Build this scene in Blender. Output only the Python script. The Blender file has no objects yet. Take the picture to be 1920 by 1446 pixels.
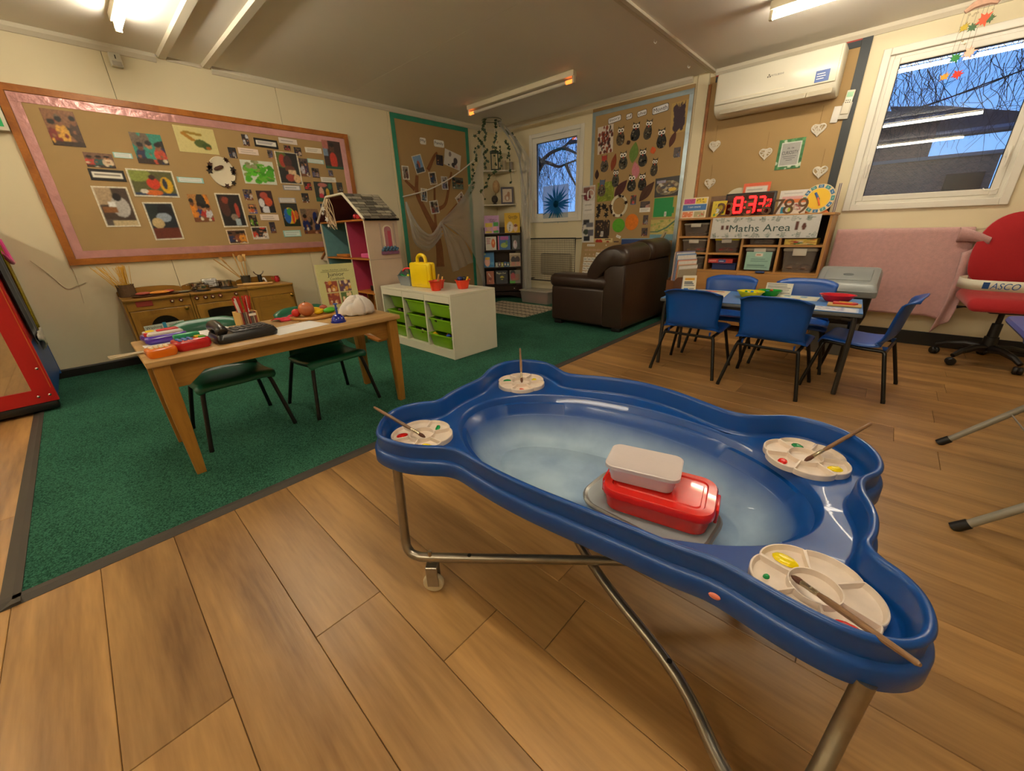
import bpy, bmesh, math, random
import numpy as np
from mathutils import Matrix, Vector, Euler
PI = math.pi
SC = bpy.context.scene
COL = SC.collection
# ------------------------------------------------------------------ camera
cam_d = bpy.data.cameras.new('camera'); cam = bpy.data.objects.new('camera', cam_d); COL.objects.link(cam)
cam_d.sensor_width = 36.0; cam_d.lens = 36.0 * 724.99 / 1920.0; cam_d.clip_start = 0.02; cam_d.clip_end = 200
R_ = Vector((0.73528007, 0.67718232, -0.02805934)); U_ = Vector((-0.23338994, 0.29184681, 0.927553)); F_ = Vector((-0.63631152, 0.67546247, -0.37263669))
cam.matrix_world = Matrix(((R_.x, U_.x, -F_.x, 4.78590), (R_.y, U_.y, -F_.y, -4.86102), (R_.z, U_.z, -F_.z, 1.04036), (0, 0, 0, 1)))
SC.camera = cam
# ------------------------------------------------------------------ view, sky
SC.view_settings.view_transform = 'Standard'; SC.view_settings.look = 'None'
SC.view_settings.exposure = 0.3; SC.view_settings.gamma = 1.0; SC.view_settings.use_curve_mapping = False
TUBE_POWER = 60.0          # emission of the lit fluorescent tubes
TUBE_COL = (1.0, 0.89, 0.70)
def world():
    w = bpy.data.worlds.new('dusk_sky'); SC.world = w; w.use_nodes = True
    nt = w.node_tree; nt.nodes.clear()
    out = nt.nodes.new('ShaderNodeOutputWorld'); bg = nt.nodes.new('ShaderNodeBackground')
    tc = nt.nodes.new('ShaderNodeTexCoord'); sp = nt.nodes.new('ShaderNodeSeparateXYZ'); cr = nt.nodes.new('ShaderNodeValToRGB')
    cr.color_ramp.elements[0].position = 0.0; cr.color_ramp.elements[0].color = (0.20, 0.42, 0.85, 1)
    cr.color_ramp.elements[1].position = 0.7; cr.color_ramp.elements[1].color = (0.06, 0.20, 0.62, 1)
    nt.links.new(tc.outputs['Generated'], sp.inputs[0]); nt.links.new(sp.outputs['Z'], cr.inputs[0])
    nt.links.new(cr.outputs[0], bg.inputs[0]); bg.inputs[1].default_value = 1.35
    nt.links.new(bg.outputs[0], out.inputs[0])
world()
# ------------------------------------------------------------------ helpers
def lin(c): return c / 12.92 if c <= 0.04045 else ((c + 0.055) / 1.055) ** 2.4
def hx(s): return tuple(lin(int(s[i:i + 2], 16) / 255.0) for i in (0, 2, 4))
MATS = {}
def M(name, col='808080', rough=0.5, metal=0.0, var=0.0, scale=20.0, bump=0.0, bscale=None, emit=0.0, alpha=1.0, trans=0.0, spec=0.5, coat=0.0, sheen=0.0, emcol=None):
    """procedural principled material: base colour with noise variation, optional fine relief"""
    if name in MATS: return MATS[name]
    m = bpy.data.materials.new(name); m.use_nodes = True; nt = m.node_tree; b = nt.nodes['Principled BSDF']
    rgb = hx(col); b.inputs['Base Color'].default_value = (*rgb, 1); b.inputs['Roughness'].default_value = rough
    b.inputs['Metallic'].default_value = metal; b.inputs['Specular IOR Level'].default_value = spec
    b.inputs['Coat Weight'].default_value = coat; b.inputs['Sheen Weight'].default_value = sheen
    b.inputs['Alpha'].default_value = alpha; b.inputs['Transmission Weight'].default_value = trans
    if emit: b.inputs['Emission Color'].default_value = (*(hx(emcol) if emcol else rgb), 1); b.inputs['Emission Strength'].default_value = emit
    tc = None
    if var or bump:
        tc = nt.nodes.new('ShaderNodeTexCoord')
    if var:
        n = nt.nodes.new('ShaderNodeTexNoise'); n.inputs['Scale'].default_value = scale; n.inputs['Detail'].default_value = 4
        mx = nt.nodes.new('ShaderNodeMix'); mx.data_type = 'RGBA'
        mx.inputs['A'].default_value = (*[c * (1 - var) for c in rgb], 1); mx.inputs['B'].default_value = (*[min(1, c * (1 + var)) for c in rgb], 1)
        nt.links.new(tc.outputs['Object'], n.inputs['Vector']); nt.links.new(n.outputs['Fac'], mx.inputs['Factor']); nt.links.new(mx.outputs['Result'], b.inputs['Base Color'])
    if bump:
        n2 = nt.nodes.new('ShaderNodeTexNoise'); n2.inputs['Scale'].default_value = bscale or scale; n2.inputs['Detail'].default_value = 3
        bp = nt.nodes.new('ShaderNodeBump'); bp.inputs['Strength'].default_value = bump; bp.inputs['Distance'].default_value = 0.01
        nt.links.new(tc.outputs['Object'], n2.inputs['Vector']); nt.links.new(n2.outputs['Fac'], bp.inputs['Height']); nt.links.new(bp.outputs['Normal'], b.inputs['Normal'])
    MATS[name] = m; return m
def nodes_of(m): return m.node_tree.nodes, m.node_tree.links, m.node_tree.nodes['Principled BSDF']
def wood(name, c1, c2, axis='X', rough=0.45, scale=6.0, stretch=0.08, rnd=0.0, bump=0.05):
    """grain running along one local axis, with tone variation from piece to piece"""
    if name in MATS: return MATS[name]
    m = M(name, c1, rough); n, l, b = nodes_of(m)
    tc = n.new('ShaderNodeTexCoord'); mp = n.new('ShaderNodeMapping'); oi = n.new('ShaderNodeObjectInfo'); ad = n.new('ShaderNodeVectorMath'); ad.operation = 'MULTIPLY_ADD'
    s = [1.0, 1.0, 1.0]; s['XYZ'.index(axis)] = stretch; mp.inputs['Scale'].default_value = s
    ad.inputs[1].default_value = (37.0, 53.0, 71.0)
    cv = n.new('ShaderNodeCombineXYZ')
    for k in range(3): l.new(oi.outputs['Random'], cv.inputs[k])
    l.new(cv.outputs[0], ad.inputs[0]); l.new(tc.outputs['Object'], ad.inputs[2]); l.new(ad.outputs[0], mp.inputs['Vector'])
    n1 = n.new('ShaderNodeTexNoise'); n1.inputs['Scale'].default_value = scale; n1.inputs['Detail'].default_value = 6; n1.inputs['Distortion'].default_value = 1.2
    n2 = n.new('ShaderNodeTexNoise'); n2.inputs['Scale'].default_value = scale * 12; n2.inputs['Detail'].default_value = 3
    l.new(mp.outputs[0], n1.inputs['Vector']); l.new(mp.outputs[0], n2.inputs['Vector'])
    mm = n.new('ShaderNodeMath'); mm.operation = 'MULTIPLY_ADD'; mm.inputs[1].default_value = 0.35
    l.new(n2.outputs['Fac'], mm.inputs[0]); l.new(n1.outputs['Fac'], mm.inputs[2])
    cr = n.new('ShaderNodeValToRGB'); cr.color_ramp.elements[0].position = 0.42; cr.color_ramp.elements[1].position = 0.85
    cr.color_ramp.elements[0].color = (*hx(c2), 1); cr.color_ramp.elements[1].color = (*hx(c1), 1)
    l.new(mm.outputs[0], cr.inputs[0])
    hs = n.new('ShaderNodeHueSaturation'); l.new(cr.outputs[0], hs.inputs['Color'])
    mr = n.new('ShaderNodeMapRange'); mr.inputs['To Min'].default_value = 1 - rnd; mr.inputs['To Max'].default_value = 1 + rnd * 0.6
    l.new(oi.outputs['Random'], mr.inputs['Value']); l.new(mr.outputs[0], hs.inputs['Value']); l.new(hs.outputs[0], b.inputs['Base Color'])
    if bump:
        bp = n.new('ShaderNodeBump'); bp.inputs['Strength'].default_value = bump; bp.inputs['Distance'].default_value = 0.004
        l.new(n2.outputs['Fac'], bp.inputs['Height']); l.new(bp.outputs['Normal'], b.inputs['Normal'])
    return m
def sheer(name, col, opacity=1.0, through=0.5):
    """thin cloth or tissue: part open weave, part light scattered back, part let through"""
    if name in MATS: return MATS[name]
    m = bpy.data.materials.new(name); m.use_nodes = True; n = m.node_tree.nodes; l = m.node_tree.links; n.clear(); o = n.new('ShaderNodeOutputMaterial'); d = n.new('ShaderNodeBsdfDiffuse'); t = n.new('ShaderNodeBsdfTranslucent'); tr = n.new('ShaderNodeBsdfTransparent'); a = n.new('ShaderNodeMixShader'); b = n.new('ShaderNodeMixShader')
    d.inputs[0].default_value = t.inputs[0].default_value = (*hx(col), 1); a.inputs[0].default_value = through; b.inputs[0].default_value = opacity
    l.new(d.outputs[0], a.inputs[1]); l.new(t.outputs[0], a.inputs[2]); l.new(tr.outputs[0], b.inputs[1]); l.new(a.outputs[0], b.inputs[2]); l.new(b.outputs[0], o.inputs[0]); MATS[name] = m; return m
class G:
    """collects shapes into one mesh"""
    def __init__(s): s.v = []; s.f = []; s.T = Matrix.Identity(4)
    def at(s, loc=(0, 0, 0), rx=0, ry=0, rz=0, sc=None):
        s.T = Matrix.Translation(loc) @ Euler((rx, ry, rz), 'XYZ').to_matrix().to_4x4()
        if sc: s.T = s.T @ Matrix.Diagonal((*sc, 1))
        return s
    def add(s, vs, fs):
        o = len(s.v); s.v += [tuple(s.T @ Vector(p)) for p in vs]; s.f += [tuple(i + o for i in f) for f in fs]; return s
    def box(s, x0, y0, z0, x1, y1, z1):
        x0, x1 = min(x0, x1), max(x0, x1); y0, y1 = min(y0, y1), max(y0, y1); z0, z1 = min(z0, z1), max(z0, z1)
        return s.add([(x0, y0, z0), (x1, y0, z0), (x1, y1, z0), (x0, y1, z0), (x0, y0, z1), (x1, y0, z1), (x1, y1, z1), (x0, y1, z1)],
                     [(0, 3, 2, 1), (4, 5, 6, 7), (0, 1, 5, 4), (1, 2, 6, 5), (2, 3, 7, 6), (3, 0, 4, 7)])
    def rbox(s, x0, y0, z0, x1, y1, z1, r=0.01, seg=2):
        bm = bmesh.new(); bmesh.ops.create_cube(bm, size=1.0)
        for v in bm.verts: v.co = Vector(((x0 + x1) / 2 + v.co.x * (x1 - x0), (y0 + y1) / 2 + v.co.y * (y1 - y0), (z0 + z1) / 2 + v.co.z * (z1 - z0)))
        r = min(r, abs(x1 - x0) * .49, abs(y1 - y0) * .49, abs(z1 - z0) * .49)
        bmesh.ops.bevel(bm, geom=list(bm.edges), offset=r, segments=seg, affect='EDGES', profile=0.5)
        bm.normal_update(); bm.verts.index_update()
        s.add([v.co[:] for v in bm.verts], [tuple(v.index for v in f.verts) for f in bm.faces]); bm.free(); return s
    def loft(s, rings, cap0=True, cap1=True, close=True):
        n = len(rings[0]); vs = [p for r in rings for p in r]; fs = []
        for i in range(len(rings) - 1):
            for j in range(n if close else n - 1):
                k = (j + 1) % n; fs.append((i * n + j, i * n + k, (i + 1) * n + k, (i + 1) * n + j))
        if cap0: fs.append(tuple(range(n - 1, -1, -1)))
        if cap1: fs.append(tuple((len(rings) - 1) * n + j for j in range(n)))
        return s.add(vs, fs)
    def tube(s, path, r, n=10, cap=True, closed=False):
        P = [Vector(p) for p in path]; m = len(P); rr = r if hasattr(r, '__len__') else [r] * m
        T = []
        for i in range(m):
            a = P[i - 1] if (i > 0 or closed) else P[i]; b = P[(i + 1) % m] if (i < m - 1 or closed) else P[i]
            T.append((b - a).normalized())
        up = Vector((0, 0, 1)) if abs(T[0].z) < 0.9 else Vector((1, 0, 0)); N = (up - T[0] * up.dot(T[0])).normalized(); rings = []
        for i in range(m):
            N = (N - T[i] * N.dot(T[i])).normalized(); B = T[i].cross(N)
            rings.append([tuple(P[i] + (N * math.cos(2 * PI * j / n) + B * math.sin(2 * PI * j / n)) * rr[i]) for j in range(n)])
        if closed: rings.append(rings[0]); cap = False
        return s.loft(rings, cap, cap)
    def cyl(s, p, q, r, r2=None, n=14): return s.tube([p, q], [r, r if r2 is None else r2], n)
    def lathe(s, prof, n=24, c=(0, 0, 0), cap0=False, cap1=False):
        rings = [[(c[0] + r * math.cos(2 * PI * j / n), c[1] + r * math.sin(2 * PI * j / n), c[2] + z) for j in range(n)] for r, z in prof]
        return s.loft(rings, cap0, cap1)
    def sphere(s, c, r, n=12, m=8):
        r = r if hasattr(r, '__len__') else (r, r, r)
        rings = []
        for i in range(1, m):
            a = -PI / 2 + PI * i / m
            rings.append([(c[0] + r[0] * math.cos(a) * math.cos(2 * PI * j / n), c[1] + r[1] * math.cos(a) * math.sin(2 * PI * j / n), c[2] + r[2] * math.sin(a)) for j in range(n)])
        return s.loft(rings)
    def prism(s, poly, a0, a1, plane='xy'):
        def P(u, v, w): return (u, v, w) if plane == 'xy' else ((u, w, v) if plane == 'xz' else (w, u, v))
        area = sum(poly[i][0] * poly[(i + 1) % len(poly)][1] - poly[(i + 1) % len(poly)][0] * poly[i][1] for i in range(len(poly)))
        if area < 0: poly = poly[::-1]
        if plane == 'xz': a0, a1 = max(a0, a1), min(a0, a1)
        else: a0, a1 = min(a0, a1), max(a0, a1)
        return s.loft([[P(u, v, a0) for u, v in poly], [P(u, v, a1) for u, v in poly]])
    def grid(s, fn, nu, nv):
        vs = [fn(i / nu, j / nv) for j in range(nv + 1) for i in range(nu + 1)]
        return s.add(vs, [(j * (nu + 1) + i, j * (nu + 1) + i + 1, (j + 1) * (nu + 1) + i + 1, (j + 1) * (nu + 1) + i) for j in range(nv) for i in range(nu)])
def mesh_of(g, name, mat, ang=35, uvs=None):
    me = bpy.data.meshes.new(name); me.from_pydata(g.v, [], g.f)
    if mat: me.materials.append(mat)
    if ang:
        me.shade_smooth()
        if ang < 180: me.set_sharp_from_angle(angle=math.radians(ang))
    return me
def obj(name, g, mat, parent=None, ang=35):
    me = g if isinstance(g, bpy.types.Mesh) else mesh_of(g, name, mat, ang)
    o = bpy.data.objects.new(name, me); COL.objects.link(o)
    if parent: o.parent = parent
    return o
def tag(o, label, cat, group=None, kind=None):
    if label: o['label'] = label
    if cat: o['category'] = cat
    if group: o['group'] = group
    if kind: o['kind'] = kind
    return o
def struct(o, label=None): o['kind'] = 'structure'; (label and o.__setitem__('label', label)); return o
def thing(name, label, cat, loc=(0, 0, 0), rz=0.0, group=None, rot=None):
    o = bpy.data.objects.new(name, None); COL.objects.link(o); o.location = loc; o.rotation_euler = rot if rot else (0, 0, rz); o.empty_display_size = 0.05
    return tag(o, label, cat, group)
def dup(o, loc=None, rz=None, label=None, group=None, parent=None):
    c = o.copy(); COL.objects.link(c)
    if parent: c.parent = parent
    if loc is not None: c.location = loc
    if rz is not None: c.rotation_euler = (0, 0, rz)
    if label: c['label'] = label
    if group: c['group'] = group
    for ch in list(o.children): dup(ch, parent=c)
    return c
def solid(o, t=0.004, off=0):
    md = o.modifiers.new('thickness', 'SOLIDIFY'); md.thickness = t; md.offset = off; return o
def subd(o, lv=2):
    md = o.modifiers.new('subdivision', 'SUBSURF'); md.levels = lv; md.render_levels = lv; return o
TXT = {}
def text_mesh(s):
    if s in TXT: return TXT[s]
    cu = bpy.data.curves.new('lettering', 'FONT'); cu.body = s; cu.size = 1.0; cu.align_x = 'CENTER'; cu.align_y = 'CENTER'; cu.resolution_u = 3
    ob = bpy.data.objects.new('lettering', cu); me = bpy.data.meshes.new_from_object(ob)
    xs = [v.co.x for v in me.vertices]; ys = [v.co.y for v in me.vertices]
    vs = [v.co[:] for v in me.vertices]; fs = [tuple(p.vertices) for p in me.polygons]
    bpy.data.objects.remove(ob)
    if not xs: xs = [0, 1]; ys = [0, 1]
    TXT[s] = (vs, fs, (min(xs), max(xs), min(ys), max(ys))); return TXT[s]
def text_into(g, s, x, z, w=None, h=None, y=-0.001, rot=0.0, shear=0.0):
    """lettering centred on (x, z), facing local -y, fitted to a width or a height"""
    vs, fs, (a, b, c, d) = text_mesh(s)
    k = (w / (b - a)) if w else h / (d - c); kz = (h / (d - c)) if h else k
    kx = k
    co, si = math.cos(rot), math.sin(rot); out = []
    for p in vs:
        u = (p[0] - (a + b) / 2) * kx; v = (p[1] - (c + d) / 2) * kz; u += v * shear
        out.append((x + u * co - v * si, y, z + u * si + v * co))
    g.add(out, fs); return g
def lettering(s, mat, parent, x, z, w=None, h=None, y=-0.001, rot=0.0, name='lettering', shear=0.0):
    return obj(name, text_into(G(), s, x, z, w, h, y, rot, shear), mat, parent, ang=0)
# ---------------------------------------------------------------- printed cards (photos, covers, paintings): colour held per grid cell
def print_mat(name, rough):
    if name in MATS: return MATS[name]
    m = M(name, 'ffffff', rough); n, l, b = nodes_of(m); a = n.new('ShaderNodeVertexColor'); a.layer_name = 'print'; l.new(a.outputs['Color'], b.inputs['Base Color']); return m
class Pic:
    """small raster: bottom-left origin, unit coordinates"""
    def __init__(s, nx, ny, bg='ffffff', seed=0, jit=0.06):
        nx, ny = nx * 2, ny * 2; s.nx, s.ny = nx, ny; s.a = np.zeros((ny, nx, 3)) + np.array(hx(bg)); s.X, s.Y = np.meshgrid((np.arange(nx) + .5) / nx, (np.arange(ny) + .5) / ny); s.r = np.random.RandomState(seed); s.jit = jit
    def put(s, m, c, al=1.0): s.a[m] = s.a[m] * (1 - al) + np.array(hx(c)) * al; return s
    def e(s, x, y, rx, ry, c, al=1.0): return s.put(((s.X - x) / rx) ** 2 + ((s.Y - y) / ry) ** 2 <= 1, c, al)
    def ring(s, x, y, rx, ry, t, c):
        d = np.sqrt(((s.X - x) / rx) ** 2 + ((s.Y - y) / ry) ** 2); return s.put((d <= 1) & (d > 1 - t), c)
    def b(s, x0, y0, x1, y1, c, al=1.0): return s.put((s.X >= x0) & (s.X <= x1) & (s.Y >= y0) & (s.Y <= y1), c, al)
    def l(s, x0, y0, x1, y1, w, c):
        dx, dy = x1 - x0, y1 - y0; t = np.clip(((s.X - x0) * dx + (s.Y - y0) * dy) / (dx * dx + dy * dy + 1e-9), 0, 1)
        return s.put(np.hypot(s.X - x0 - t * dx, s.Y - y0 - t * dy) <= w, c)
    def blots(s, cols, n, r0, r1, x0=0, y0=0, x1=1, y1=1):
        for i in range(n): s.e(s.r.uniform(x0, x1), s.r.uniform(y0, y1), s.r.uniform(r0, r1), s.r.uniform(r0, r1), cols[s.r.randint(len(cols))])
        return s
    def strokes(s, cols, n, L, w, x0=0, y0=0, x1=1, y1=1, ang=None):
        for i in range(n):
            x, y = s.r.uniform(x0, x1), s.r.uniform(y0, y1); t = s.r.uniform(0, PI) if ang is None else ang + s.r.normal() * .3
            s.l(x, y, x + L * math.cos(t), y + L * math.sin(t), w, cols[s.r.randint(len(cols))])
        return s
    def rows(s, x0, y0, x1, y1, n, c, w=0.012):
        for i in range(n):
            y = y0 + (y1 - y0) * (i + .5) / n; s.b(x0, y - w, x0 + (x1 - x0) * s.r.uniform(.75, 1), y + w, c)
        return s
    def border(s, t, c, asp=1.0): return s.put((s.X < t) | (s.X > 1 - t) | (s.Y < t * asp) | (s.Y > 1 - t * asp), c)
    def fin(s):
        k = 1 + s.r.normal(size=s.a.shape[:2])[..., None] * s.jit; return np.clip(s.a * k, 0, 1)
def people(seed, cols, bg, n=3, nx=20, ny=16, border=None):
    """a snapshot: figures with hair, clothes and things on a table, in the given dominant colours"""
    p = Pic(nx, ny, bg, seed, 0.22); r = p.r
    p.blots([bg, cols[0], '2a2622', '6b5a48'], 7, .1, .3)
    for i in range(n):
        x = (i + .5 + r.uniform(-.25, .25)) / n; y = r.uniform(.42, .66); c = cols[i % len(cols)]
        p.e(x, y - .26, .2, .28, c); p.e(x, y + .06, .1, .12, r.choice(['8a5a3c', '6b4028', 'b07850'])); p.e(x, y + .14, .11, .08, '17120f')
        p.e(x + r.uniform(-.15, .15), y - .25, .06, .05, '8a5a3c')
    p.b(0, 0, 1, r.uniform(.08, .2), r.choice(['7a4a2a', cols[-1], '3b2a20'])); p.blots(cols + ['d8cbb0'], 6, .03, .08, 0, 0, 1, .3)
    if border: p.border(1.0 / nx, border, nx / ny)
    return p
def print_mesh(pic, w, h, t=0.0012, rough=0.4, mask=None, bow=None):
    """flat printed sheet w x h, centred, facing local -y"""
    nx, ny = pic.nx, pic.ny; col = pic.fin()
    xs = np.linspace(-w / 2, w / 2, nx + 1); zs = np.linspace(-h / 2, h / 2, ny + 1); vs = []; 
    for j in range(ny + 1):
        for i in range(nx + 1): vs.append((xs[i], -t - (bow(i / nx, j / ny) if bow else 0), zs[j]))
    pd = np.pad(col, ((1, 1), (1, 1), (0, 0)), 'edge'); V = (pd[:-1, :-1] + pd[1:, :-1] + pd[:-1, 1:] + pd[1:, 1:]) / 4; fs = []; cc = []
    for j in range(ny):
        for i in range(nx):
            if mask is not None and not mask[j, i]: continue
            k = j * (nx + 1) + i; fs.append((k, k + 1, k + nx + 2, k + nx + 1)); cc += [V[j, i], V[j, i + 1], V[j + 1, i + 1], V[j + 1, i]]
    me = bpy.data.meshes.new('print'); 
    if mask is None and not bow:      # give the sheet its edges and back
        o = len(vs); vs += [(-w / 2, -t, -h / 2), (w / 2, -t, -h / 2), (w / 2, -t, h / 2), (-w / 2, -t, h / 2), (-w / 2, 0, -h / 2), (w / 2, 0, -h / 2), (w / 2, 0, h / 2), (-w / 2, 0, h / 2)]
        ex = [(0, 4, 5, 1), (1, 5, 6, 2), (2, 6, 7, 3), (3, 7, 4, 0), (4, 7, 6, 5)]; fs += [tuple(o + i for i in f) for f in ex]; cc += [np.array((.6, .58, .52))] * 20
    me.from_pydata(vs, [], fs); at = me.color_attributes.new('print', 'FLOAT_COLOR', 'CORNER')
    arr = np.ones((len(fs) * 4, 4), np.float32); arr[:, :3] = np.array(cc); at.data.foreach_set('color', arr.ravel())
    me.materials.append(print_mat('glossy_print' if rough < .45 else 'matt_print', rough)); return me
def wallpos(wall, a, z, out=0.0):
    """a point on the left wall (a = y) or the window wall (a = x), and the turn that faces the room"""
    return ((out, a, z), PI / 2) if wall == 'A' else ((a, -out, z), 0.0)
def card(name, label, cat, wall, a, z, w, h, pic, out=0.0, tilt=0.0, group=None, rough=0.35, t=0.0015, mask=None, bow=None):
    loc, rz = wallpos(wall, a, z, out); o = obj(name, print_mesh(pic, w, h, t, rough, mask, bow), None)
    o.location = loc; o.rotation_euler = (Matrix.Rotation(rz, 3, 'Z') @ Matrix.Rotation(-tilt, 3, 'Y')).to_euler(); return tag(o, label, cat, group)
def catmull(P, n=6, closed=False):
    out = []; m = len(P); P = [Vector(p) for p in P]
    for i in range(m if closed else m - 1):
        a, b, c, d = (P[(i - 1) % m], P[i], P[(i + 1) % m], P[(i + 2) % m]) if closed else (P[max(i - 1, 0)], P[i], P[i + 1], P[min(i + 2, m - 1)])
        for k in range(n):
            t = k / n; out.append(.5 * ((2 * b) + (c - a) * t + (2 * a - 5 * b + 4 * c - d) * t * t + (3 * b - a - 3 * c + d) * t ** 3))
    if not closed: out.append(P[-1])
    return [tuple(p) for p in out]
# ================================================================== the room
RX, RY, CZ = 7.4, -7.6, 2.45
mWall = M('cream_wall', 'e4d8b6', 0.55, var=0.03, scale=3)
mCeil = M('ceiling_board', 'f0ebe0', 0.7, var=0.03, scale=2)
mTrimW = M('white_gloss_trim', 'd8d0bc', 0.4)
mSkirt = M('black_skirting', '15130f', 0.5)
mJoint = M('dark_joint', '3a2a1a', 0.9)
mPlank = wood('oak_vinyl_plank', 'b68c55', '78552e', 'X', 0.36, 6.0, 0.09, 0.18, 0.1)
mUpvc = M('white_upvc', 'e6e2d6', 0.35)
# floor: planks laid along x, 0.1985 m wide
fl = struct(obj('floor', G().box(0, RY, -0.03, RX, 0, -0.004), mJoint, ang=0), 'wood-effect plank floor')
def plank_mesh(L, W=0.1985):
    g = G(); e = 0.0006; b = 0.0012
    g.loft([[(e, e, -.004), (L - e, e, -.004), (L - e, W - e, -.004), (e, W - e, -.004)], [(e, e, -.0015), (L - e, e, -.0015), (L - e, W - e, -.0015), (e, W - e, -.0015)],
            [(e + b, e + b, 0), (L - e - b, e + b, 0), (L - e - b, W - e - b, 0), (e + b, W - e - b, 0)]], cap0=False); return mesh_of(g, 'plank', mPlank, 0)
PL = 1.52; PM = {}
random.seed(4)
JO = {0: 3.86, 2: 3.86, 3: 4.18, 4: 4.358, 1: 4.48, -1: 4.4, -2: 3.9, 13: 5.18, 14: 3.505, 17: 4.89, 16: 5.186, 19: 5.265, 21: 5.288, 12: 4.3, 15: 4.25, 18: 3.7}
for k in range(-13, 26):
    y0 = -5.105 + 0.1985 * k
    if y0 < RY - .1 or y0 > -0.02: continue
    W = min(0.1985, 0 - y0); off = JO.get(k, random.uniform(0, PL)); x = off - PL * math.ceil(off / PL)
    while x < RX:
        a, b = max(x, 0), min(x + PL, RX); x += PL
        if y0 > -5.28: a = max(a, 2.98)          # under the carpet there are none
        if b - a < 0.03: continue
        key = (round(b - a, 3), round(W, 3))
        if key not in PM: PM[key] = plank_mesh(b - a, W)
        obj('plank', PM[key], None, fl).location = (a, y0, 0)
# ceiling: boards between the joint strips
ce = struct(obj('ceiling', G().box(0, RY, CZ + .012, RX, 0, CZ + .05), mJoint, ang=0), 'grey boarded ceiling')
mCeilBoard = [(0, -2.33, 3.07, 0), (0, -3.62, 3.07, -2.333), (0, -3.86, 3.07, -3.62), (0, RY, 3.07, -3.86), (3.09, -2.33, RX, 0), (3.09, -4.6, RX, -2.333), (3.09, RY, RX, -4.603)]
for (x0, y0, x1, y1) in mCeilBoard: obj('ceiling_board', G().box(x0, y0, CZ, x1, y1, CZ + .012), mCeil, ce, 0)
def strip(name, g, m=mTrimW): return struct(obj(name, g, m, ang=0))
strip('trim_1', G().prism([(-3.915, CZ), (-3.905, CZ - .022), (-3.855, CZ - .022), (-3.845, CZ)], 0.02, 3.05, 'yz'))
strip('trim_2', G().prism([(-3.615, CZ), (-3.605, CZ - .022), (-3.555, CZ - .022), (-3.545, CZ)], 0.02, 3.05, 'yz'))
g = G(); g.box(3.05, RY, CZ - .012, 3.075, 0, CZ); g.box(3.085, RY, CZ - .018, 3.115, 0, CZ); strip('trim_3', g)
def cove(a0, a1, wall, zl=2.398):
    pr = [(0, zl), (.012, zl), (.03, zl + .022), (.03, CZ), (0, CZ)]
    if wall == 'A': return G().prism([(u, v) for u, v in pr], -a1, -a0, 'xz')  # replaced below
g = G()
for a0, a1 in ((RY, -3.92), (-3.54, 0)): g.loft([[(u, y, v) for u, v in [(0, 2.398), (.014, 2.398), (.034, 2.424), (.034, CZ), (0, CZ)]] for y in (a0, a1)])
g.box(0, -3.85, 2.425, .012, -3.61, CZ); strip('trim_4', g)
g = G()
for a0, a1 in ((0, 2.90), (3.12, RX)): g.loft([[(x, -u, v) for u, v in [(0, 2.398), (.014, 2.398), (.034, 2.424), (.034, CZ), (0, CZ)]] for x in (a1, a0)])
strip('trim_5', g)
# left wall: boards 1.22 m wide
wl = struct(obj('wall_left', G().box(-.06, RY, 0, -.012, .14, CZ).box(-.012, 0.0005, 0, -.0005, .14, CZ), mJoint, ang=0), 'cream panelled wall with the long photo board')
ys = [0, -.59, -1.81, -3.029, -4.249, -5.47, -6.69, RY]
for i in range(len(ys) - 1): obj('wall_panel', G().rbox(-.012, ys[i + 1] + .0015, 0, 0, ys[i] - (.0015 if i else 0), CZ, .002, 1), mWall, wl, 0)
# window wall with two openings
W1 = (0.74, 1.56, 1.18, 2.22); W2 = (4.43, 5.31, 1.16, 2.24)
wr = struct(obj('wall_right', G().box(0, .13, 0, W1[0], .14, CZ).box(W1[1], .13, 0, W2[0], .14, CZ).box(W2[1], .13, 0, RX, .14, CZ), mJoint, ang=0), 'cream wall with two windows')
def panel_r(x0, z0, x1, z1): obj('wall_panel', G().box(x0, 0, z0, x1, .13, z1), mWall, wr, 0)
panel_r(0, 0, W1[0], CZ); panel_r(W1[0], 0, W1[1], W1[2]); panel_r(W1[0], W1[3], W1[1], CZ); panel_r(W1[1], 0, 2.953, CZ); panel_r(2.953, 0, W2[0], CZ)
panel_r(W2[0], 0, W2[1], W2[2]); panel_r(W2[0], W2[3], W2[1], CZ); panel_r(W2[1], 0, RX, CZ)
strip('trim_6', G().rbox(2.953, -.022, 0, 3.061, 0, CZ, .003, 1), mWall)
strip('trim_7', G().box(0, -.012, 1.985, W1[0] - .05, 0, 2.02), mWall)
wb = struct(obj('wall_back', G().box(0, RY - .08, 0, RX, RY, CZ), mWall, ang=0), 'cream wall behind the camera')
ws = struct(obj('wall_side', G().box(RX, RY, 0, RX + .08, 0, CZ), mWall, ang=0), 'cream wall beyond the right edge')
struct(obj('baseboard_left', G().loft([[(u, y, v) for u, v in [(0, 0), (.016, 0), (.016, .068), (.010, .078), (0, .078)]] for y in (RY, 0)]), mSkirt, ang=0))
struct(obj('baseboard_right', G().loft([[(x, -u, v) for u, v in [(0, 0), (.016, 0), (.016, .105), (.010, .115), (0, .115)]] for x in (RX, 0)]), mSkirt, ang=0))
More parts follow.
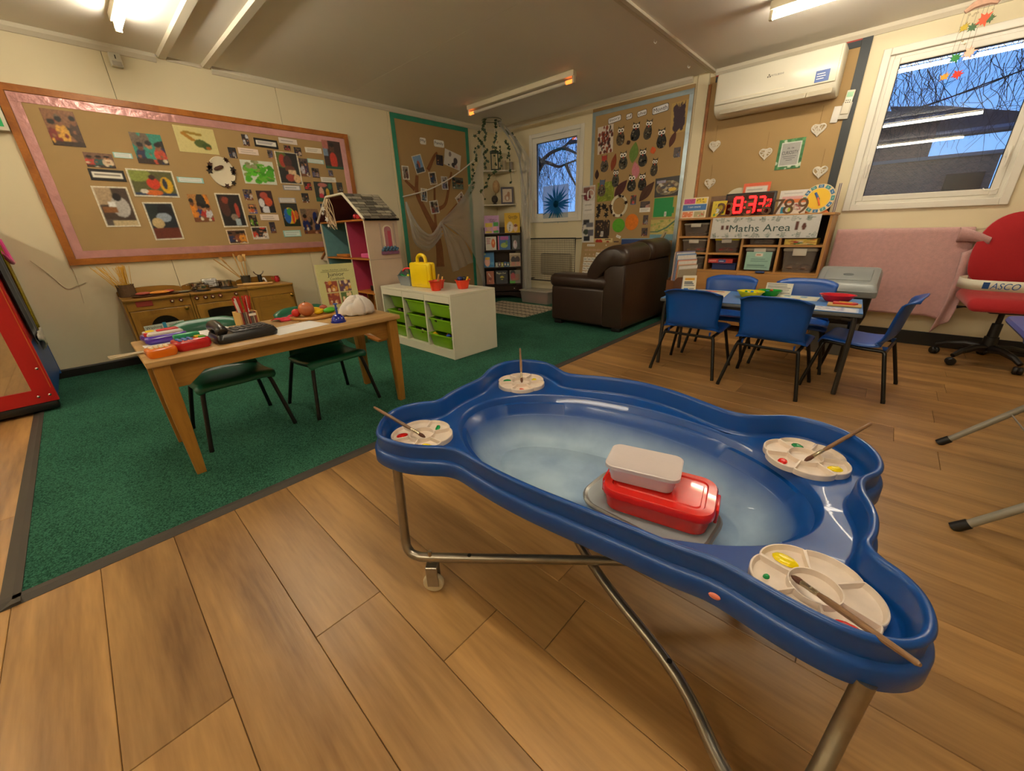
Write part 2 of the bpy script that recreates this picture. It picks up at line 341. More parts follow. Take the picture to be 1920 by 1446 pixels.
# windows
mGlass = bpy.data.materials.new('window_glass'); mGlass.use_nodes = True
def glass(m, tint=(1, 1, 1), boost=1.0):
    nt = m.node_tree; nt.nodes.clear(); o = nt.nodes.new('ShaderNodeOutputMaterial'); mx = nt.nodes.new('ShaderNodeMixShader'); t = nt.nodes.new('ShaderNodeBsdfTransparent'); t.inputs[0].default_value = (*tint, 1)
    gl = nt.nodes.new('ShaderNodeBsdfGlossy'); gl.inputs['Roughness'].default_value = 0.0; fr = nt.nodes.new('ShaderNodeFresnel'); fr.inputs[0].default_value = 1.52
    k = nt.nodes.new('ShaderNodeMath'); k.operation = 'MULTIPLY'; k.inputs[1].default_value = boost; k.use_clamp = True
    nt.links.new(fr.outputs[0], k.inputs[0]); nt.links.new(k.outputs[0], mx.inputs[0]); nt.links.new(t.outputs[0], mx.inputs[1]); nt.links.new(gl.outputs[0], mx.inputs[2]); nt.links.new(mx.outputs[0], o.inputs[0])
glass(mGlass, (.93, .96, 1.0), 1.9)
mSeal = M('black_window_seal', '15171c', 0.6); mChrome = M('chrome', 'c8c8c8', 0.2, 1.0)
def frame_bars(g, x0, x1, z0, z1, w, y0, y1):
    for a in ((x0, z0, x0 + w, z1), (x1 - w, z0, x1, z1), (x0 + w, z0, x1 - w, z0 + w), (x0 + w, z1 - w, x1 - w, z1)): g.rbox(a[0], y0, a[1], a[2], y1, a[3], .004, 1)
    return g
def window(n, o, handles):
    x0, x1, z0, z1 = o; root = struct(obj('window_%d' % n, frame_bars(G(), x0 - .045, x1 + .045, z0 - .045, z1 + .045, .05, -.022, .0), mUpvc, ang=0))
    obj('outer_frame', frame_bars(G(), x0, x1, z0, z1, .034, .005, .075), mUpvc, root, 0)
    obj('reveal', frame_bars(G(), x0 - .006, x1 + .006, z0 - .006, z1 + .006, .008, 0, .13), mUpvc, root, 0)
    c = obj('casement', frame_bars(G(), x0 + .028, x1 - .028, z0 + .028, z1 - .028, .044, .0, .055), mUpvc, root, 0)
    obj('seal', frame_bars(G(), x0 + .070, x1 - .070, z0 + .070, z1 - .070, .006, .01, .03), mSeal, c, 0)
    obj('pane', G().box(x0 + .07, .018, z0 + .07, x1 - .07, .022, z1 - .07), mGlass, c, 0)
    for hx_, hz_ in handles:
        g = G(); g.rbox(hx_ - .011, -.012, hz_ - .035, hx_ + .011, 0, hz_ + .035, .004); g.tube([(hx_, -.01, hz_), (hx_, -.035, hz_), (hx_, -.04, hz_ - .02), (hx_, -.036, hz_ - .10)], .0075, 8); obj('handle', g, mUpvc, c)
    return root
window(1, W1, [(W1[0] + .05, 1.43)]); w2 = window(2, W2, [(W2[0] + .05, 1.47), (W2[1] - .05, 1.47)])
g = G(); g.tube([(5.20, -.004, 1.235), (5.21, -.03, 1.22), (5.25, -.035, 1.215), (5.28, -.02, 1.23)], .004, 6); obj('window_stay', g, mUpvc, w2)
# carpet with rubber edging
mCarpet = M('green_carpet', '0f5038', 0.95, var=0.5, scale=260, bump=1.0, bscale=300, spec=.15)
def speckle(m, c1, c2, sc):      # flecked pile
    n, l, b = nodes_of(m); tc = n.new('ShaderNodeTexCoord'); a = n.new('ShaderNodeTexNoise'); a.inputs['Scale'].default_value = sc; a.inputs['Detail'].default_value = 2; w = n.new('ShaderNodeTexNoise'); w.inputs['Scale'].default_value = 2.5; w.inputs['Detail'].default_value = 4
    l.new(tc.outputs['Object'], a.inputs['Vector']); l.new(tc.outputs['Object'], w.inputs['Vector']); r = n.new('ShaderNodeValToRGB'); r.color_ramp.elements[0].position = .36; r.color_ramp.elements[1].position = .68; r.color_ramp.elements[0].color = (*hx(c1), 1); r.color_ramp.elements[1].color = (*hx(c2), 1)
    ad = n.new('ShaderNodeMath'); ad.operation = 'MULTIPLY_ADD'; ad.inputs[1].default_value = .25; ad.inputs[2].default_value = -.125; l.new(w.outputs['Fac'], ad.inputs[0]); sm = n.new('ShaderNodeMath'); sm.operation = 'ADD'; l.new(a.outputs['Fac'], sm.inputs[0]); l.new(ad.outputs[0], sm.inputs[1]); l.new(sm.outputs[0], r.inputs[0]); l.new(r.outputs[0], b.inputs['Base Color'])
speckle(mCarpet, '1a4a3a', '48866c', 190)
mRub = M('rubber_edging', '3b352e', 0.6, var=0.12, scale=8)
ca = thing('carpet', 'large dark green carpet with grey rubber edging over the wooden floor', 'carpet', (0, 0, 0))
g = G(); g.grid(lambda u, v: (.017 + u * 2.985, -5.285 + v * 5.268, .008), 6, 10); g.box(.017, -5.285, .0005, 3.002, -.017, .0075); obj('pile', g, mCarpet, ca, 0)
g = G(); e = .046
g.loft([[(3.002 - .004, y, .0005), (3.002 - .004, y, .0105), (3.02, y, .0105), (3.048, y, .0012), (3.048, y, .0005)] for y in ((-5.285 - e), -.018)]); obj('edging', g, mRub, ca, 0)
g = G(); g.loft([[(x, -5.285 + .004, .0005), (x, -5.285 + .004, .0105), (x, -5.30, .0105), (x, -5.331, .0012), (x, -5.331, .0005)] for x in (3.046, .018)]); obj('edging', g, mRub, ca, 0)
# fluorescent battens
mTube = M('lit_tube', 'ffffff', 0.4, emit=TUBE_POWER); nn = mTube.node_tree.nodes['Principled BSDF']; nn.inputs['Emission Color'].default_value = (*TUBE_COL, 1)
mTubeOff = M('unlit_tube', 'ddd5c5', 0.3); mGlow = M('glowing_tube_end', 'ff7a30', 0.4, emit=2.2); mBatten = M('batten_body', 'ddd3b6', 0.4)
def batten(x0, x1, y, lit, label):
    t = thing('fluorescent_light', label, 'ceiling light', (x0, y, CZ), 0, 'ceiling strip lights'); L = x1 - x0
    obj('housing', G().rbox(0, -.03, -.05, L, .03, -.0005, .006, 2), mBatten, t)
    for a in (.0, L - .022): obj('lamp_holder', G().rbox(a, -.018, -.105, a + .022, .018, -.048, .004, 2), mBatten, t)
    if lit: obj('tube', G().cyl((.022, 0, -.083), (L - .022, 0, -.083), .0175, n=14), mTube, t)
    else:
        obj('tube', G().cyl((.1, 0, -.083), (L - .1, 0, -.083), .0165, n=14), mTubeOff, t)
        for a in (.022, L - .1): obj('tube_end', G().cyl((a, 0, -.083), (a + .078, 0, -.083), .0165, n=14), mGlow, t)
batten(.63, 2.17, -1.07, False, 'unlit strip light with glowing orange tube ends in front of the corner')
batten(3.79, 5.31, -1.07, True, 'lit strip light on the ceiling in front of the air conditioner and large window')
batten(.63, 2.17, -4.2, True, 'lit strip light on the ceiling near the long photo board')
batten(3.79, 5.31, -4.2, True, 'lit strip light on the ceiling above the water tray')
batten(3.79, 5.31, -6.6, True, 'lit strip light on the ceiling towards the back wall, middle of the room')
batten(.63, 2.17, -6.6, True, 'lit strip light on the ceiling towards the back wall, left of the room')
# ================================================================== water tray on its stand
RIM = [(-0.536, -0.407), (-0.614, -0.338), (-0.643, -0.263), (-0.621, -0.188), (-0.584, -0.141), (-0.607, -0.071), (-0.622, 0.026), (-0.631, 0.107), (-0.685, 0.208), (-0.694, 0.313), (-0.639, 0.395), (-0.539, 0.425), (-0.436, 0.385), (-0.372, 0.365), (-0.255, 0.42), (-0.127, 0.455), (0.004, 0.45), (0.126, 0.418), (0.208, 0.394), (0.274, 0.411), (0.337, 0.467), (0.412, 0.484), (0.491, 0.455), (0.543, 0.398), (0.568, 0.324), (0.565, 0.257), (0.541, 0.206), (0.543, 0.150), (0.558, 0.105), (0.567, 0.057), (0.566, 0.0), (0.559, -0.035), (0.572, -0.06), (0.595, -0.075), (0.618, -0.10), (0.633, -0.136), (0.636, -0.18), (0.626, -0.216), (0.602, -0.246), (0.565, -0.266), (0.52, -0.274), (0.463, -0.272), (0.41, -0.266), (0.36, -0.262), (0.30, -0.275), (0.22, -0.284), (0.12, -0.297), (0.0, -0.313), (-0.1, -0.32), (-0.192, -0.32), (-0.26, -0.317), (-0.305, -0.33), (-0.345, -0.36), (-0.404, -0.395), (-0.477, -0.414)]
TO = (4.33, -4.0)
mBlue = M('blue_moulded_plastic', '004089', 0.28, var=0.08, scale=5, bump=0.03, bscale=400, coat=0.15)
def wear(m):   # chalky residue dried in the basin, its edge ragged
    n, l, b = nodes_of(m); tc = n.new('ShaderNodeTexCoord'); sp = n.new('ShaderNodeSeparateXYZ'); l.new(tc.outputs['Object'], sp.inputs[0])
    ns = n.new('ShaderNodeTexNoise'); ns.inputs['Scale'].default_value = 5; ns.inputs['Detail'].default_value = 6; l.new(tc.outputs['Object'], ns.inputs['Vector'])
    mr = n.new('ShaderNodeMapRange'); mr.inputs['From Min'].default_value = 0.375; mr.inputs['From Max'].default_value = 0.285; l.new(sp.outputs['Z'], mr.inputs['Value'])
    mu = n.new('ShaderNodeMath'); mu.operation = 'MULTIPLY'; ge = n.new('ShaderNodeNewGeometry'); s2 = n.new('ShaderNodeSeparateXYZ'); l.new(ge.outputs['Normal'], s2.inputs[0]); up = n.new('ShaderNodeMath'); up.operation = 'GREATER_THAN'; up.inputs[1].default_value = 0.0; l.new(s2.outputs['Z'], up.inputs[0]); mv = n.new('ShaderNodeMath'); mv.operation = 'MULTIPLY'; l.new(mr.outputs[0], mv.inputs[0]); l.new(up.outputs[0], mv.inputs[1]); l.new(mv.outputs[0], mu.inputs[0])
    r2 = n.new('ShaderNodeMapRange'); r2.inputs['From Min'].default_value = 0.0; r2.inputs['From Max'].default_value = 0.6; l.new(ns.outputs['Fac'], r2.inputs['Value']); l.new(r2.outputs[0], mu.inputs[1])
    mx = n.new('ShaderNodeMix'); mx.data_type = 'RGBA'; src = b.inputs['Base Color'].links[0].from_socket
    l.new(mu.outputs[0], mx.inputs['Factor']); l.new(src, mx.inputs['A']); mx.inputs['B'].default_value = (*hx('a9c3d6'), 1); l.new(mx.outputs['Result'], b.inputs['Base Color'])
    rr = n.new('ShaderNodeMapRange'); rr.inputs['To Min'].default_value = 0.33; rr.inputs['To Max'].default_value = 0.7; l.new(mu.outputs[0], rr.inputs['Value']); l.new(rr.outputs[0], b.inputs['Roughness'])
wear(mBlue)
mSteel = M('galvanised_tube', '9a9284', 0.32, 0.9, var=0.25, scale=30)
wt = thing('water_tray', 'large blue plastic water tray with four lobes on a steel tube stand', 'water tray', (*TO, 0))
rim = [Vector((x, y, 0)) for x, y, _ in catmull([(x, y, 0) for x, y in RIM], 4, True)]; N = len(rim)
for _ in range(2): rim = [(rim[i - 1] + rim[i] * 2 + rim[(i + 1) % N]) / 4 for i in range(N)]
nor = []
for i in range(N):
    t = (rim[(i + 1) % N] - rim[i - 1]).normalized(); nn_ = Vector((t.y, -t.x, 0)); nor.append(nn_)
area = sum(rim[i].x * rim[(i + 1) % N].y - rim[(i + 1) % N].x * rim[i].y for i in range(N)); sg = 1 if area > 0 else -1   # + = outward
def ring(off, z): return [tuple(rim[i] + nor[i] * off * sg + Vector((0, 0, z))) for i in range(N)]
TC = Vector((-.035, .059, 0)); TA = .11
PHI = [math.atan2((r - TC).y, (r - TC).x) for r in rim]
for i in range(1, N):
    while PHI[i] - PHI[i - 1] > PI: PHI[i] -= 2 * PI
    while PHI[i] - PHI[i - 1] < -PI: PHI[i] += 2 * PI
SG = 1 if PHI[-1] > PHI[0] else -1
for _ in range(60): PHI = [((PHI[i - 1] - (0 if i else SG * 2 * PI)) + PHI[i] * 2 + (PHI[(i + 1) % N] + (0 if i < N - 1 else SG * 2 * PI))) / 4 for i in range(N)]
def bas(a, b, z): return [(TC.x + r * math.cos(q), TC.y + r * math.sin(q), z) for q, r in ((q, a * b / math.hypot(b * math.cos(q - TA), a * math.sin(q - TA))) for q in PHI)]
g = G(); g.loft([bas(.02, .01, .262), bas(.38, .17, .263), bas(.43, .215, .285), bas(.475, .265, .35), bas(.50, .29, .405), ring(-.026, .418), ring(-.006, .412), ring(.004, .410), ring(.008, .416), ring(.007, .448), ring(.003, .456), ring(-.004, .459),
        ring(-.005, .485), ring(-.002, .494), ring(-.005, .4995), ring(-.010, .501), ring(-.015, .498), ring(-.018, .490), ring(-.0205, .446), ring(-.023, .437), ring(-.029, .434),
        bas(.525, .322, .4335), bas(.522, .319, .432), bas(.517, .314, .425), bas(.504, .294, .381), bas(.500, .289, .374), bas(.492, .281, .3715), bas(.485, .274, .369), bas(.480, .269, .363), bas(.458, .246, .325), bas(.433, .221, .297), bas(.413, .202, .285), bas(.396, .187, .2795), bas(.389, .181, .279), bas(.385, .177, .2755), bas(.379, .171, .2755), bas(.375, .167, .279), bas(.18, .08, .2795), bas(.02, .01, .2795)], True, True)
obj('tray', g, mBlue, wt, 60)
obj('drain_cap', G().cyl((.12, -.06, .235), (.12, -.06, .2625), .05, n=20), M('black_plastic', '111111', 0.45), wt)
def bent(p): return catmull(p, 5)
R0 = .0135
def loc(x, y, z): return (x - TO[0], y - TO[1], z)
leg1 = bent([loc(3.885, -4.40, .425), loc(3.895, -4.41, .30), loc(3.905, -4.42, .19), loc(3.918, -4.425, .15), loc(3.945, -4.415, .132), loc(4.0, -4.375, .13), loc(4.28, -4.142, .13), loc(4.62, -3.86, .13), loc(4.72, -3.77, .132), loc(4.75, -3.745, .16), loc(4.755, -3.74, .22), loc(4.755, -3.73, .425)])
leg2 = bent([loc(3.81, -3.72, .425), loc(3.81, -3.73, .22), loc(3.815, -3.735, .16), loc(3.845, -3.755, .105), loc(3.95, -3.82, .102), loc(4.35, -4.07, .102), loc(4.61, -4.19, .102), loc(4.70, -4.245, .102), loc(4.79, -4.325, .105), loc(4.86, -4.365, .14), loc(4.885, -4.345, .24), loc(4.90, -4.285, .34), loc(4.905, -4.265, .425)])
obj('leg_frame', G().tube(leg1, R0, 12), mSteel, wt); obj('leg_frame', G().tube(leg2, R0, 12), mSteel, wt)
mDark = M('dark_hole', '0a0908', 0.8); mBolt = M('bolt_steel', 'a89a80', 0.35, 0.9)
for (x, y, z) in ((4.075, -4.315, .1425), (4.635, -4.203, .1145)): obj('pin_hole', G().cyl(loc(x, y, z - .001), loc(x, y, z + .0012), .006, n=12), mDark, wt)
mNylon = M('nylon_wheel', 'c9bd9e', 0.5)
for (x, y, z, a) in ((3.985, -4.392, .117, .7), (4.70, -3.79, .117, .7), (3.86, -3.765, .09, -.5), (4.84, -4.352, .105, -.6)):
    c = obj('caster', G().at(loc(x, y, 0), rz=a).rbox(-.016, -.017, .03, .02, -.0135, z - .012, .002, 1).rbox(-.016, .0135, .03, .02, .017, z - .012, .002, 1).rbox(-.016, -.017, z - .018, .02, .017, z - .010, .002, 1), mSteel, wt)
    w = obj('wheel', G().at(loc(x, y, 0), rz=a).lathe([(.004, -.010), (.024, -.011), (.031, -.008), (.033, 0), (.031, .008), (.024, .011), (.004, .010)], 24, cap0=True, cap1=True), mNylon, c)
    w.data.transform(Matrix.Translation(loc(x, y, 0)).inverted()); w.data.transform(Matrix.Rotation(PI / 2, 4, Vector((math.cos(a), math.sin(a), 0)))); w.data.transform(Matrix.Translation(loc(x, y, .0335)))
    obj('bolt', G().cyl(loc(x, y, z), loc(x, y, z + .04), .006, n=8), mBolt, c)
mMark = M('pink_paint_splash', 'e0806a', 0.5)
obj('paint_splash', G().at((.372, -.2725, .437), rz=.06).sphere((0, 0, 0), (.010, .0035, .006), 10, 6), mMark, wt)
# palettes
mPal = M('stained_palette_plastic', 'e2d2c2', 0.35, var=0.2, scale=30); mPig = {'g': M('green_paint', '0b8a45', 0.2), 'y': M('yellow_paint', 'f3d90a', 0.2), 'r': M('red_paint', 'd8150f', 0.2), 'o': M('orange_red_paint', 'd8482a', 0.3)}
def palette(x, y, th, label, blobs, R=.098):
    t = thing('paint_palette', label, 'paint palette', (TO[0] + x, TO[1] + y, .4345), 0, 'flower palettes in the water tray')
    k = R / .105; angs = []
    for p in range(6):
        c0 = th + p * PI / 3
        for d_, rg in [(-PI / 6, 1), (-PI / 6 + .034, 1), (-PI / 6 + .046, 0)] + [(-PI / 6 + .046 + (PI / 3 - .092) * i / 14, 0) for i in range(1, 14)] + [(PI / 6 - .046, 0), (PI / 6 - .034, 1)]: angs.append((c0 + d_, rg, d_))
    def Rt(d_): return R * (.915 + .085 * max(0.0, math.cos(3 * d_)) ** .6)
    rings = []
    for f, hw_, hr in ((.0, .004, .004), (.36, .004, .004), (.375, .0045, .0045), (.385, .017, .017), (.405, .017, .017), (.415, .0045, .0165), (.5, .004, .016), (.86, .004, .016), (.925, .006, .016), (.965, .016, .016), (.985, .016, .016), (1.0, .0145, .0145), (1.0, .0, .0)):
        rings.append([((f * Rt(d_) if f > .45 else f * R) * math.cos(a), (f * Rt(d_) if f > .45 else f * R) * math.sin(a), hr if rg else hw_) for a, rg, d_ in angs])
    obj('dish', G().loft(rings, True, False), mPal, t, 30)
    for c, i, dr, sx, sy in blobs:
        a = th + i * PI / 3; obj('paint_blob', G().at((R * .68 * math.cos(a) * dr, R * .68 * math.sin(a) * dr, .005), rz=a + .6).sphere((0, 0, 0), (sx * 1.25, sy * 1.25, .006), 12, 6).sphere((sx * .5, sy * .5, 0), (sx * .5, sy * .6, .0055), 10, 6), mPig[c], t)
    return t
palette(-.500, -.270, .62, 'flower paint palette in the nearest-left lobe, green, red and yellow paint, beside the green carpet', [('g', 1, 1, .015, .006), ('y', 5, 1.05, .017, .011), ('r', 3, 1.0, .015, .009)])
palette(-.557, .272, .25, 'farthest flower paint palette, with a brush standing upright behind it', [('g', 3, 1, .014, .010), ('y', 1, .95, .013, .008), ('o', 5, 1.1, .014, .006)], .100)
palette(.418, .335, .9, 'flower paint palette in the right-hand far lobe nearest the blue chairs', [('g', 1, 1, .014, .010), ('y', 5, 1, .014, .010), ('r', 3, 1, .012, .009)], .099)
palette(.497, -.150, .30, 'largest-looking flower paint palette in the front lobe, with big yellow and red blobs', [('y', 2, 1, .018, .012), ('r', 5, 1.12, .020, .011), ('g', 3, 1.05, .005, .004)], .099)
# brushes
mHandle = wood('varnished_brush_handle', '94704e', '5e4430', 'X', 0.4, 20, .2); mFer = M('ferrule_metal', 'c9bda0', 0.25, 0.95); mBris = M('brown_bristle', '5e3a2a', 0.8, var=.3, scale=200)
def brush(tip, tail, label):
    a, b = Vector((TO[0] + tip[0], TO[1] + tip[1], tip[2])), Vector((TO[0] + tail[0], TO[1] + tail[1], tail[2])); d = (b - a); L = d.length
    t = thing('paintbrush', label, 'paintbrush', a, group='paintbrushes on the palettes'); t.rotation_euler = d.to_track_quat('X', 'Z').to_euler()
    obj('bristles', G().tube([(0, 0, 0), (L * .03, 0, 0), (L * .07, 0, 0), (L * .12, 0, 0)], [.0015, .0045, .006, .005], 10), mBris, t)
    obj('ferrule', G().tube([(L * .115, 0, 0), (L * .2, 0, 0), (L * .205, 0, 0), (L * .23, 0, 0), (L * .235, 0, 0), (L * .28, 0, 0)], [.0053, .0046, .0052, .0046, .0050, .0042], 12), mFer, t)
    obj('handle', G().tube([(L * .275, 0, 0), (L * .35, 0, 0), (L * .5, 0, 0), (L * .8, 0, 0), (L * .98, 0, 0), (L, 0, 0)], [.0042, .0055, .0056, .0048, .0042, .0025], 10), mHandle, t)
brush((-.475, -.275, .447), (-.640, -.345, .528), 'paintbrush lying across the nearest-left palette, its handle out over the rim')
brush((-.545, .262, .448), (-.666, .39, .545), 'paintbrush propped on the farthest palette, handle pointing up and away')
brush((.42, .305, .447), (.5295, .485, .524), 'paintbrush lying from the far right-hand palette over the rim')
brush((.463, -.150, .449), (.607, -.285, .516), 'paintbrush lying across the front palette with the big red blob, handle past the rim')
# lidded boxes in the basin
def rrect(cx, cy, hw, hh, r, a, z, n=6):
    out = []
    for q, (sx, sy) in enumerate(((1, 1), (-1, 1), (-1, -1), (1, -1))):
        for i in range(n + 1):
            th = PI / 2 * q + PI / 2 * i / n; x = sx * (hw - r) + r * math.cos(th); y = sy * (hh - r) + r * math.sin(th)
            out.append((cx + x * math.cos(a) - y * math.sin(a), cy + x * math.sin(a) + y * math.cos(a), z))
    return out
mGreyBox = M('grey_translucent_plastic', '9fb4be', 0.35, trans=.15, var=.05); mGreyRim = M('dull_silver_lid_rim', '8c8a84', 0.3, 0.5); mClearLid = M('frosted_clear_lid', 'f2e6e4', 0.3, trans=.3, bump=.1, bscale=60)
bx = (TO[0] + .143, TO[1] - .012); t = thing('food_box', 'oval-cornered grey food box with a silver-rimmed lid, lowest of the stack in the tray', 'food box', (*bx, .2800), -.02, 'stack of food boxes in the tray')
A0 = 0.0
obj('body', G().loft([rrect(0, 0, .145, .085, .055, A0, 0), rrect(0, 0, .152, .092, .06, A0, .006), rrect(0, 0, .163, .101, .066, A0, .062)]), mGreyBox, t)
obj('lid_rim', G().loft([rrect(0, 0, .164, .102, .067, A0, .0605), rrect(0, 0, .169, .107, .071, A0, .064), rrect(0, 0, .169, .107, .071, A0, .071), rrect(0, 0, .164, .102, .067, A0, .0755), rrect(0, 0, .157, .095, .061, A0, .072)], False, False), mGreyRim, t)
obj('lid', G().loft([rrect(0, 0, .158, .096, .062, A0, .072), rrect(0, 0, .150, .088, .056, A0, .069), rrect(0, 0, .05, .03, .02, A0, .069)], False, True), M('grey_clear_lid', 'a3aeb2', .28, trans=.15, bump=.1, bscale=60), t)
st = obj('sticker', print_mesh(Pic(14, 6, 'e9d3de', 3, .05).rows(.08, .1, .95, .95, 4, 'c79ab2', .04), .095, .036, .0008, .5), None, t); st.location = (-.015, -.0975, .036); st.rotation_euler = (-.16, 0, 0)
mRedBox = M('red_glossy_plastic', 'd81e12', 0.22, var=.06, scale=30, coat=.3)
a1 = .22; t = thing('food_box', 'bright red plastic box with side clips in the middle of the stack', 'food box', (TO[0] + .158, TO[1] + .006,   .3495), a1, 'stack of food boxes in the tray')
obj('body', G().loft([rrect(0, 0, .118, .072, .035, 0, 0), rrect(0, 0, .124, .078, .038, 0, .004), rrect(0, 0, .130, .083, .040, 0, .044)]), mRedBox, t)
obj('lid', G().loft([rrect(0, 0, .131, .084, .041, 0, .0435), rrect(0, 0, .135, .088, .043, 0, .046), rrect(0, 0, .135, .088, .043, 0, .060), rrect(0, 0, .131, .084, .041, 0, .066), rrect(0, 0, .112, .066, .024, 0, .067), rrect(0, 0, .109, .063, .021, 0, .0635), rrect(0, 0, .102, .056, .015, 0, .0635), rrect(0, 0, .100, .054, .013, 0, .0665), rrect(0, 0, .04, .02, .01, 0, .0665)], True, True), mRedBox, t, 40)
obj('clip', G().rbox(.132, -.035, .02, .142, .035, .06, .004), mRedBox, t); obj('clip', G().rbox(-.142, -.035, .02, -.132, .035, .06, .004), mRedBox, t)
mClear = M('frosted_clear_plastic', 'fdf0ee', 0.32, trans=.35, spec=.5)
a2 = .27; t = thing('food_box', 'small frosted clear lidded tub on top of the red box', 'food box', (TO[0] + .113, TO[1] + .0, .4170), a2, 'stack of food boxes in the tray')
obj('tub', G().loft([rrect(0, 0, .074, .042, .018, 0, 0), rrect(0, 0, .078, .046, .02, 0, .003), rrect(0, 0, .086, .055, .022, 0, .044)]), mClear, t)
obj('lid', G().loft([rrect(0, 0, .0865, .0555, .022, 0, .0435), rrect(0, 0, .092, .061, .024, 0, .044), rrect(0, 0, .092, .061, .024, 0, .053), rrect(0, 0, .089, .058, .022, 0, .0545), rrect(0, 0, .082, .051, .018, 0, .0525), rrect(0, 0, .04, .02, .01, 0, .0515)], True, True), mClearLid, t)
# ================================================================== wooden play table with green chairs
mPine = wood('honey_pine', 'ad7f38', '80561c', 'Y', 0.4, 7, .12, .08, .04); mPineZ = wood('honey_pine_upright', 'a87830', '7a5018', 'Z', 0.4, 7, .12, .08, .04); mTop = wood('worn_oak_top', 'bd9862', '957040', 'Y', 0.38, 7, .1, .0, .04)
WT = .575
t = thing('play_table', 'low honey-coloured wooden table with curved apron brackets, toys on top', 'table', (2.375, -4.185, 0))
obj('table_top', G().rbox(-.275, -.60, WT - .026, .275, .60, WT, .006, 2), mTop, t)
for sx in (-1, 1):
    for sy in (-1, 1):
        x, y = .232 * sx, .552 * sy; obj('leg', G().loft([rrect(x, y, .019, .019, .004, 0, 0.0085, 2), rrect(x, y, .029, .029, .005, 0, .36, 2), rrect(x, y, .029, .029, .005, 0, WT - .026, 2)]), mPineZ, t, 40)
za, zb = WT - .026, WT - .085
def apron(L, c): return [(-L, za), (L, za), (L, zb - .055), (L - .045, zb - .055), (L - .115, zb), (-L + .115, zb), (-L + .045, zb - .055), (-L, zb - .055)]
for sx in (-1, 1): obj('apron', G().prism(apron(.524, 0), .222 * sx - .009, .222 * sx + .009, 'yz'), mPine, t, 0)
for sy in (-1, 1): obj('apron', G().prism([(-.203, za), (.203, za), (.203, zb - .03), (.16, zb - .03), (.11, zb), (-.11, zb), (-.16, zb - .03), (-.203, zb - .03)], .545 * sy - .009, .545 * sy + .009, 'xz'), mPine, t, 0)
# ------------------------------------------------------------------ moulded chairs
mLeg = M('black_tube', '14120f', 0.35, .3)
def make_chair(name, label, mat, h=.33, w=.33, back=.60, d=.34, group=None):
    """seat faces local +x... front edge at +x, backrest at -x"""
    t = thing(name, label, 'chair', group=group)
    prof = [(.5, -.028), (.48, -.006), (.42, .002), (.2, -.006), (-.1, -.012), (-.3, -.004), (-.40, .018), (-.455, .06), (-.485, .12), (-.52, .185), (-.565, .240), (-.65, .265)]
    hb = back - h; pts = []
    for (u, v) in prof: pts.append((u * d, v if v < .06 else .06 + (v - .06) * (hb - .06) / (.265 - .06)))
    pts = [(p[0], p[2]) for p in catmull([(a, 0, b) for a, b in pts], 3)]; n = len(pts); m = 14
    def wid(s): return w / 2 * (1.0 if s < .45 else (1 - .10 * min(1, (s - .45) / .18) if s < .63 else .90 + .12 * (s - .63) / .37))
    def shell(i, j):
        s = i / (n - 1); q = -1 + 2 * j / m; ww = wid(s)
        if s > .9: ww *= math.sqrt(max(0.0, 1 - ((s - .9) / .1) ** 2 * .28))
        if s < .06: ww *= .93 + .07 * s / .06
        x, z = pts[i]; c = abs(q) ** 3
        if s < .5: z += -.016 * (abs(q) ** 6) + .008 * c
        else: x += .040 * abs(q) ** 2.5 * min(1, (1 - s) * 6 + .35)
        zb_ = 0
        if s > .86: zb_ = -.028 * abs(q) ** 5 * (s - .86) / .14
        return (x, q * ww, h + z + zb_)
    g = G(); g.add([shell(i, j) for i in range(n) for j in range(m + 1)], [(i * (m + 1) + j, i * (m + 1) + j + 1, (i + 1) * (m + 1) + j + 1, (i + 1) * (m + 1) + j) for i in range(n - 1) for j in range(m)])
    solid(obj('seat_shell', g, mat, t, 180), .007, 1)
    r = .0108; zt = h - .024
    for sy in (-1, 1):
        y = (w / 2 - .03) * sy; obj('leg_frame', G().tube(bent([(.60 * d, y * 1.34, .006), (.46 * d, y * 1.06, zt - .05), (.43 * d, y, zt - .012), (.36 * d, y, zt), (-.1 * d, y, zt - .012), (-.33 * d, y, zt - .012), (-.40 * d, y, zt - .022), (-.43 * d, y * 1.06, zt - .06), (-.60 * d, y * 1.34, .006)]), r, 10), mLeg, t)
        for xx in (.60 * d, -.60 * d): obj('foot_cap', G().cyl((xx, y * 1.34, 0.0), (xx * .985, y * 1.325, .022), .0115, n=10), mLeg, t)
    obj('cross_bar', G().cyl((-.40 * d, -(w / 2 - .03), zt - .022), (-.40 * d, w / 2 - .03, zt - .022), r * .9, n=10), mLeg, t); obj('cross_bar', G().cyl((.30 * d, -(w / 2 - .03), zt - .003), (.30 * d, w / 2 - .03, zt - .003), r * .8, n=10), mLeg, t)
    for sy in (-1, 1): obj('mounting_lug', G().prism([(-.42 * d, h - .012), (-.34 * d, h - .012), (-.385 * d, zt - .028)], (w / 2 - .055) * sy - .004, (w / 2 - .055) * sy + .004, 'xz'), mat, t, 0)
    return t
mGreenC = M('dark_green_chair_plastic', '175c42', 0.32, var=.08, scale=6, bump=.04, bscale=300); mBlueC = M('royal_blue_chair_plastic', '064aa0', 0.34, var=.08, scale=6, bump=.04, bscale=300)
gc = make_chair('moulded_chair', 'dark green plastic chair tucked under the left half of the wooden play table', mGreenC, .335, .37, .61, .345, 'green chairs at the play table'); gc.location = (2.215, -4.455, 0.008); gc.rotation_euler = (0, 0, .02)
dup(gc, (2.27, -3.935, .008), .06, 'dark green plastic chair tucked under the right half of the wooden play table')
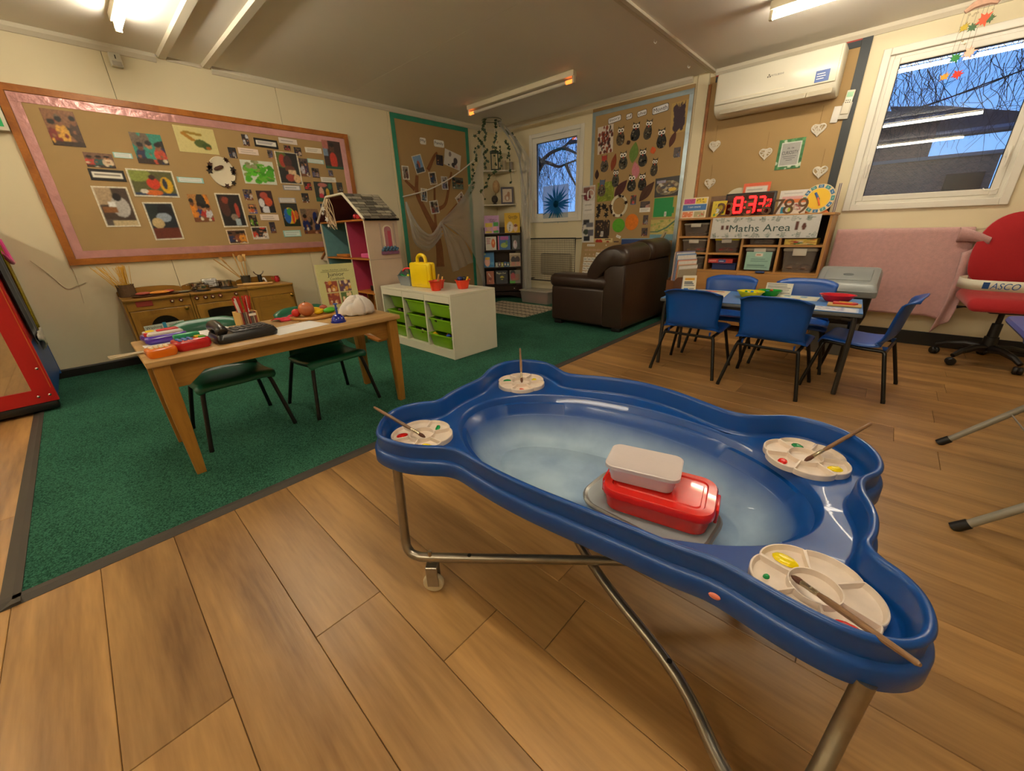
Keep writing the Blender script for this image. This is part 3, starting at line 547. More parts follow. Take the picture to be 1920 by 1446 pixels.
# ------------------------------------------------------------------ white storage unit with green trays
mWhite = M('white_melamine', 'dedac6', 0.4, var=.02); mLime = M('lime_green_tray', '7db01c', 0.35, var=.05); mLimeIn = mLime
UX0, UX1, UY0, UY1, UH = 1.15, 2.24, -2.865, -2.345, .565
su = thing('storage_unit', 'white storage unit with nine lime green pull-out trays', 'storage unit', (UX0, UY0, .008)); UW, UD = UX1 - UX0, UY1 - UY0; UHh = UH - .008
obj('top_panel', G().rbox(0, 0, UHh - .02, UW, UD, UHh, .002, 1), mWhite, su, 0)
for a in (0, UW - .02): obj('side_panel', G().rbox(a, 0, 0, a + .02, UD, UHh - .0205, .002, 1), mWhite, su, 0)
cw = (UW - .04) / 3
for k in (1, 2): obj('divider', G().box(.02 + cw * k - .008, .004, .075, .02 + cw * k + .008, UD - .01, UHh - .0205), mWhite, su, 0)
obj('base_panel', G().box(.0205, .004, .055, UW - .0205, UD - .01, .074), mWhite, su, 0); obj('plinth', G().box(.0205, .006, .0, UW - .0205, .022, .0545), mWhite, su, 0)
obj('back_panel', G().box(.0205, UD - .009, .0, UW - .0205, UD, UHh - .0205), mWhite, su, 0)
for k in range(3): obj('fascia', G().rbox(.0215 + cw * k, .001, UHh - .078, .0185 + cw * (k + 1), .014, UHh - .0215, .001, 1), mWhite, su, 0)
mRunner = M('white_runner', 'd8d6cc', 0.5)
def tray_mesh(W, D, Hh, dy):
    g = G(); t_ = .004; x0 = .03; zt_ = Hh
    def rr(i, z): return rrect(W / 2, D / 2, W / 2 - i, D / 2 - i, .02, 0, z, 3)
    g.loft([rr(x0, 0), rr(x0 - .004, .006), rr(x0 - .02, zt_ - .012), rr(.0, zt_ - .010), rr(0, zt_), rr(.012, zt_), rr(x0 - .016, zt_ - .002), rr(x0, .008), rr(W * .3, .008)], True, True); return mesh_of(g, 'tray', mLime, 35)
TM = tray_mesh(cw - .022, UD - .10, .115, 0); toys = ['c62a1e', '2b50b8', 'e0b020', 'd8762a', '20241e', '8a3a8a']
random.seed(9); zr = [.30 + .075, .155 + .082, .082]
for k in range(3):
    for r_ in range(3):
        z = [.347, .213, .079][r_]; y = -.0 + (.045 if (k, r_) == (0, 0) else .0) - (.018 if (k, r_) == (2, 2) else 0)
        o = obj('tray', TM, None, su); o.location = (.02 + cw * k + .011, .012 + y, z)
        for s_ in (-1, 1): xx = .02 + cw * (k + .5) + s_ * (cw / 2 - .0115); obj('runner', G().rbox(xx - .0025, .006, z + .093, xx + .0025, UD - .03, z + .101, .001, 1), mRunner, su, 0)
        if (k, r_) in ((2, 2), (1, 1), (0, 2), (1, 2), (2, 1), (0, 1)):
            for q in range(7 if (k, r_) == (2, 2) else 4):
                c = random.choice(toys if (k, r_) == (2, 2) else ['20241e', '3a3228', '55402c']); px, py = random.uniform(.05, cw - .09), random.uniform(.03, .2); s_ = random.uniform(.022, .034)
                b_ = obj('toy_piece', G().at((px, py, .095), random.uniform(0, 1), random.uniform(0, 1), random.uniform(0, 3)).rbox(-s_, -s_ * .6, -s_ * .5, s_, s_ * .6, s_ * .5, .006, 2), M('toy_' + c, c, .35), o)
# ------------------------------------------------------------------ things on the storage unit
UT = UH
t = thing('tool_caddy', 'small grey plastic caddy with a red handle on the white unit', 'caddy', (1.37, -2.66, UT), .05)
mGreyC = M('grey_caddy_plastic', '7e8488', 0.4)
g = G(); g.loft([rrect(0, 0, .085, .06, .015, 0, 0, 3), rrect(0, 0, .10, .075, .018, 0, .085, 3), rrect(0, 0, .106, .08, .02, 0, .088, 3), rrect(0, 0, .106, .08, .02, 0, .093, 3), rrect(0, 0, .098, .073, .017, 0, .093, 3), rrect(0, 0, .083, .058, .014, 0, .006, 3)], True, True); obj('tub', g, mGreyC, t)
for s_ in (-1, 1): obj('end_wall', G().prism([(-.072, .088), (.072, .088), (.02, .135), (-.02, .135)], .098 * s_ - .003, .098 * s_ + .003, 'yz'), mGreyC, t, 0)
obj('handle', G().tube(bent([(-.098, 0, .128), (-.06, 0, .152), (0, 0, .158), (.06, 0, .152), (.098, 0, .128)]), .009, 10), M('red_handle', 'd8343a', .4), t)
for i, (c, x, y) in enumerate((('1a8a4a', -.06, -.03), ('1a8a4a', -.02, .02), ('e0d020', .03, -.02), ('e0b83a', .065, .01), ('1a8a4a', -.05, .03))): obj('peg', G().at((x, y, .085), .2 * i, .5, i).rbox(-.03, -.014, -.01, .03, .014, .012, .005), M('peg_' + c, c, .4), t)
mYel = M('yellow_case_plastic', 'f0cf08', 0.33, var=.04)
t = thing('carry_case', 'yellow plastic carry case with a moulded loop handle standing on the white unit', 'case', (1.645, -2.69, UT), .12)
def case_half(y0, y1): return G().rbox(-.135, y0, 0, .135, y1, .225, .02, 3)
obj('front_shell', case_half(-.045, -.003), mYel, t); obj('rear_shell', case_half(.003, .045), mYel, t); obj('front_panel', G().rbox(-.11, -.052, .03, .11, -.044, .20, .006, 2), mYel, t)
g = G(); th = [PI * i / 10 for i in range(11)]; g.tube([(-.055, 0, .215)] + [(-.055 * math.cos(a), 0, .245 + .045 * math.sin(a)) for a in th] + [(.055, 0, .215)], .016, 10); obj('handle', g, mYel, t)
obj('foot', G().rbox(-.07, -.012, .222, -.045, .012, .232, .003), mYel, t)
mRedPot = M('red_orange_pot', 'd83a16', 0.35)
def pot(x, y, label, r=.055, h=.075):
    t = thing('pot', label, 'pot', (x, y, UT), 0, 'red pots on the white unit'); g = G(); g.lathe([(r * .62, 0), (r * .68, .003), (r * .93, h - .008), (r * 1.04, h - .006), (r * 1.04, h), (r * .95, h), (r * .64, .006), (.002, .006)], 20, cap0=True); obj('pot_body', g, mRedPot, t); return t
p1 = pot(1.835, -2.66, 'red pot holding wooden sticks, beside the yellow case, left of three'); p2 = pot(1.93, -2.765, 'red pot with a wooden spoon, front one of three on the white unit', .06, .085); p3 = pot(2.04, -2.55, 'red pot with dark blue and yellow toys, right of three on the white unit', .068, .078)
mStick = M('pale_wood_stick', 'd8a85a', .5)
for p, l_ in ((p1, ((-.03, 0, -.05, .02), (.02, .01, .03, .0))), (p2, ((.0, 0, .045, .01), (.015, .02, -.02, .02)))):
    for (x, y, dx, dy) in l_: obj('stick', G().cyl((x, y, .012), (x + dx, y + dy, .14 if p is p2 and dx > 0 else .105), .006, n=8), mStick, p)
for (x, y, c) in ((-.03, 0, '1a2a5a'), (.0, .02, '202024'), (-.01, -.025, '1a2a6a')): obj('toy_piece', G().sphere((x, y, .085), (.028, .02, .02)), M('toy_' + c, c, .4), p3)
obj('stick', G().cyl((.02, 0, .02), (.075, .0, .105), .008, n=8), M('yellow_stick', 'e8c020', .4), p3)
# ================================================================== blue table and chairs
mTblue = M('pale_blue_laminate', '3a7cc0', 0.35); mEdge = M('grey_table_edge', '5e6468', 0.5); mGreyLeg = M('grey_steel_leg', '3c3a36', 0.4, .4)
BT = .53
t = thing('classroom_table', 'blue-topped classroom table with grey steel legs, five blue chairs around it', 'table', (4.155, -1.575, 0), .055)
obj('table_top', G().rbox(-.59, -.285, BT - .004, .59, .285, BT, .0015, 1), mTblue, t, 0); obj('edge_band', G().rbox(-.592, -.287, BT - .026, .592, .287, BT - .0045, .005, 2), mEdge, t)
for sx in (-1, 1):
    for sy in (-1, 1): obj('leg', G().tube(bent([(.50 * sx, .245 * sy, BT - .04), (.54 * sx, .25 * sy, BT - .045), (.562 * sx, .255 * sy, BT - .075), (.565 * sx, .256 * sy, .006)]), .0135, 10), mGreyLeg, t)
for sy in (-1, 1): obj('rail', G().rbox(-.5, .245 * sy - .012, BT - .05, .5, .245 * sy + .012, BT - .027, .004), mGreyLeg, t)
bc = make_chair('moulded_chair', 'blue plastic chair at the near left of the blue table, its back to the room', mBlueC, .335, .40, .62, .36, 'blue chairs at the blue table'); bc.location = (3.835, -1.80, 0); bc.rotation_euler = (0, 0, PI / 2 + .02)
dup(bc, (4.352, -1.845, 0), PI / 2 - .03, 'blue plastic chair in the middle of the near side, its back to the water tray')
dup(bc, (3.86, -1.235, 0), -PI / 2 + .08, 'blue plastic chair behind the table on the left, below the wooden cabinet')
dup(bc, (4.38, -1.215, 0), -PI / 2 + .05, 'blue plastic chair behind the table on the right, in front of the grey bin')
dup(bc, (4.785, -1.53, 0), PI - .12, 'blue plastic chair seen from the side at the right end of the table')
# ------------------------------------------------------------------ leather armchair
mLea = M('dark_brown_leather', '33241c', 0.36, var=.18, scale=8, bump=.12, bscale=26); mFoot = M('black_wood_foot', '0c0a09', .5)
sf = thing('leather_armchair', 'big dark brown leather armchair seen from behind at the edge of the carpet', 'armchair', (2.47, -.66, .0085))
def pad(x0, y0, z0, x1, y1, z1, r, f=None, seg=5):
    g = G().rbox(x0, y0, z0, x1, y1, z1, r, seg)
    if f: g.v = [f(*p) for p in g.v]
    return g
X0, X1, Y0, Y1 = -.45, .45, -.56, .54
obj('base', pad(X0 + .03, Y0 + .02, .05, X1 - .02, Y1 - .02, .30, .03), mLea, sf)
for (a, b) in ((Y0, Y0 + .24), (Y1 - .24, Y1)):
    obj('arm_panel', pad(X0, a, .045, .24, b, .44, .035), mLea, sf)
    o = obj('arm_cushion', pad(X0 - .03, a - .018, .42, .27, b + .02, .565, .066, lambda x, y, z: (x, y, z + (.014 * math.sin((x + .45) * 4.6) if z > .5 else 0)), 6), mLea, sf)
obj('back_panel', G().loft([[(x, y, z) for x, y in ((.20, Y0), (.45, Y0), (.45, Y1), (.20, Y1))] if False else rrect(.335 + dx, -.01, .125 - sh, .55 - sh, .03, 0, z, 4) for z, dx, sh in ((.045, 0, .01), (.07, 0, 0), (.45, 0, 0), (.62, .0, .002), (.69, -.002, .012))]), mLea, sf, 50)
def sag(x, y, z): return (x + .05 * (z - .70), y, z + .035 * (y + .56) / 1.14 - .02 * math.exp(-((y - .02) / .1) ** 2) * (1 if z > .75 else 0))
for (a, b, k) in ((Y0 - .01, .005, 0), (.0, Y1 - .01, .012)):
    hp = catmull([(.02, 0, .50), (.0, 0, .58), (.05, 0, .68), (.13, 0, .78), (.24, 0, .85 + k), (.36, 0, .865 + k), (.45, 0, .82 + k), (.475, 0, .74), (.44, 0, .67), (.30, 0, .66), (.18, 0, .56), (.09, 0, .48)], 3, True); cxz = (.25, .70); g = G(); rg = []
    for yy, kk in ((a, .72), (a + .012, .88), (a + .04, .98), (a + .09, 1.0), (a + .2, .975), ((a + b) / 2, .985), (b - .2, .97), (b - .09, 1.0), (b - .04, .985), (b - .012, .9), (b, .78)): rg.append([(cxz[0] + (x - cxz[0]) * kk, yy, cxz[1] + (z - cxz[1]) * kk + .03 * (yy + .56) / 1.14) for x, _, z in hp])
    obj('head_cushion', g.loft(rg), mLea, sf, 180)
obj('back_cushion', pad(-.02, Y0 + .22, .34, .26, Y1 - .22, .68, .09), mLea, sf); obj('seat_cushion', pad(X0 - .015, Y0 + .235, .26, .16, Y1 - .235, .44, .06), mLea, sf)
for x in (X0 + .08, X1 - .07):
    for y in (Y0 + .08, Y1 - .08): obj('foot', G().rbox(x - .05, y - .05, 0, x + .05, y + .05, .05, .006), mFoot, sf)
# ------------------------------------------------------------------ beech cabinet
mBeech = wood('beech_veneer', 'c08d50', 'a5743a', 'X', .4, 5, .1, .05, .02); mBeechZ = wood('beech_veneer_upright', 'c08d50', 'a5743a', 'Z', .4, 5, .1, .05, .02); mHole = M('cabinet_back', '3a2c20', .8)
CX0, CX1, CY, CT = 3.09, 4.37, -.42, 1.105
cb = thing('shelf_cabinet', 'beech cabinet with pigeonholes over plain doors, below the brown maths display', 'cabinet', (0, 0, 0))
obj('side_panel', G().box(CX0, CY, .0, CX0 + .02, -.03, CT - .021), mBeechZ, cb, 0); obj('side_panel', G().box(CX1 - .02, CY, .0, CX1, -.03, CT - .021), mBeechZ, cb, 0)
obj('top_panel', G().rbox(CX0 - .008, CY - .01, CT - .02, CX1 + .012, -.028, CT, .003, 1), mBeech, cb, 0); obj('back_panel', G().box(CX0 + .02, -.045, .05, CX1 - .02, -.031, CT - .021), mHole, cb, 0)
ZB = .605
obj('middle_shelf', G().box(CX0 + .0205, CY, ZB - .02, CX1 - .0205, -.046, ZB), mBeech, cb, 0); obj('bottom_shelf', G().box(CX0 + .0205, CY + .02, .06, CX1 - .0205, -.046, .08), mBeech, cb, 0)
D1, D2, D3 = 3.41, 3.72, 4.03
for d in (D1, D2, D3): obj('divider', G().box(d - .01, CY + .002, ZB + .0005, d + .01, -.046, CT - .021), mBeechZ, cb, 0)
for (a, b, z) in ((CX0 + .0205, D1 - .0105, .93), (CX0 + .0205, D1 - .0105, .77), (D1 + .0105, D2 - .0105, .93), (D1 + .0105, D2 - .0105, .77), (D2 + .0105, D3 - .0105, .845), (D3 + .0105, CX1 - .0205, .845)): obj('shelf', G().box(a, CY + .002, z - .018, b, -.046, z), mBeech, cb, 0)
for (a, b) in ((CX0 + .003, D2 - .0015), (D2 + .0015, CX1 - .003)): obj('door', G().rbox(a, CY - .018, .065, b, CY - .0005, ZB - .0215, .002, 1), mBeech, cb, 0)
obj('door_handle', G().rbox(3.88, CY - .024, ZB - .012, 3.96, CY - .004, ZB + .004, .006), M('blue_handle', '2a4a8a', .4), cb)
# storage boxes in the pigeonholes
mBoxClear = M('smoky_clear_box', '8d7f74', 0.25, alpha=.55, spec=.5)
def clear_box(x0, x1, z, h, label, fill, lidc=None, yf=-.40):
    w = x1 - x0; t = thing('storage_box', label, 'storage box', ((x0 + x1) / 2, yf, z + .001), 0, 'clear boxes in the cabinet'); D = .30
    obj('tub', G().loft([rrect(0, D / 2, w * .42, D * .42, .012, 0, 0, 3), rrect(0, D / 2, w * .48, D * .49, .014, 0, h * .86, 3)], True, False), mBoxClear, t); obj('lid', G().loft([rrect(0, D / 2, w * .485, D * .495, .014, 0, h * .86, 3), rrect(0, D / 2, w * .5, D * .5, .016, 0, h * .88, 3), rrect(0, D / 2, w * .5, D * .5, .016, 0, h * .95, 3), rrect(0, D / 2, w * .46, D * .46, .014, 0, h, 3)]), M('lid_' + (lidc or 'b9b0a2'), lidc or 'b9b0a2', .35, alpha=1.0 if lidc else .7), t)
    obj('clip', G().rbox(-w * .2, -.006, h * .68, w * .2, .004, h * .97, .004), M('clear_clip', 'c9c2b4', .3), t)
    for i, c in enumerate(fill):
        xx = -w * .3 + w * .6 * (i + .5) / len(fill); obj('contents', G().sphere((xx, .10 + .05 * (i % 2), h * .16 + .006), (w * .2, .09, h * .14), 10, 6), M('fill_' + c, c, .5), t)
    return t
clear_box(3.135, 3.385, .93, .125, 'smoky clear storage box, topmost of the left column in the cabinet', ['6a5038', '8a5a2a', '5a4a40'])
clear_box(3.135, 3.385, .77, .13, 'smoky clear storage box with red bits, second down in the left column', ['7a6a3a', '8a4a38', 'b04030'])
clear_box(3.15, 3.385, ZB, .125, 'clear storage box with green contents, bottom of the left column', ['5a6a2a', '3f5a2a'])
clear_box(3.46, 3.69, .77, .135, 'clear storage box with a yellow lid and red pieces in the cabinet', ['b02028', 'c03038', '9a2030'], 'd8c81a')
clear_box(3.76, 3.99, .845, .10, 'shallow clear box half hidden below the printed banner', ['5a6068', '3a4048'])
clear_box(4.065, 4.325, ZB, .215, 'big clear box of brown paper pieces, lower right pigeonhole', ['7a5a40', '8a6a50', '6a4a38'])
t = clear_box(3.755, 4.005, ZB, .215, 'big clear box with a pale green handwritten sheet on its front', ['4a3a30', '5a4a3a'])
pc = Pic(26, 18, '9cc4b4', 5, .04); pc.b(.36, .74, .66, .92, 'f0e6d8').rows(.4, .78, .62, .88, 1, 'c8743a', .03).rows(.22, .42, .9, .66, 2, '5a7a72', .02).rows(.1, .1, .9, .3, 2, '5a7a72', .02)
o = obj('front_sheet', print_mesh(pc, .215, .165, .001, .5), None, t); o.location = (0, -.008, .095)
t = thing('game_box', 'red and blue cardboard game box lying in the second pigeonhole', 'game box', (3.545, -.40, ZB + .066)); pc = Pic(24, 6, 'c63a34', 2, .15).b(.42, .1, .72, .9, '33508a').rows(.05, .3, .38, .7, 1, 'e8c8b8', .1).rows(.46, .3, .7, .6, 1, 'c8d0e0', .08)
obj('carton', G().rbox(-.115, .0, 0, .115, .2, .04, .002, 1), M('red_carton', 'b83a36', .5), t, 0); obj('front_print', print_mesh(pc, .226, .037, .001, .4), None, t).location = (0, 0, .02)
t = thing('game_box', 'plain dark blue box under the red and blue game box', 'game box', (3.58, -.39, ZB + .001)); obj('carton', G().rbox(-.11, 0, 0, .11, .22, .052, .003, 1), M('navy_carton', '1c2f66', .45), t, 0); obj('lid', G().rbox(-.113, -.003, .0525, .113, .223, .064, .003, 1), M('navy_carton', '1c2f66', .45), t, 0)
t = thing('game_box', 'flat yellow and red picture box in the upper right pigeonhole under the banner', 'game box', (4.18, -.40, .846)); obj('carton', G().rbox(-.12, 0, 0, .12, .22, .05, .002, 1), M('yellow_carton', 'd8b84a', .5), t, 0)
obj('front_print', print_mesh(Pic(20, 5, 'e8c85a', 8, .1).blots(['c83a2a', '3a7a3a', 'f0e0c0', 'b85a2a'], 12, .05, .2), .236, .046, .001, .4), None, t).location = (0, 0, .025)
# ------------------------------------------------------------------ grey bin
mBinL = M('grey_bin_lid', '8a8f90', .35, .1); mBag = M('black_bin_bag', '0d0d0f', .3, bump=.6, bscale=30)
t = thing('swing_bin', 'grey-lidded bin with a black liner bag beside the pink towel', 'bin', (4.59, -.68, 0))
obj('body', G().loft([rrect(0, 0, .14, .11, .03, 0, 0.001), rrect(0, 0, .17, .135, .035, 0, .40)]), M('grey_bin_body', '6e7274', .4), t)
obj('liner_bag', G().loft([rrect(0, 0, .158, .126, .04, 0, .26), rrect(0, 0, .176, .143, .042, 0, .33), rrect(0, 0, .181, .146, .042, 0, .42), rrect(0, 0, .184, .149, .04, 0, .50)], False, False), mBag, t)
def tilt_(r, z0, s): return [(x, y, z0 + s * y) for x, y, _ in r]
obj('lid', G().loft([rrect(0, 0, .200, .157, .03, 0, .482), rrect(0, 0, .205, .162, .032, 0, .488), rrect(0, 0, .205, .162, .032, 0, .525), tilt_(rrect(0, .006, .200, .152, .032, 0, 0), .590, .42), tilt_(rrect(0, .012, .186, .135, .03, 0, 0), .622, .42), tilt_(rrect(0, .016, .165, .112, .025, 0, 0), .630, .42)]), mBinL, t, 40)
obj('flap', G().at((0, .01, .634), rx=.40).rbox(-.145, -.09, -.004, .145, .09, .006, .005, 2), mBinL, t); obj('finger_hold', G().at((0, .0, .637), rx=.40).sphere((0, 0, 0), (.035, .018, .006), 14, 6), M('grey_recess', '5e6364', .4), t)
# ------------------------------------------------------------------ heater and towel
t = thing('panel_heater', 'flat cream wall heater mostly hidden by the pink towel', 'heater', (4.40, -.001, 0)); obj('case', G().rbox(0, -.10, .34, .89, -.004, .945, .012, 2), M('cream_heater', 'd2c6a6', .45), t)
for x in (.03, .86): obj('bracket', G().rbox(x - .03, -.09, .945, x + .03, -.01, .958, .003), M('cream_heater', 'd2c6a6', .45), t)
mTow = M('pink_towelling', 'dcacaa', .95, var=.16, scale=40, bump=.8, bscale=260, sheen=.4)
random.seed(2); ph = [random.uniform(0, 6) for _ in range(6)]
def towel(u, v):        # u across, v from the rear hem over the top to the front hem
    x = 4.40 + .82 * u; s = v * .95
    if s < .18: y, z = -.115 + .004 - .0, .955 - (.18 - s) * .0 ; y = -.02 - .105 * (s / .18); z = .9615
    else: y, z = -.128 - .012 * math.sin(u * 21 + ph[0]) * (s - .18) - .016 * math.sin(u * 9 + ph[1] + s * 3) * (s - .1) - .01 * s, .955 - (s - .18) * .885 - (.085 * max(0, u - .86) / .14 * max(0, s - .6))
    x += .055 * max(0, u - .9) / .1 * max(0, .5 - abs(s - .45)) + .04 * u * (s - .2) * (1 if s > .2 else 0)
    return (x, y, z)
t = thing('towel', 'pink towelling throw hung over the heater, one corner trailing onto the red chair', 'towel', (0, 0, 0))
o = obj('cloth', G().grid(towel, 46, 40), mTow, t, 180); solid(o, .006)
def flap(u, v):
    a = v * 2 * PI; r = .045 * (1 - .55 * u) * (1 + .2 * math.sin(3 * a)); return (5.15 + .17 * u, -.15 - .045 * u + r * math.cos(a), .92 - .03 * u * u + r * 1.1 * math.sin(a) - .02 * u)
o = obj('loose_corner', G().grid(flap, 14, 10), mTow, t, 180); solid(o, .006)
def trail(u, v): return (5.205 + .085 * u + .02 * math.sin(v * 3) - .02 * v, -.16 - .03 * math.sin(u * 5 + v * 2), .78 - v * .63 + .05 * u * (1 - v) + .10 * u * v)
o = obj('trailing_fold', G().grid(trail, 10, 18), mTow, t, 180); solid(o, .006)
# ------------------------------------------------------------------ red office chair
mRedF = M('red_upholstery', 'b0141f', .85, var=.08, scale=60, bump=.25, bscale=300, sheen=.3); mBlk = M('black_nylon', '131211', .45)
oc = thing('office_chair', 'red upholstered swivel chair on a black five-star base by the right edge', 'office chair', (5.50, -.375, 0), .12)
for i in range(5):
    a = -PI / 2 + .42 + i * 2 * PI / 5; c, s = math.cos(a), math.sin(a)
    o = obj('base_arm', G().tube([(c * .03, s * .03, .115), (c * .12, s * .12, .12), (c * .22, s * .22, .10), (c * .275, s * .275, .072)], [.03, .024, .019, .016], 10), mBlk, oc)
    w = obj('caster', G().at((c * .275, s * .275, .029), rz=a + .8).at((c * .275, s * .275, .029), ry=PI / 2, rz=a + .9).lathe([(.003, -.026), (.022, -.025), (.028, -.018), (.0285, -.006), (.024, 0), (.0285, .006), (.028, .018), (.022, .025), (.003, .026)], 16, cap0=True, cap1=True), mBlk, o)
obj('gas_lift', G().tube([(0, 0, .09), (0, 0, .20), (0, 0, .202), (0, 0, .30), (0, 0, .302), (0, 0, .41)], [.045, .038, .030, .028, .016, .016], 16), mBlk, oc); obj('mechanism', G().rbox(-.1, -.12, .385, .1, .12, .43, .012), mBlk, oc); obj('lever', G().tube([(-.09, .02, .405), (-.2, .02, .405), (-.235, .02, .40)], [.006, .006, .012], 8), mBlk, oc)
def seatf(x, y, z): return (x * (1 - .05 * max(0, y) / .2), y, z - (.05 * max(0, -y - .1) ** 2 / .02 if y < -.1 else 0) - .02 * (x / .24) ** 2 * 0)
obj('seat', pad(-.24, -.235, .435, .24, .225, .525, .045, seatf), mRedF, oc)
bk = [(-.18, .0), (-.215, .08), (-.225, .2), (-.205, .33), (-.16, .41), (-.09, .455), (0, .465), (.09, .455), (.16, .41), (.205, .33), (.225, .2), (.215, .08), (.18, 0), (.1, -.03), (-.1, -.03)]
bo = [(p[0], p[1]) for p in catmull([(a, b, 0) for a, b in bk], 3, True)]
g = G(); cs = (0, .2)
rings_ = [[((x - cs[0]) * k + cs[0], yy - .03 * (z - .2) - .25 * x * x, .60 + (z - cs[1]) * k + cs[1]) for x, z in bo] for k, yy in ((.3, .205), (.88, .21), (1.0, .225), (1.0, .245), (.9, .262), (.3, .266))]
g.loft(rings_); obj('backrest', g, mRedF, oc, 60); obj('back_stem', G().tube(bent([(0, .05, .415), (0, .22, .41), (0, .285, .47), (0, .262, .66)]), .016, 8), mBlk, oc)
mBelt = M('white_strap', 'e2dcc8', .5)
bl = thing('strap', 'white printed strap stretched across the front of the red office chair', 'strap', (5.50, -.375, .585), .12)
path = [(-.20, .19), (-.262, .10), (-.272, .0), (-.255, -.10), (-.20, -.155), (-.05, -.20), (.1, -.215), (.25, -.18), (.29, -.05), (.27, .10), (.21, .19)]; path = [(p[0], p[1]) for p in catmull([(a, b, 0) for a, b in path], 6)]
g = G(); g.loft([[(x, y, z) for x, y in path] for z in (-.035, .035)], False, False, False); solid(obj('band', g, mBelt, bl, 60), .002)
mBeltB = M('strap_blue', '2b5aa0', .5); g = G(); text_into(g, 'ASCO', 0, 0, .13, .042, 0, 0, .18)
def onbelt(g, s0):
    L = [0]
    for i in range(1, len(path)): L.append(L[-1] + math.hypot(path[i][0] - path[i - 1][0], path[i][1] - path[i - 1][1]))
    out = []
    for x, y, z in g.v:
        s = s0 + x; i = max(1, min(len(L) - 1, int(np.searchsorted(L, s)))); f = (s - L[i - 1]) / (L[i] - L[i - 1]); px = path[i - 1][0] + (path[i][0] - path[i - 1][0]) * f; py = path[i - 1][1] + (path[i][1] - path[i - 1][1]) * f
        tx, ty = path[i][0] - path[i - 1][0], path[i][1] - path[i - 1][1]; l_ = math.hypot(tx, ty); out.append((px + ty / l_ * -(.0022), py - tx / l_ * .0022 if False else py + -(tx / l_) * .0022, z))
    g.v = out; return g
obj('lettering', onbelt(g, .505), mBeltB, bl, 0)
g = G().box(-.016, 0, -.022, .016, .0003, .022); obj('logo_block', onbelt(g, .415), mBeltB, bl, 0)
g = G()
for k in range(4): g.box(-.03 + k * .014, 0, -.024, -.022 + k * .014, .0003, .024)
text_into(g, 'CBS', -.0, -.001, .045, .03, 0); g.v = g.v; obj('logo_stripes', onbelt(g, .345), mBeltB, bl, 0)
# ------------------------------------------------------------------ folding tray stand at the right edge
mTub2 = M('grey_painted_tube', '9c988c', .4, .2); t = thing('folding_tray', 'blue tray on a folding grey tube stand, cut by the right edge', 'tray stand', (5.62, -2.55, 0))
def L2(x, y, z): return (x - 5.62, y + 2.55, z)
for y0, y1 in ((-2.219, -2.17), (-2.995, -2.94)):
    obj('leg', G().tube([L2(5.198, y0, .012), L2(5.60, y1, .505)], .0135, 12), mTub2, t); obj('rubber_foot', G().cyl(L2(5.185, y0, .002), L2(5.217, y0 + .002, .036), .0175, n=12), mBlk, t); obj('leg', G().tube([L2(6.04, y0, .012), L2(5.64, y1, .505)], .0135, 12), mTub2, t)
obj('stay_wire', G().cyl(L2(5.36, -2.20, .21), L2(5.38, -2.97, .24), .003, n=6), mTub2, t)
for x in (5.35, 5.89): obj('top_rail', G().tube([L2(x, -1.97, .535), L2(x, -3.15, .535)], .0125, 10), mTub2, t)
for y in (-2.17, -2.94): obj('cross_rail', G().tube([L2(5.35, y, .52), L2(5.89, y, .52)], .011, 10), mTub2, t)
mTrayB = M('blue_tray_plastic', '1f4fae', .3); g = G()
g.loft([rrect(0, 0, .29, .56, .05, 0, .50), rrect(0, 0, .31, .58, .06, 0, .585), rrect(0, 0, .355, .63, .07, 0, .575), rrect(0, 0, .36, .635, .07, 0, .585), rrect(0, 0, .355, .63, .07, 0, .60), rrect(0, 0, .305, .575, .06, 0, .60), rrect(0, 0, .285, .555, .05, 0, .51)], True, True); obj('tray', g, mTrayB, t)
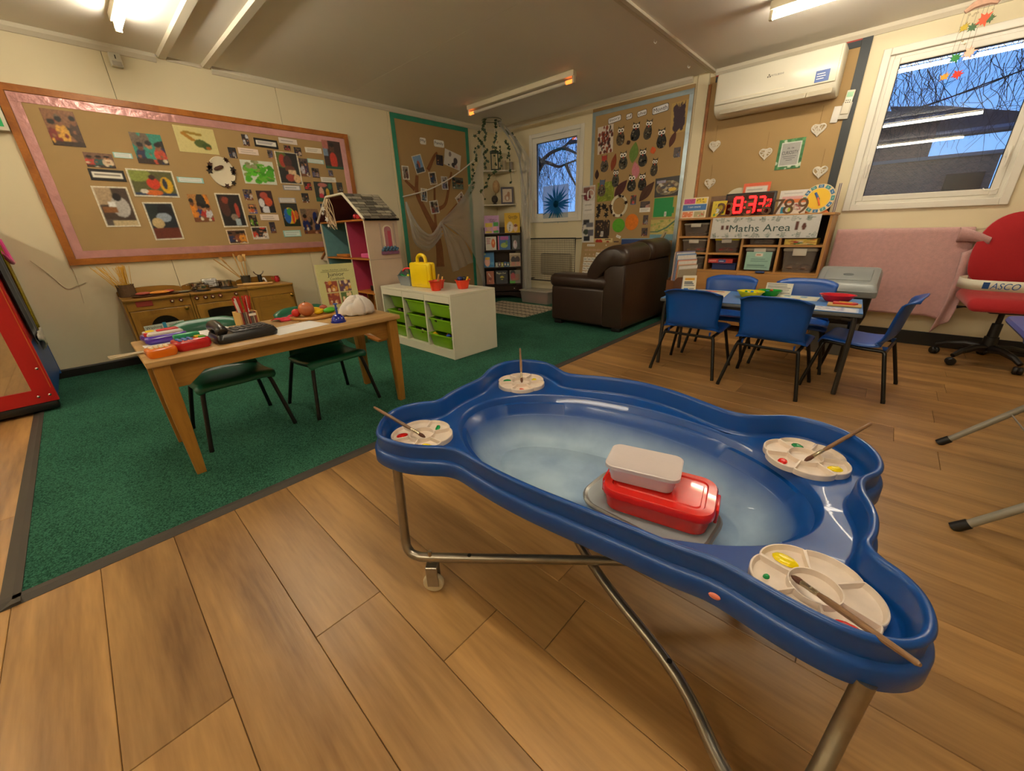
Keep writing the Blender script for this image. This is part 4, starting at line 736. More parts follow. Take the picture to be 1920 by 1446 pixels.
D1 = [(-4.618, 1.844, 0.172, 0.233), (-4.483, 1.646, 0.165, 0.101), (-4.333, 1.694, 0.116, 0.039), (-4.149, 1.759, 0.202, 0.223), (-3.798, 1.863, 0.293, 0.2), (-4.469, 1.542, 0.208, 0.081), (-4.198, 1.498, 0.303, 0.209), (-3.931, 1.539, 0.192, 0.044), (-4.485, 1.31, 0.214, 0.303), (-4.213, 1.2, 0.204, 0.305), (-3.915, 1.31, 0.153, 0.23), (-3.67, 1.624, 0.204, 0.253), (-3.405, 1.91, 0.056, 0.094), (-3.542, 1.791, 0.065, 0.088), (-3.405, 1.816, 0.172, 0.051), (-3.23, 1.902, 0.21, 0.075), (-3.018, 1.946, 0.175, 0.047), (-3.214, 1.81, 0.046, 0.077), (-3.04, 1.884, 0.063, 0.045), (-2.942, 1.862, 0.071, 0.076), (-2.776, 1.89, 0.173, 0.049), (-2.572, 1.866, 0.202, 0.269), (-3.357, 1.64, 0.288, 0.206), (-3.066, 1.7, 0.22, 0.291), (-2.774, 1.788, 0.176, 0.041), (-2.907, 1.719, 0.089, 0.168), (-2.8, 1.676, 0.075, 0.092), (-2.633, 1.682, 0.047, 0.063), (-2.671, 1.618, 0.168, 0.049), (-2.91, 1.542, 0.076, 0.078), (-2.743, 1.492, 0.204, 0.197), (-2.558, 1.547, 0.069, 0.1), (-3.076, 1.519, 0.176, 0.048), (-2.96, 1.426, 0.072, 0.093), (-3.15, 1.398, 0.168, 0.049), (-3.676, 1.294, 0.207, 0.298), (-3.502, 1.436, 0.075, 0.096), (-3.494, 1.311, 0.075, 0.086), (-3.356, 1.378, 0.141, 0.202), (-3.514, 1.202, 0.07, 0.102), (-3.356, 1.233, 0.171, 0.055), (-3.351, 1.136, 0.054, 0.105), (-3.688, 1.057, 0.165, 0.132), (-3.481, 1.087, 0.146, 0.12), (-3.147, 1.257, 0.164, 0.223), (-2.95, 1.193, 0.189, 0.252), (-3.173, 1.074, 0.177, 0.064), (-2.796, 1.336, 0.044, 0.071)]
FAM = {'my': (-1.335, 2.144, 0.094, 0.074), 'family': (-1.077, 2.144, 0.169, 0.081), 'p0': (-1.657, 1.758, 0.102, 0.156), 'p1': (-1.445, 1.871, 0.153, 0.211), 'p2': (-1.097, 1.948, 0.113, 0.123), 'p3': (-0.869, 1.972, 0.288, 0.196), 'p4': (-1.237, 1.721, 0.124, 0.152), 'p5': (-1.042, 1.675, 0.111, 0.164), 'p6': (-0.804, 1.684, 0.203, 0.147), 'p7': (-1.408, 1.512, 0.102, 0.16), 'p8': (-1.255, 1.366, 0.146, 0.166), 'p9': (-0.777, 1.49, 0.163, 0.12)}
TREE = [[(-1.242, 0.576), (-1.235, 0.884), (-1.307, 1.113), (-1.429, 1.344), (-1.512, 1.535), (-1.484, 1.738)], [(-1.543, 1.574), (-1.675, 1.673)], [(-1.242, 0.991), (-1.258, 1.186), (-1.218, 1.631)], [(-1.167, 1.111), (-1.026, 1.26), (-0.841, 1.413)], [(-1.179, 1.348), (-1.049, 1.423), (-0.946, 1.702), (-0.902, 1.819)], [(-1.301, 1.817), (-1.176, 1.988), (-1.123, 2.033)]]
ST = {'Story': (2.023, 2.226, 0.174, 0.068), 'of': (2.21, 2.224, 0.079, 0.064), 'the': (2.366, 2.227, 0.115, 0.064), 'Month': (2.578, 2.228, 0.189, 0.083), 'art1': (1.913, 2.036, 0.223, 0.293), 'o1': (2.117, 2.046, 0.138, 0.217), 'o2': (2.305, 2.061, 0.146, 0.205), 'o3': (2.458, 2.058, 0.126, 0.217), 'o4': (2.624, 1.947, 0.141, 0.215), 'o5': (1.917, 1.781, 0.141, 0.207), 'o6': (2.172, 1.786, 0.147, 0.212), 'o7': (2.421, 1.784, 0.138, 0.205), 'o8': (2.573, 1.671, 0.107, 0.203), 'o9': (2.086, 1.605, 0.122, 0.22), 'o10': (1.899, 1.511, 0.145, 0.216), 'o11': (2.306, 1.531, 0.145, 0.204), 'o12': (2.44, 1.531, 0.132, 0.206), 'dark': (2.804, 2.113, 0.191, 0.286), 'l_green': (2.304, 1.85, 0.113, 0.218), 'l_orange': (2.538, 1.841, 0.066, 0.078), 'l_brown': (2.752, 1.918, 0.062, 0.159), 'l_rust': (2.046, 1.778, 0.069, 0.192), 'l_pink': (2.343, 1.662, 0.099, 0.187), 'l_plum': (2.164, 1.483, 0.105, 0.234), 'l_dark': (2.506, 1.42, 0.104, 0.261), 'l_small': (2.224, 1.962, 0.05, 0.051), 'sm_tree': (1.817, 1.669, 0.057, 0.113), 'lime': (1.955, 1.462, 0.238, 0.222), 'plate': (2.158, 1.284, 0.253, 0.26), 'blackleaf': (1.917, 1.246, 0.22, 0.171), 'ph1': (2.346, 1.341, 0.073, 0.104), 'ph2': (2.501, 1.277, 0.119, 0.078), 'lab2': (2.504, 1.222, 0.134, 0.049), 'stone': (2.756, 1.451, 0.302, 0.199), 'green': (2.748, 1.236, 0.288, 0.218), 'land': (2.754, 0.994, 0.314, 0.232), 'brown': (1.937, 1.019, 0.215, 0.224), 'gcirc': (2.169, 1.059, 0.171, 0.164), 'ocirc': (2.347, 1.092, 0.174, 0.188), 'ph3': (2.525, 1.111, 0.064, 0.105), 'ph4': (2.525, 0.974, 0.078, 0.094), 'lab3': (2.18, 0.925, 0.065, 0.033), 'ph5': (2.817, 1.783, 0.074, 0.097), 'maple': (1.958, 0.868, 0.283, 0.076), 'ph6': (2.154, 0.854, 0.071, 0.034)}
IVY = [[(0.346, -0.514, 2.456), (0.335, -0.525, 2.38), (0.344, -0.516, 2.302), (0.343, -0.517, 2.204)], [(0.437, -0.423, 2.444), (0.438, -0.422, 2.348), (0.443, -0.417, 2.24), (0.426, -0.434, 2.172), (0.426, -0.434, 2.082), (0.427, -0.433, 2.001), (0.429, -0.431, 1.909)], [(0.354, -0.506, 2.465), (0.304, -0.556, 2.313), (0.248, -0.612, 2.266), (0.303, -0.557, 2.176), (0.286, -0.574, 2.126), (0.241, -0.619, 2.078), (0.243, -0.617, 1.966), (0.193, -0.667, 1.917), (0.208, -0.652, 1.803), (0.188, -0.672, 1.72), (0.202, -0.658, 1.656), (0.168, -0.692, 1.561), (0.082, -0.778, 1.378), (0.055, -0.805, 1.19)], [(0.453, -0.407, 2.443), (0.533, -0.327, 2.297), (0.613, -0.247, 2.245), (0.628, -0.232, 2.176), (0.66, -0.2, 2.105), (0.692, -0.168, 2.064), (0.671, -0.189, 1.994), (0.719, -0.141, 1.911), (0.69, -0.17, 1.797), (0.731, -0.129, 1.817), (0.743, -0.117, 1.733), (0.75, -0.11, 1.626), (0.745, -0.115, 1.508), (0.697, -0.163, 1.433), (0.704, -0.156, 1.322), (0.747, -0.113, 1.265), (0.733, -0.127, 1.13)], [(0.317, -0.543, 2.135), (0.348, -0.512, 2.074), (0.313, -0.547, 2.015), (0.345, -0.515, 1.963), (0.325, -0.535, 1.902), (0.335, -0.525, 1.84)], [(0.484, -0.376, 2.13), (0.477, -0.383, 2.02), (0.479, -0.381, 1.949), (0.477, -0.383, 1.856), (0.421, -0.439, 1.806), (0.356, -0.504, 1.746), (0.331, -0.529, 1.63), (0.279, -0.581, 1.578), (0.304, -0.556, 1.469)], [(0.518, -0.342, 2.179), (0.562, -0.298, 2.128), (0.564, -0.296, 2.017), (0.567, -0.293, 1.905), (0.575, -0.285, 1.759), (0.586, -0.274, 1.685)]]
NU = [(0.12, -1.774, 1.412), (0.12, -1.713, 1.253), (0.12, -1.578, 1.071), (0.12, -1.417, 1.01), (0.12, -1.241, 1.168)]
NL = [(0.12, -1.768, 1.346), (0.12, -1.739, 1.13), (0.12, -1.699, 0.918), (0.12, -1.501, 0.807), (0.12, -1.243, 0.99)]
NA = [(0.12, -1.241, 1.168), (0.12, -1.216, 0.959), (0.12, -1.169, 0.742), (0.12, -1.113, 0.482)]
NB = [(0.12, -1.241, 1.168), (0.12, -1.053, 1.031), (0.12, -0.848, 0.931), (0.12, -0.67, 0.612)]
NC = [(0.12, -1.241, 1.168), (0.12, -1.022, 1.315), (0.12, -0.754, 1.558)]
# ================================================================== display boards
mPaper = M('brown_backing_paper', 'ab8d5e', .75, var=.06, scale=4, bump=.25, bscale=3.5); mOak = wood('orange_oak_moulding', 'b06a1e', '8a4c10', 'Y', .4, 6, .1, .04, .02); mFoil = M('pink_foil_border', 'cf9a98', .28, .35, var=.2, scale=14, bump=.6, bscale=22)
def strip_border(pts, w, mat, parent, wall, out, t=.004, name='border_strip'):
    """four strips round a board given as a0, a1, z0, z1 in local coordinates facing -y"""
    a0, a1, z0, z1 = pts
    for (x0, zz0, x1, zz1) in ((a0, z1 - w, a1, z1), (a0, z0, a1, z0 + w), (a0, z0 + w, a0 + w, z1 - w), (a1 - w, z0 + w, a1, z1 - w)): obj(name, G().rbox(x0, -out - t, zz0, x1, -out, zz1, .001, 1), mat, parent, 0)
bd = thing('display_board', 'long oak-framed display board with pink foil border, covered in photographs', 'display board', (.001, -3.626, 1.4815), PI / 2)
hw, hh = 1.26, .604
obj('backing', G().rbox(-hw + .03, -.012, -hh + .03, hw - .03, 0, hh - .03, .002, 1), mPaper, bd, 0); strip_border((-hw, hw, -hh, hh), .045, mOak, bd, 'A', 0, .022, 'frame_rail'); strip_border((-hw + .047, hw - .047, -hh + .047, hh - .047), .058, mFoil, bd, 'A', .0125, .003, 'foil_border')
def lab(bg='f0ece0', line='8a8478', edge=None, n=2, seed=1):
    p = Pic(22, 8, bg, seed, .03).rows(.12, .2, .9, .8, n, line, .05)
    if edge: p.border(.06, edge, 2.2)
    return p
FB = 'e8e0cc'
PH = [  # painter, label
 (people(1, ['7a2a22', 'd8a040', '4a3428'], '8a5e40', 3, 18, 22), 'photo of a cluttered baking table, leftmost on the long display board'),
 (people(2, ['c04038', '2f5a58', 'd8c0a0'], '7a5a48', 3, 18, 12), 'small photo of children at a wooden table above the black-edged caption on the left'),
 (lab('eef4f0', '8aa0a0', '9cd0cc', 2, 3), 'cloud-shaped pale blue caption beside the photo of the green sandpit'),
 (people(4, ['1f2a4a', '2a8a7a', 'c04a30'], '2f8a78', 3, 20, 20), 'photo of children around a turquoise play tray, upper left of the long board'),
 (Pic(30, 20, 'd6c98a', 5, .04).l(.25, .78, .62, .72, .05, '9a7a20').l(.2, .72, .4, .5, .06, 'b07a1a').e(.58, .38, .16, .16, '4a5a24').e(.72, .28, .12, .14, '3a5020').e(.75, .22, .06, .06, 'b0641a'), 'yellow painting of an orange and dark green squash at the top of the long board'),
 (Pic(26, 10, '16130f', 6, .02).b(.08, .24, .92, .76, 'f0ece0').rows(.14, .35, .88, .68, 1, '8a8478', .06), 'black-edged caption strip on the left of the long board'),
 (Pic(28, 20, '5a5a30', 7, .15).e(.2, .8, .3, .25, '8a9440').e(.5, .5, .14, .22, 'd03a20').e(.5, .72, .07, .1, '3a2018').e(.78, .45, .14, .3, 'd8a818').e(.75, .5, .05, .2, '2a3040').b(0, 0, 1, .16, '2a3a5a').e(.45, .16, .2, .1, 'd86a20').e(.25, .2, .09, .08, 'd8d0c0').border(.03, FB, 1.4), 'white-edged photo of children in a red top and a yellow coat'),
 (lab('eef4f0', '8aa0a0', '9cd0cc', 2, 8), 'pale blue caption to the right of the red and yellow photo'),
 (Pic(20, 28, '4a3a30', 9, .15).b(0, .55, .5, 1, 'b09878').e(.62, .5, .26, .26, 'b8b4b0').e(.6, .74, .13, .1, '1a1410').b(.1, .35, .5, .5, '8a5a30').b(.3, .5, .5, .62, 'f0f0ee').b(0, 0, .4, .2, '5a5048').b(.25, .03, .95, .16, 'c8b48a').border(.04, FB, .7), 'tall white-edged photo of a child in grey writing at a table'),
 (Pic(20, 28, '202830', 10, .15).e(.3, .72, .25, .2, '1f2a2a').e(.65, .75, .25, .2, '15151a').e(.55, .6, .25, .12, '9aa8b8').e(.3, .45, .2, .14, 'c8b080').b(0, 0, 1, .32, '6a3020').border(.04, FB, .7), 'tall white-edged photo of two children stirring a bowl, lowest on the left'),
 (people(11, ['d8862a', '2a3a6a', 'b02a28', 'c8c8d0'], 'b07a40', 4, 18, 22), 'photo of children in orange and blue crowded round a table'),
 None,
 (people(13, ['d0d0d8', '2a2a3a'], '3a3030', 2, 10, 14), 'small photo of a child in white above the pink caption'),
 (people(14, ['2a3a5a', '8a8a90'], '2a2a30', 2, 10, 12), 'small dark photo beside the paper plate, left of the pink caption'),
 (lab('ecd8cc', '7a6a64', None, 2, 15), 'pale pink caption above the bright green leaf painting'),
 (Pic(26, 10, '16130f', 16, .02).b(.08, .24, .92, .76, 'eeeae2').rows(.14, .35, .88, .68, 2, '9a94a0', .05), 'black-edged caption strip at the top right of the long board'),
 (lab('e4d8d0', '8a7a78', None, 1, 17), 'glossy pinkish caption at the top, right of the black-edged strip'),
 (people(18, ['4a4a7a', 'c88a50'], '5a4a40', 1, 8, 12), 'tiny photo above the right corner of the green leaf painting'),
 (people(19, ['8a2a30', 'a04a40'], '3a2a28', 2, 10, 8), 'tiny red photo directly under the glossy pinkish caption'),
 (people(20, ['1a1f3a', 'c8b0a0'], '3a2f30', 2, 10, 12), 'small navy photo touching the top right of the photo with hands at work'),
 (lab('efe6d8', '6a645a', None, 2, 21), 'white caption left of the tall photo of a child in a red dress'),
 (Pic(16, 22, '3a2420', 22, .15).b(0, .7, .3, 1, 'b06a60').b(0, .45, .25, .7, '7a90a8').e(.5, .72, .14, .12, '5a3a2a').e(.5, .86, .14, .08, '14100e').e(.5, .3, .2, .3, 'c83a28').b(.72, 0, 1, .6, '3a2a28').b(0, 0, 1, .08, '2a5a40'), 'tall photo of a child in a long red dress, far right'),
 (Pic(34, 24, 'd8dcd0', 23, .06).blots(['4aa81e', '5cc022', '3c9018', '8a9a50', '66b030'], 70, .05, .12, .1, .12, .9, .85).blots(['9a9a70', '8a8a60'], 8, .05, .09, .2, .7, .8, .95), 'bright green leaf-print painting in the middle of the long board'),
 (Pic(22, 28, '20201c', 24, .18).e(.25, .75, .3, .25, '5a6a30').e(.28, .72, .14, .2, 'a83a2a').e(.5, .7, .18, .2, '4a2a28').e(.55, .48, .22, .1, '6a3a28').b(.45, .3, .8, .44, 'd8b890').e(.5, .2, .2, .12, 'a04030').e(.8, .18, .16, .14, 'd8b080').border(.035, FB, .75), 'tall white-edged photo of dark hands at work over cards'),
 (lab('e4eee8', '7a9a98', 'a0ccc6', 2, 25), 'pale teal caption left of the red-dress photo'),
 (people(26, ['b8b0b8', '3a2a4a', 'a04030'], '4a3a3a', 2, 12, 20), 'narrow photo of a child in lilac, right of the hands photo'),
 (people(27, ['5a5a7a', '8a7a80'], '4a4040', 2, 10, 12), 'small grey-blue photo below the pale teal caption'),
 (people(28, ['6a6a8a', '3a3a48'], '4a4248', 1, 8, 10), 'tiny photo directly under the red-dress photo'),
 (lab('ece8dc', '6a7a68', None, 2, 29), 'white caption above the photo with the red toy'),
 (people(30, ['c02a30', '20202a'], '3a2a28', 2, 12, 12), 'small photo with a red ball, left of the white caption'),
 (Pic(22, 20, '1f2a22', 31, .15).e(.45, .85, .25, .1, 'b86a60').e(.35, .5, .12, .25, 'd8a890').e(.32, .3, .12, .12, 'd03848').e(.68, .45, .1, .25, 'c8a030').b(0, 0, 1, .2, '1f5a3a').e(.85, .8, .1, .15, '2a6a4a'), 'photo of a child with a red toy on dark green, above the dolls house'),
 (people(32, ['1a2a2a', 'c8d0d0'], '2a3030', 1, 10, 12), 'small dark photo at the right edge above the dolls house roof'),
 (lab('d8d4d4', '5a6a6a', '8a8a90', 1, 33), 'silvery caption under the hands photo'),
 (people(34, ['0f0f14', 'e0e0e4'], '1f1a1a', 1, 10, 12), 'small black photo with a white shape, left of the red toy photo'),
 (lab('dcd8d4', '7a7a80', '9a9aa0', 2, 35), 'silvery caption above the photo of the coloured ball'),
 (Pic(20, 28, '1c1a1c', 36, .15).e(.28, .62, .2, .3, '4a2a24').e(.35, .8, .14, .1, '8a3a28').e(.62, .65, .2, .25, '241c1c').e(.72, .5, .08, .22, 'b04030').e(.55, .3, .14, .1, '8a7a6a').b(.55, .05, .75, .25, 'a8b8c0').border(.045, FB, .7), 'tall white-edged dark photo of children building, near the balloon photo'),
 (people(37, ['2a3a7a', 'c8b8b0'], '3a3048', 2, 10, 12), 'small blue photo to the right of the white-edged dark photo, topmost of three'),
 (people(38, ['d8884a', 'c0502a', '4a5a9a'], 'a06a48', 3, 12, 10), 'small orange photo to the right of the white-edged dark photo, middle of three'),
 (Pic(16, 22, '3a2020', 39, .15).e(.45, .78, .25, .16, 'b04a3a').e(.65, .5, .25, .2, 'c8502a').e(.2, .45, .18, .2, 'd8d8dc').e(.45, .12, .3, .18, 'd8d8e0').b(.6, 0, 1, .3, '14181a'), 'photo of children in red with white balloons'),
 (people(40, ['6aa02a', '14140f', '8ac040'], '20201a', 2, 10, 12), 'small green and black photo to the right of the white-edged dark photo, lowest of three'),
 (lab('ecdcd0', '6a5a58', None, 2, 41), 'pale pink caption under the white balloons photo'),
 (people(42, ['4a4a6a', '8a6a58'], '38303a', 1, 8, 12), 'tiny photo under the pale pink caption near the bottom of the board'),
 (people(43, ['2a3058', '8a4a30', 'd89030'], '5a3a2a', 3, 20, 16, 'e0c8a8'), 'photo of three children in navy at the bottom of the long board'),
 (people(44, ['c83a28', '2a2628', 'd8d0c8'], '30282a', 3, 18, 14, 'd8d0c0'), 'photo of a child in bright red at the bottom, right of the navy photo'),
 (Pic(22, 24, '2a2a22', 45, .1).e(.42, .42, .34, .34, '2a6ab0').put(*[None] * 0) if False else Pic(22, 24, '2a2a22', 45, .1).e(.45, .45, .36, .36, 'e0b820').e(.3, .45, .2, .32, '2a68b8').e(.48, .62, .18, .17, '3a9a4a').e(.62, .4, .08, .28, 'd8482a').e(.85, .5, .12, .2, 'c86a30').b(0, 0, 1, .12, '1a2a1a'), 'photo of a big blue, green and yellow beach ball'),
 (people(46, ['1f2f6a', '24305a', 'c89a80'], '8a6a50', 2, 20, 24), 'photo of a child in navy bending forward, left of the dolls house roof'),
 (lab('e2f0ea', '7a9a98', '9ad0c8', 2, 47), 'pale teal caption near the bottom right of the long board'),
 (people(48, ['2a3a6a', '8ab0c8'], '304058', 1, 8, 10), 'small blue photo half hidden behind the dolls house roof'),
]
for i, it in enumerate(PH):
    if it is None: continue
    y, z, w, h = D1[i]; cap = 'caption' in it[1]
    card('caption_label' if cap else ('painting' if 'painting' in it[1] else 'photo'), it[1], 'caption' if cap else ('painting' if 'painting' in it[1] else 'photo'), 'A', y, z, w, h, it[0], .0145 + .0006 * (i % 4), random.uniform(-.02, .02), 'captions on the long board' if cap else 'photos on the long board', .6 if cap else .3)
# paper plate with leaves
def plate(name, label, wall, a, z, w, h, out, fill=True):
    loc, rz = wallpos(wall, a, z, out); t = thing(name, label, 'plate', loc, rz, 'leaf paper plates')
    g = G(); n = 32; P = lambda k, y: [(w / 2 * k * math.cos(2 * PI * j / n), -y, h / 2 * k * math.sin(2 * PI * j / n)) for j in range(n)]
    if fill: g.loft([P(1, .0), P(1, .012), P(.97, .014), P(.78, .006), P(.3, .005)], True, True)
    else: g.loft([P(1, .0), P(1, .010), P(.97, .014), P(.76, .008), P(.74, .0)], False, False)
    obj('paper_plate', g, M('cream_paper_plate', 'e0d6bc', .6), t)
    mLf = M('dried_leaf', '4a2c1c', .7, var=.3, scale=60); mLf2 = M('dark_dried_leaf', '241812', .7)
    random.seed(int(a * 100)); 
    for k in range(11):
        an = random.uniform(0, 6.28); r = random.uniform(.86, .98); x, zz = w / 2 * r * math.cos(an), h / 2 * r * math.sin(an); s = random.uniform(.018, .032)
        g = G().at((x, -.0145, zz), ry=random.uniform(0, 6)); pts = []
        for q in range(10): rr = s * (1 if q % 2 == 0 else .5); pts.append((rr * math.cos(q * PI / 5), rr * math.sin(q * PI / 5)))
        g.prism(pts, -.002, 0, 'xz'); obj('leaf', g, random.choice((mLf, mLf2)), t, 0)
    if fill: obj('feather', G().at((-.02, -.012, .03), ry=-.4).sphere((0, 0, 0), (.045, .006, .018), 10, 6), mLf, t)
    return t
y, z, w, h = D1[11]; plate('paper_plate', 'cream paper plate edged with dark leaves, between the squash painting and the green painting', 'A', y, z, w, h, .0135)
# wires trailing from the board's corner
obj_ = obj('cable', G().tube(bent([(.02, -5.08, .93), (.006, -5.02, .83), (.006, -4.96, .71), (.006, -4.90, .72), (.006, -4.84, .74)]), .0022, 6), M('clear_cable', 'c9b998', .3)); tag(obj_, 'thin pale cable looping along the wall below the long board', 'cable')
o = obj('cable', G().tube(bent([(.006, -4.885, .877), (.006, -4.88, .80), (.006, -4.895, .62), (.006, -4.90, .58)]), .0014, 6), M('clear_cable', 'c9b998', .3)); tag(o, 'hair-thin wire hanging straight down from the corner of the long board', 'cable')
# ------------------------------------------------------------------ family board
mTeal = M('teal_ribbon_border', '2f8f73', .45, var=.2, scale=12, bump=.4, bscale=14)
FY0, FY1, FZ0, FZ1 = -1.785, -.545, .05, 2.392
fb = thing('family_board', 'brown paper board with a teal ribbon border and a paper tree', 'display board', (.001, (FY0 + FY1) / 2, (FZ0 + FZ1) / 2), PI / 2); hw, hh = (FY1 - FY0) / 2, (FZ1 - FZ0) / 2
obj('backing', G().rbox(-hw, -.010, -hh, hw, 0, hh, .002, 1), mPaper, fb, 0); strip_border((-hw, hw, -hh, hh), .055, mTeal, fb, 'A', .0105, .004, 'ribbon_border')
mTree = M('brown_tree_paper', '84542f', .7, var=.3, scale=18)
ft = thing('paper_tree', 'brown paper tree with bare branches stuck to the family board', 'paper tree', (.0115, 0, 0)); 
for i, b in enumerate(TREE):
    P = catmull([(0, y, z) for y, z in b], 5); m_ = len(P); w0, w1 = (.075, .022) if i == 0 else (.028, .014); L_, R__ = [], []
    for k in range(m_):
        p = Vector(P[k]); tt = (Vector(P[min(k + 1, m_ - 1)]) - Vector(P[max(k - 1, 0)])).normalized(); nn2 = Vector((0, -tt.z, tt.y)); ww = w0 + (w1 - w0) * (k / (m_ - 1)) ** .6; L_.append(p + nn2 * ww); R__.append(p - nn2 * ww)
    g = G(); zz = .0008 * i; g.loft([[tuple(L_[k]), tuple(R__[k]), (R__[k] + Vector((.003 + zz, 0, 0)))[:], (L_[k] + Vector((.003 + zz, 0, 0)))[:]] for k in range(m_)]); obj('trunk' if i == 0 else 'branch', g, mTree, ft, 30)
def wordcard(s, wall, a, z, w, h, label, out, tilt=0, bg='efece4', edge=None, group=None, ink='1d2426'):
    loc, rz = wallpos(wall, a, z, out); t = thing('word_card', label, 'word card', loc, 0, group, rot=(Matrix.Rotation(rz, 3, 'Z') @ Matrix.Rotation(-tilt, 3, 'Y')).to_euler())
    def rr(k, y): return [(p[0], y, p[1]) for p in rrect(0, 0, w / 2 - k, h / 2 - k, h * .22, 0, 0, 4)]
    if edge: obj('card_edge', G().loft([rr(0, 0)[::-1], rr(0, -.0012)[::-1]]), M('card_edge_' + edge, edge, .5), t, 0)
    obj('card', G().loft([rr(h * .07 if edge else 0, -.0008 if edge else 0)[::-1], rr(h * .07 if edge else 0, -.0018)[::-1]]), M('card_' + bg, bg, .5), t, 0)
    lettering(s, M('ink_' + ink, ink, .5), t, 0, 0, w * .82, h * .52, -.0022); return t
for k, s in (('my', 'My'), ('family', 'Family')): y, z, w, h = FAM[k]; wordcard(s, 'A', y, z, w, h, 'white card reading %s at the top of the family board' % s, .0115, group='words on the family board')
FP = [('p0', people(61, ['5a3a38', 'c8b8a8'], '8a8078', 1, 8, 14, 'e0dccc'), .0, 'narrow photo of a standing family, leftmost on the family board'),
      ('p1', Pic(14, 22, '7aa0c8', 62, .1).b(0, 0, 1, .3, '3a4a58').e(.5, .5, .14, .2, 'a85a48').e(.35, .4, .12, .16, '3a4a6a').border(.08, 'e0d8c0', .7), .28, 'tilted photo with a blue sky, upper left of the family board'),
      ('p2', people(63, ['1a1a2a', '2a2a44'], '3a2a2a', 1, 8, 12), -.05, 'small dark photo beside the red leaf at the top of the paper tree'),
      ('p3', Pic(26, 24, 'd8d2ca', 64, .03).e(.32, .78, .08, .16, '8a7a74').e(.68, .5, .13, .2, '4a444a').e(.62, .2, .16, .16, '3a3438').e(.75, .15, .1, .12, 'c8a8a0').e(.3, .1, .05, .05, '1a1a1a'), -.22, 'large tilted white photo of a family, upper right of the family board'),
      ('p4', people(65, ['1f3a5a', 'b89a80'], '5a4a40', 1, 8, 14, 'd8ceb4'), .12, 'photo of a child in dark blue in the middle of the family board'),
      ('p5', people(66, ['6a6a8a', 'a8a0b8'], 'a8a09a', 1, 8, 14, 'd0ccc8'), .03, 'pale lilac photo behind the net on the family board'),
      ('p6', people(67, ['3a4a40', '6a7a6a'], '5a6a5a', 4, 16, 14), .0, 'square greenish group photo on the right of the family board'),
      ('p7', people(68, ['4a6a8a', '3a4a5a'], 'b8b0a4', 1, 8, 14, 'e0dccc'), -.08, 'photo of two people in blue just under the white cord'),
      ('p8', people(69, ['8a3a38', '4a4a5a'], 'b0a898', 2, 10, 14, 'd8d4c8'), .14, 'tilted photo with a white lower edge, lowest on the family board'),
      ('p9', people(70, ['9a7a70', 'b8a8a0'], 'c0b4a8', 2, 10, 10, 'd8d0c4'), .6, 'strongly tilted pale photo at the lower right of the paper tree')]
for k, pc, tl, lb in FP: y, z, w, h = FAM[k]; card('photo', lb, 'photo', 'A', y, z, w, h, pc, .0185, tl, 'photos on the family board', .3)
# ------------------------------------------------------------------ story board
mSil = M('silver_foil_border', '9fb0b8', .3, .5, var=.2, scale=10, bump=.5, bscale=12)
sb = thing('story_board', 'brown paper board with a silver foil border full of paper owls and leaves', 'display board', (2.322, -.001, 1.42)); hw, hh = .605, .962
obj('backing', G().rbox(-hw, -.010, -hh, hw, 0, hh, .002, 1), mPaper, sb, 0); strip_border((-hw + .002, hw - .002, -hh, hh - .035), .045, mSil, sb, 'B', .0105, .003, 'foil_border')
for s, tl in (('Story', .10), ('of', .08), ('the', .10), ('Month', .08)): x, z, w, h = ST[s]; wordcard(s, 'B', x, z, w * .98, h * .9, 'white card with a grey edge reading %s at the top of the owl board' % s, .0115, tl, 'e6e6ea', '3a4048', 'words on the owl board')
random.seed(11)
mEyeW = M('owl_eye_white', 'f0ece4', .5); mEyeB = M('owl_pupil', '0c0a0a', .4); mBeak = M('owl_beak', 'd8523a', .5)
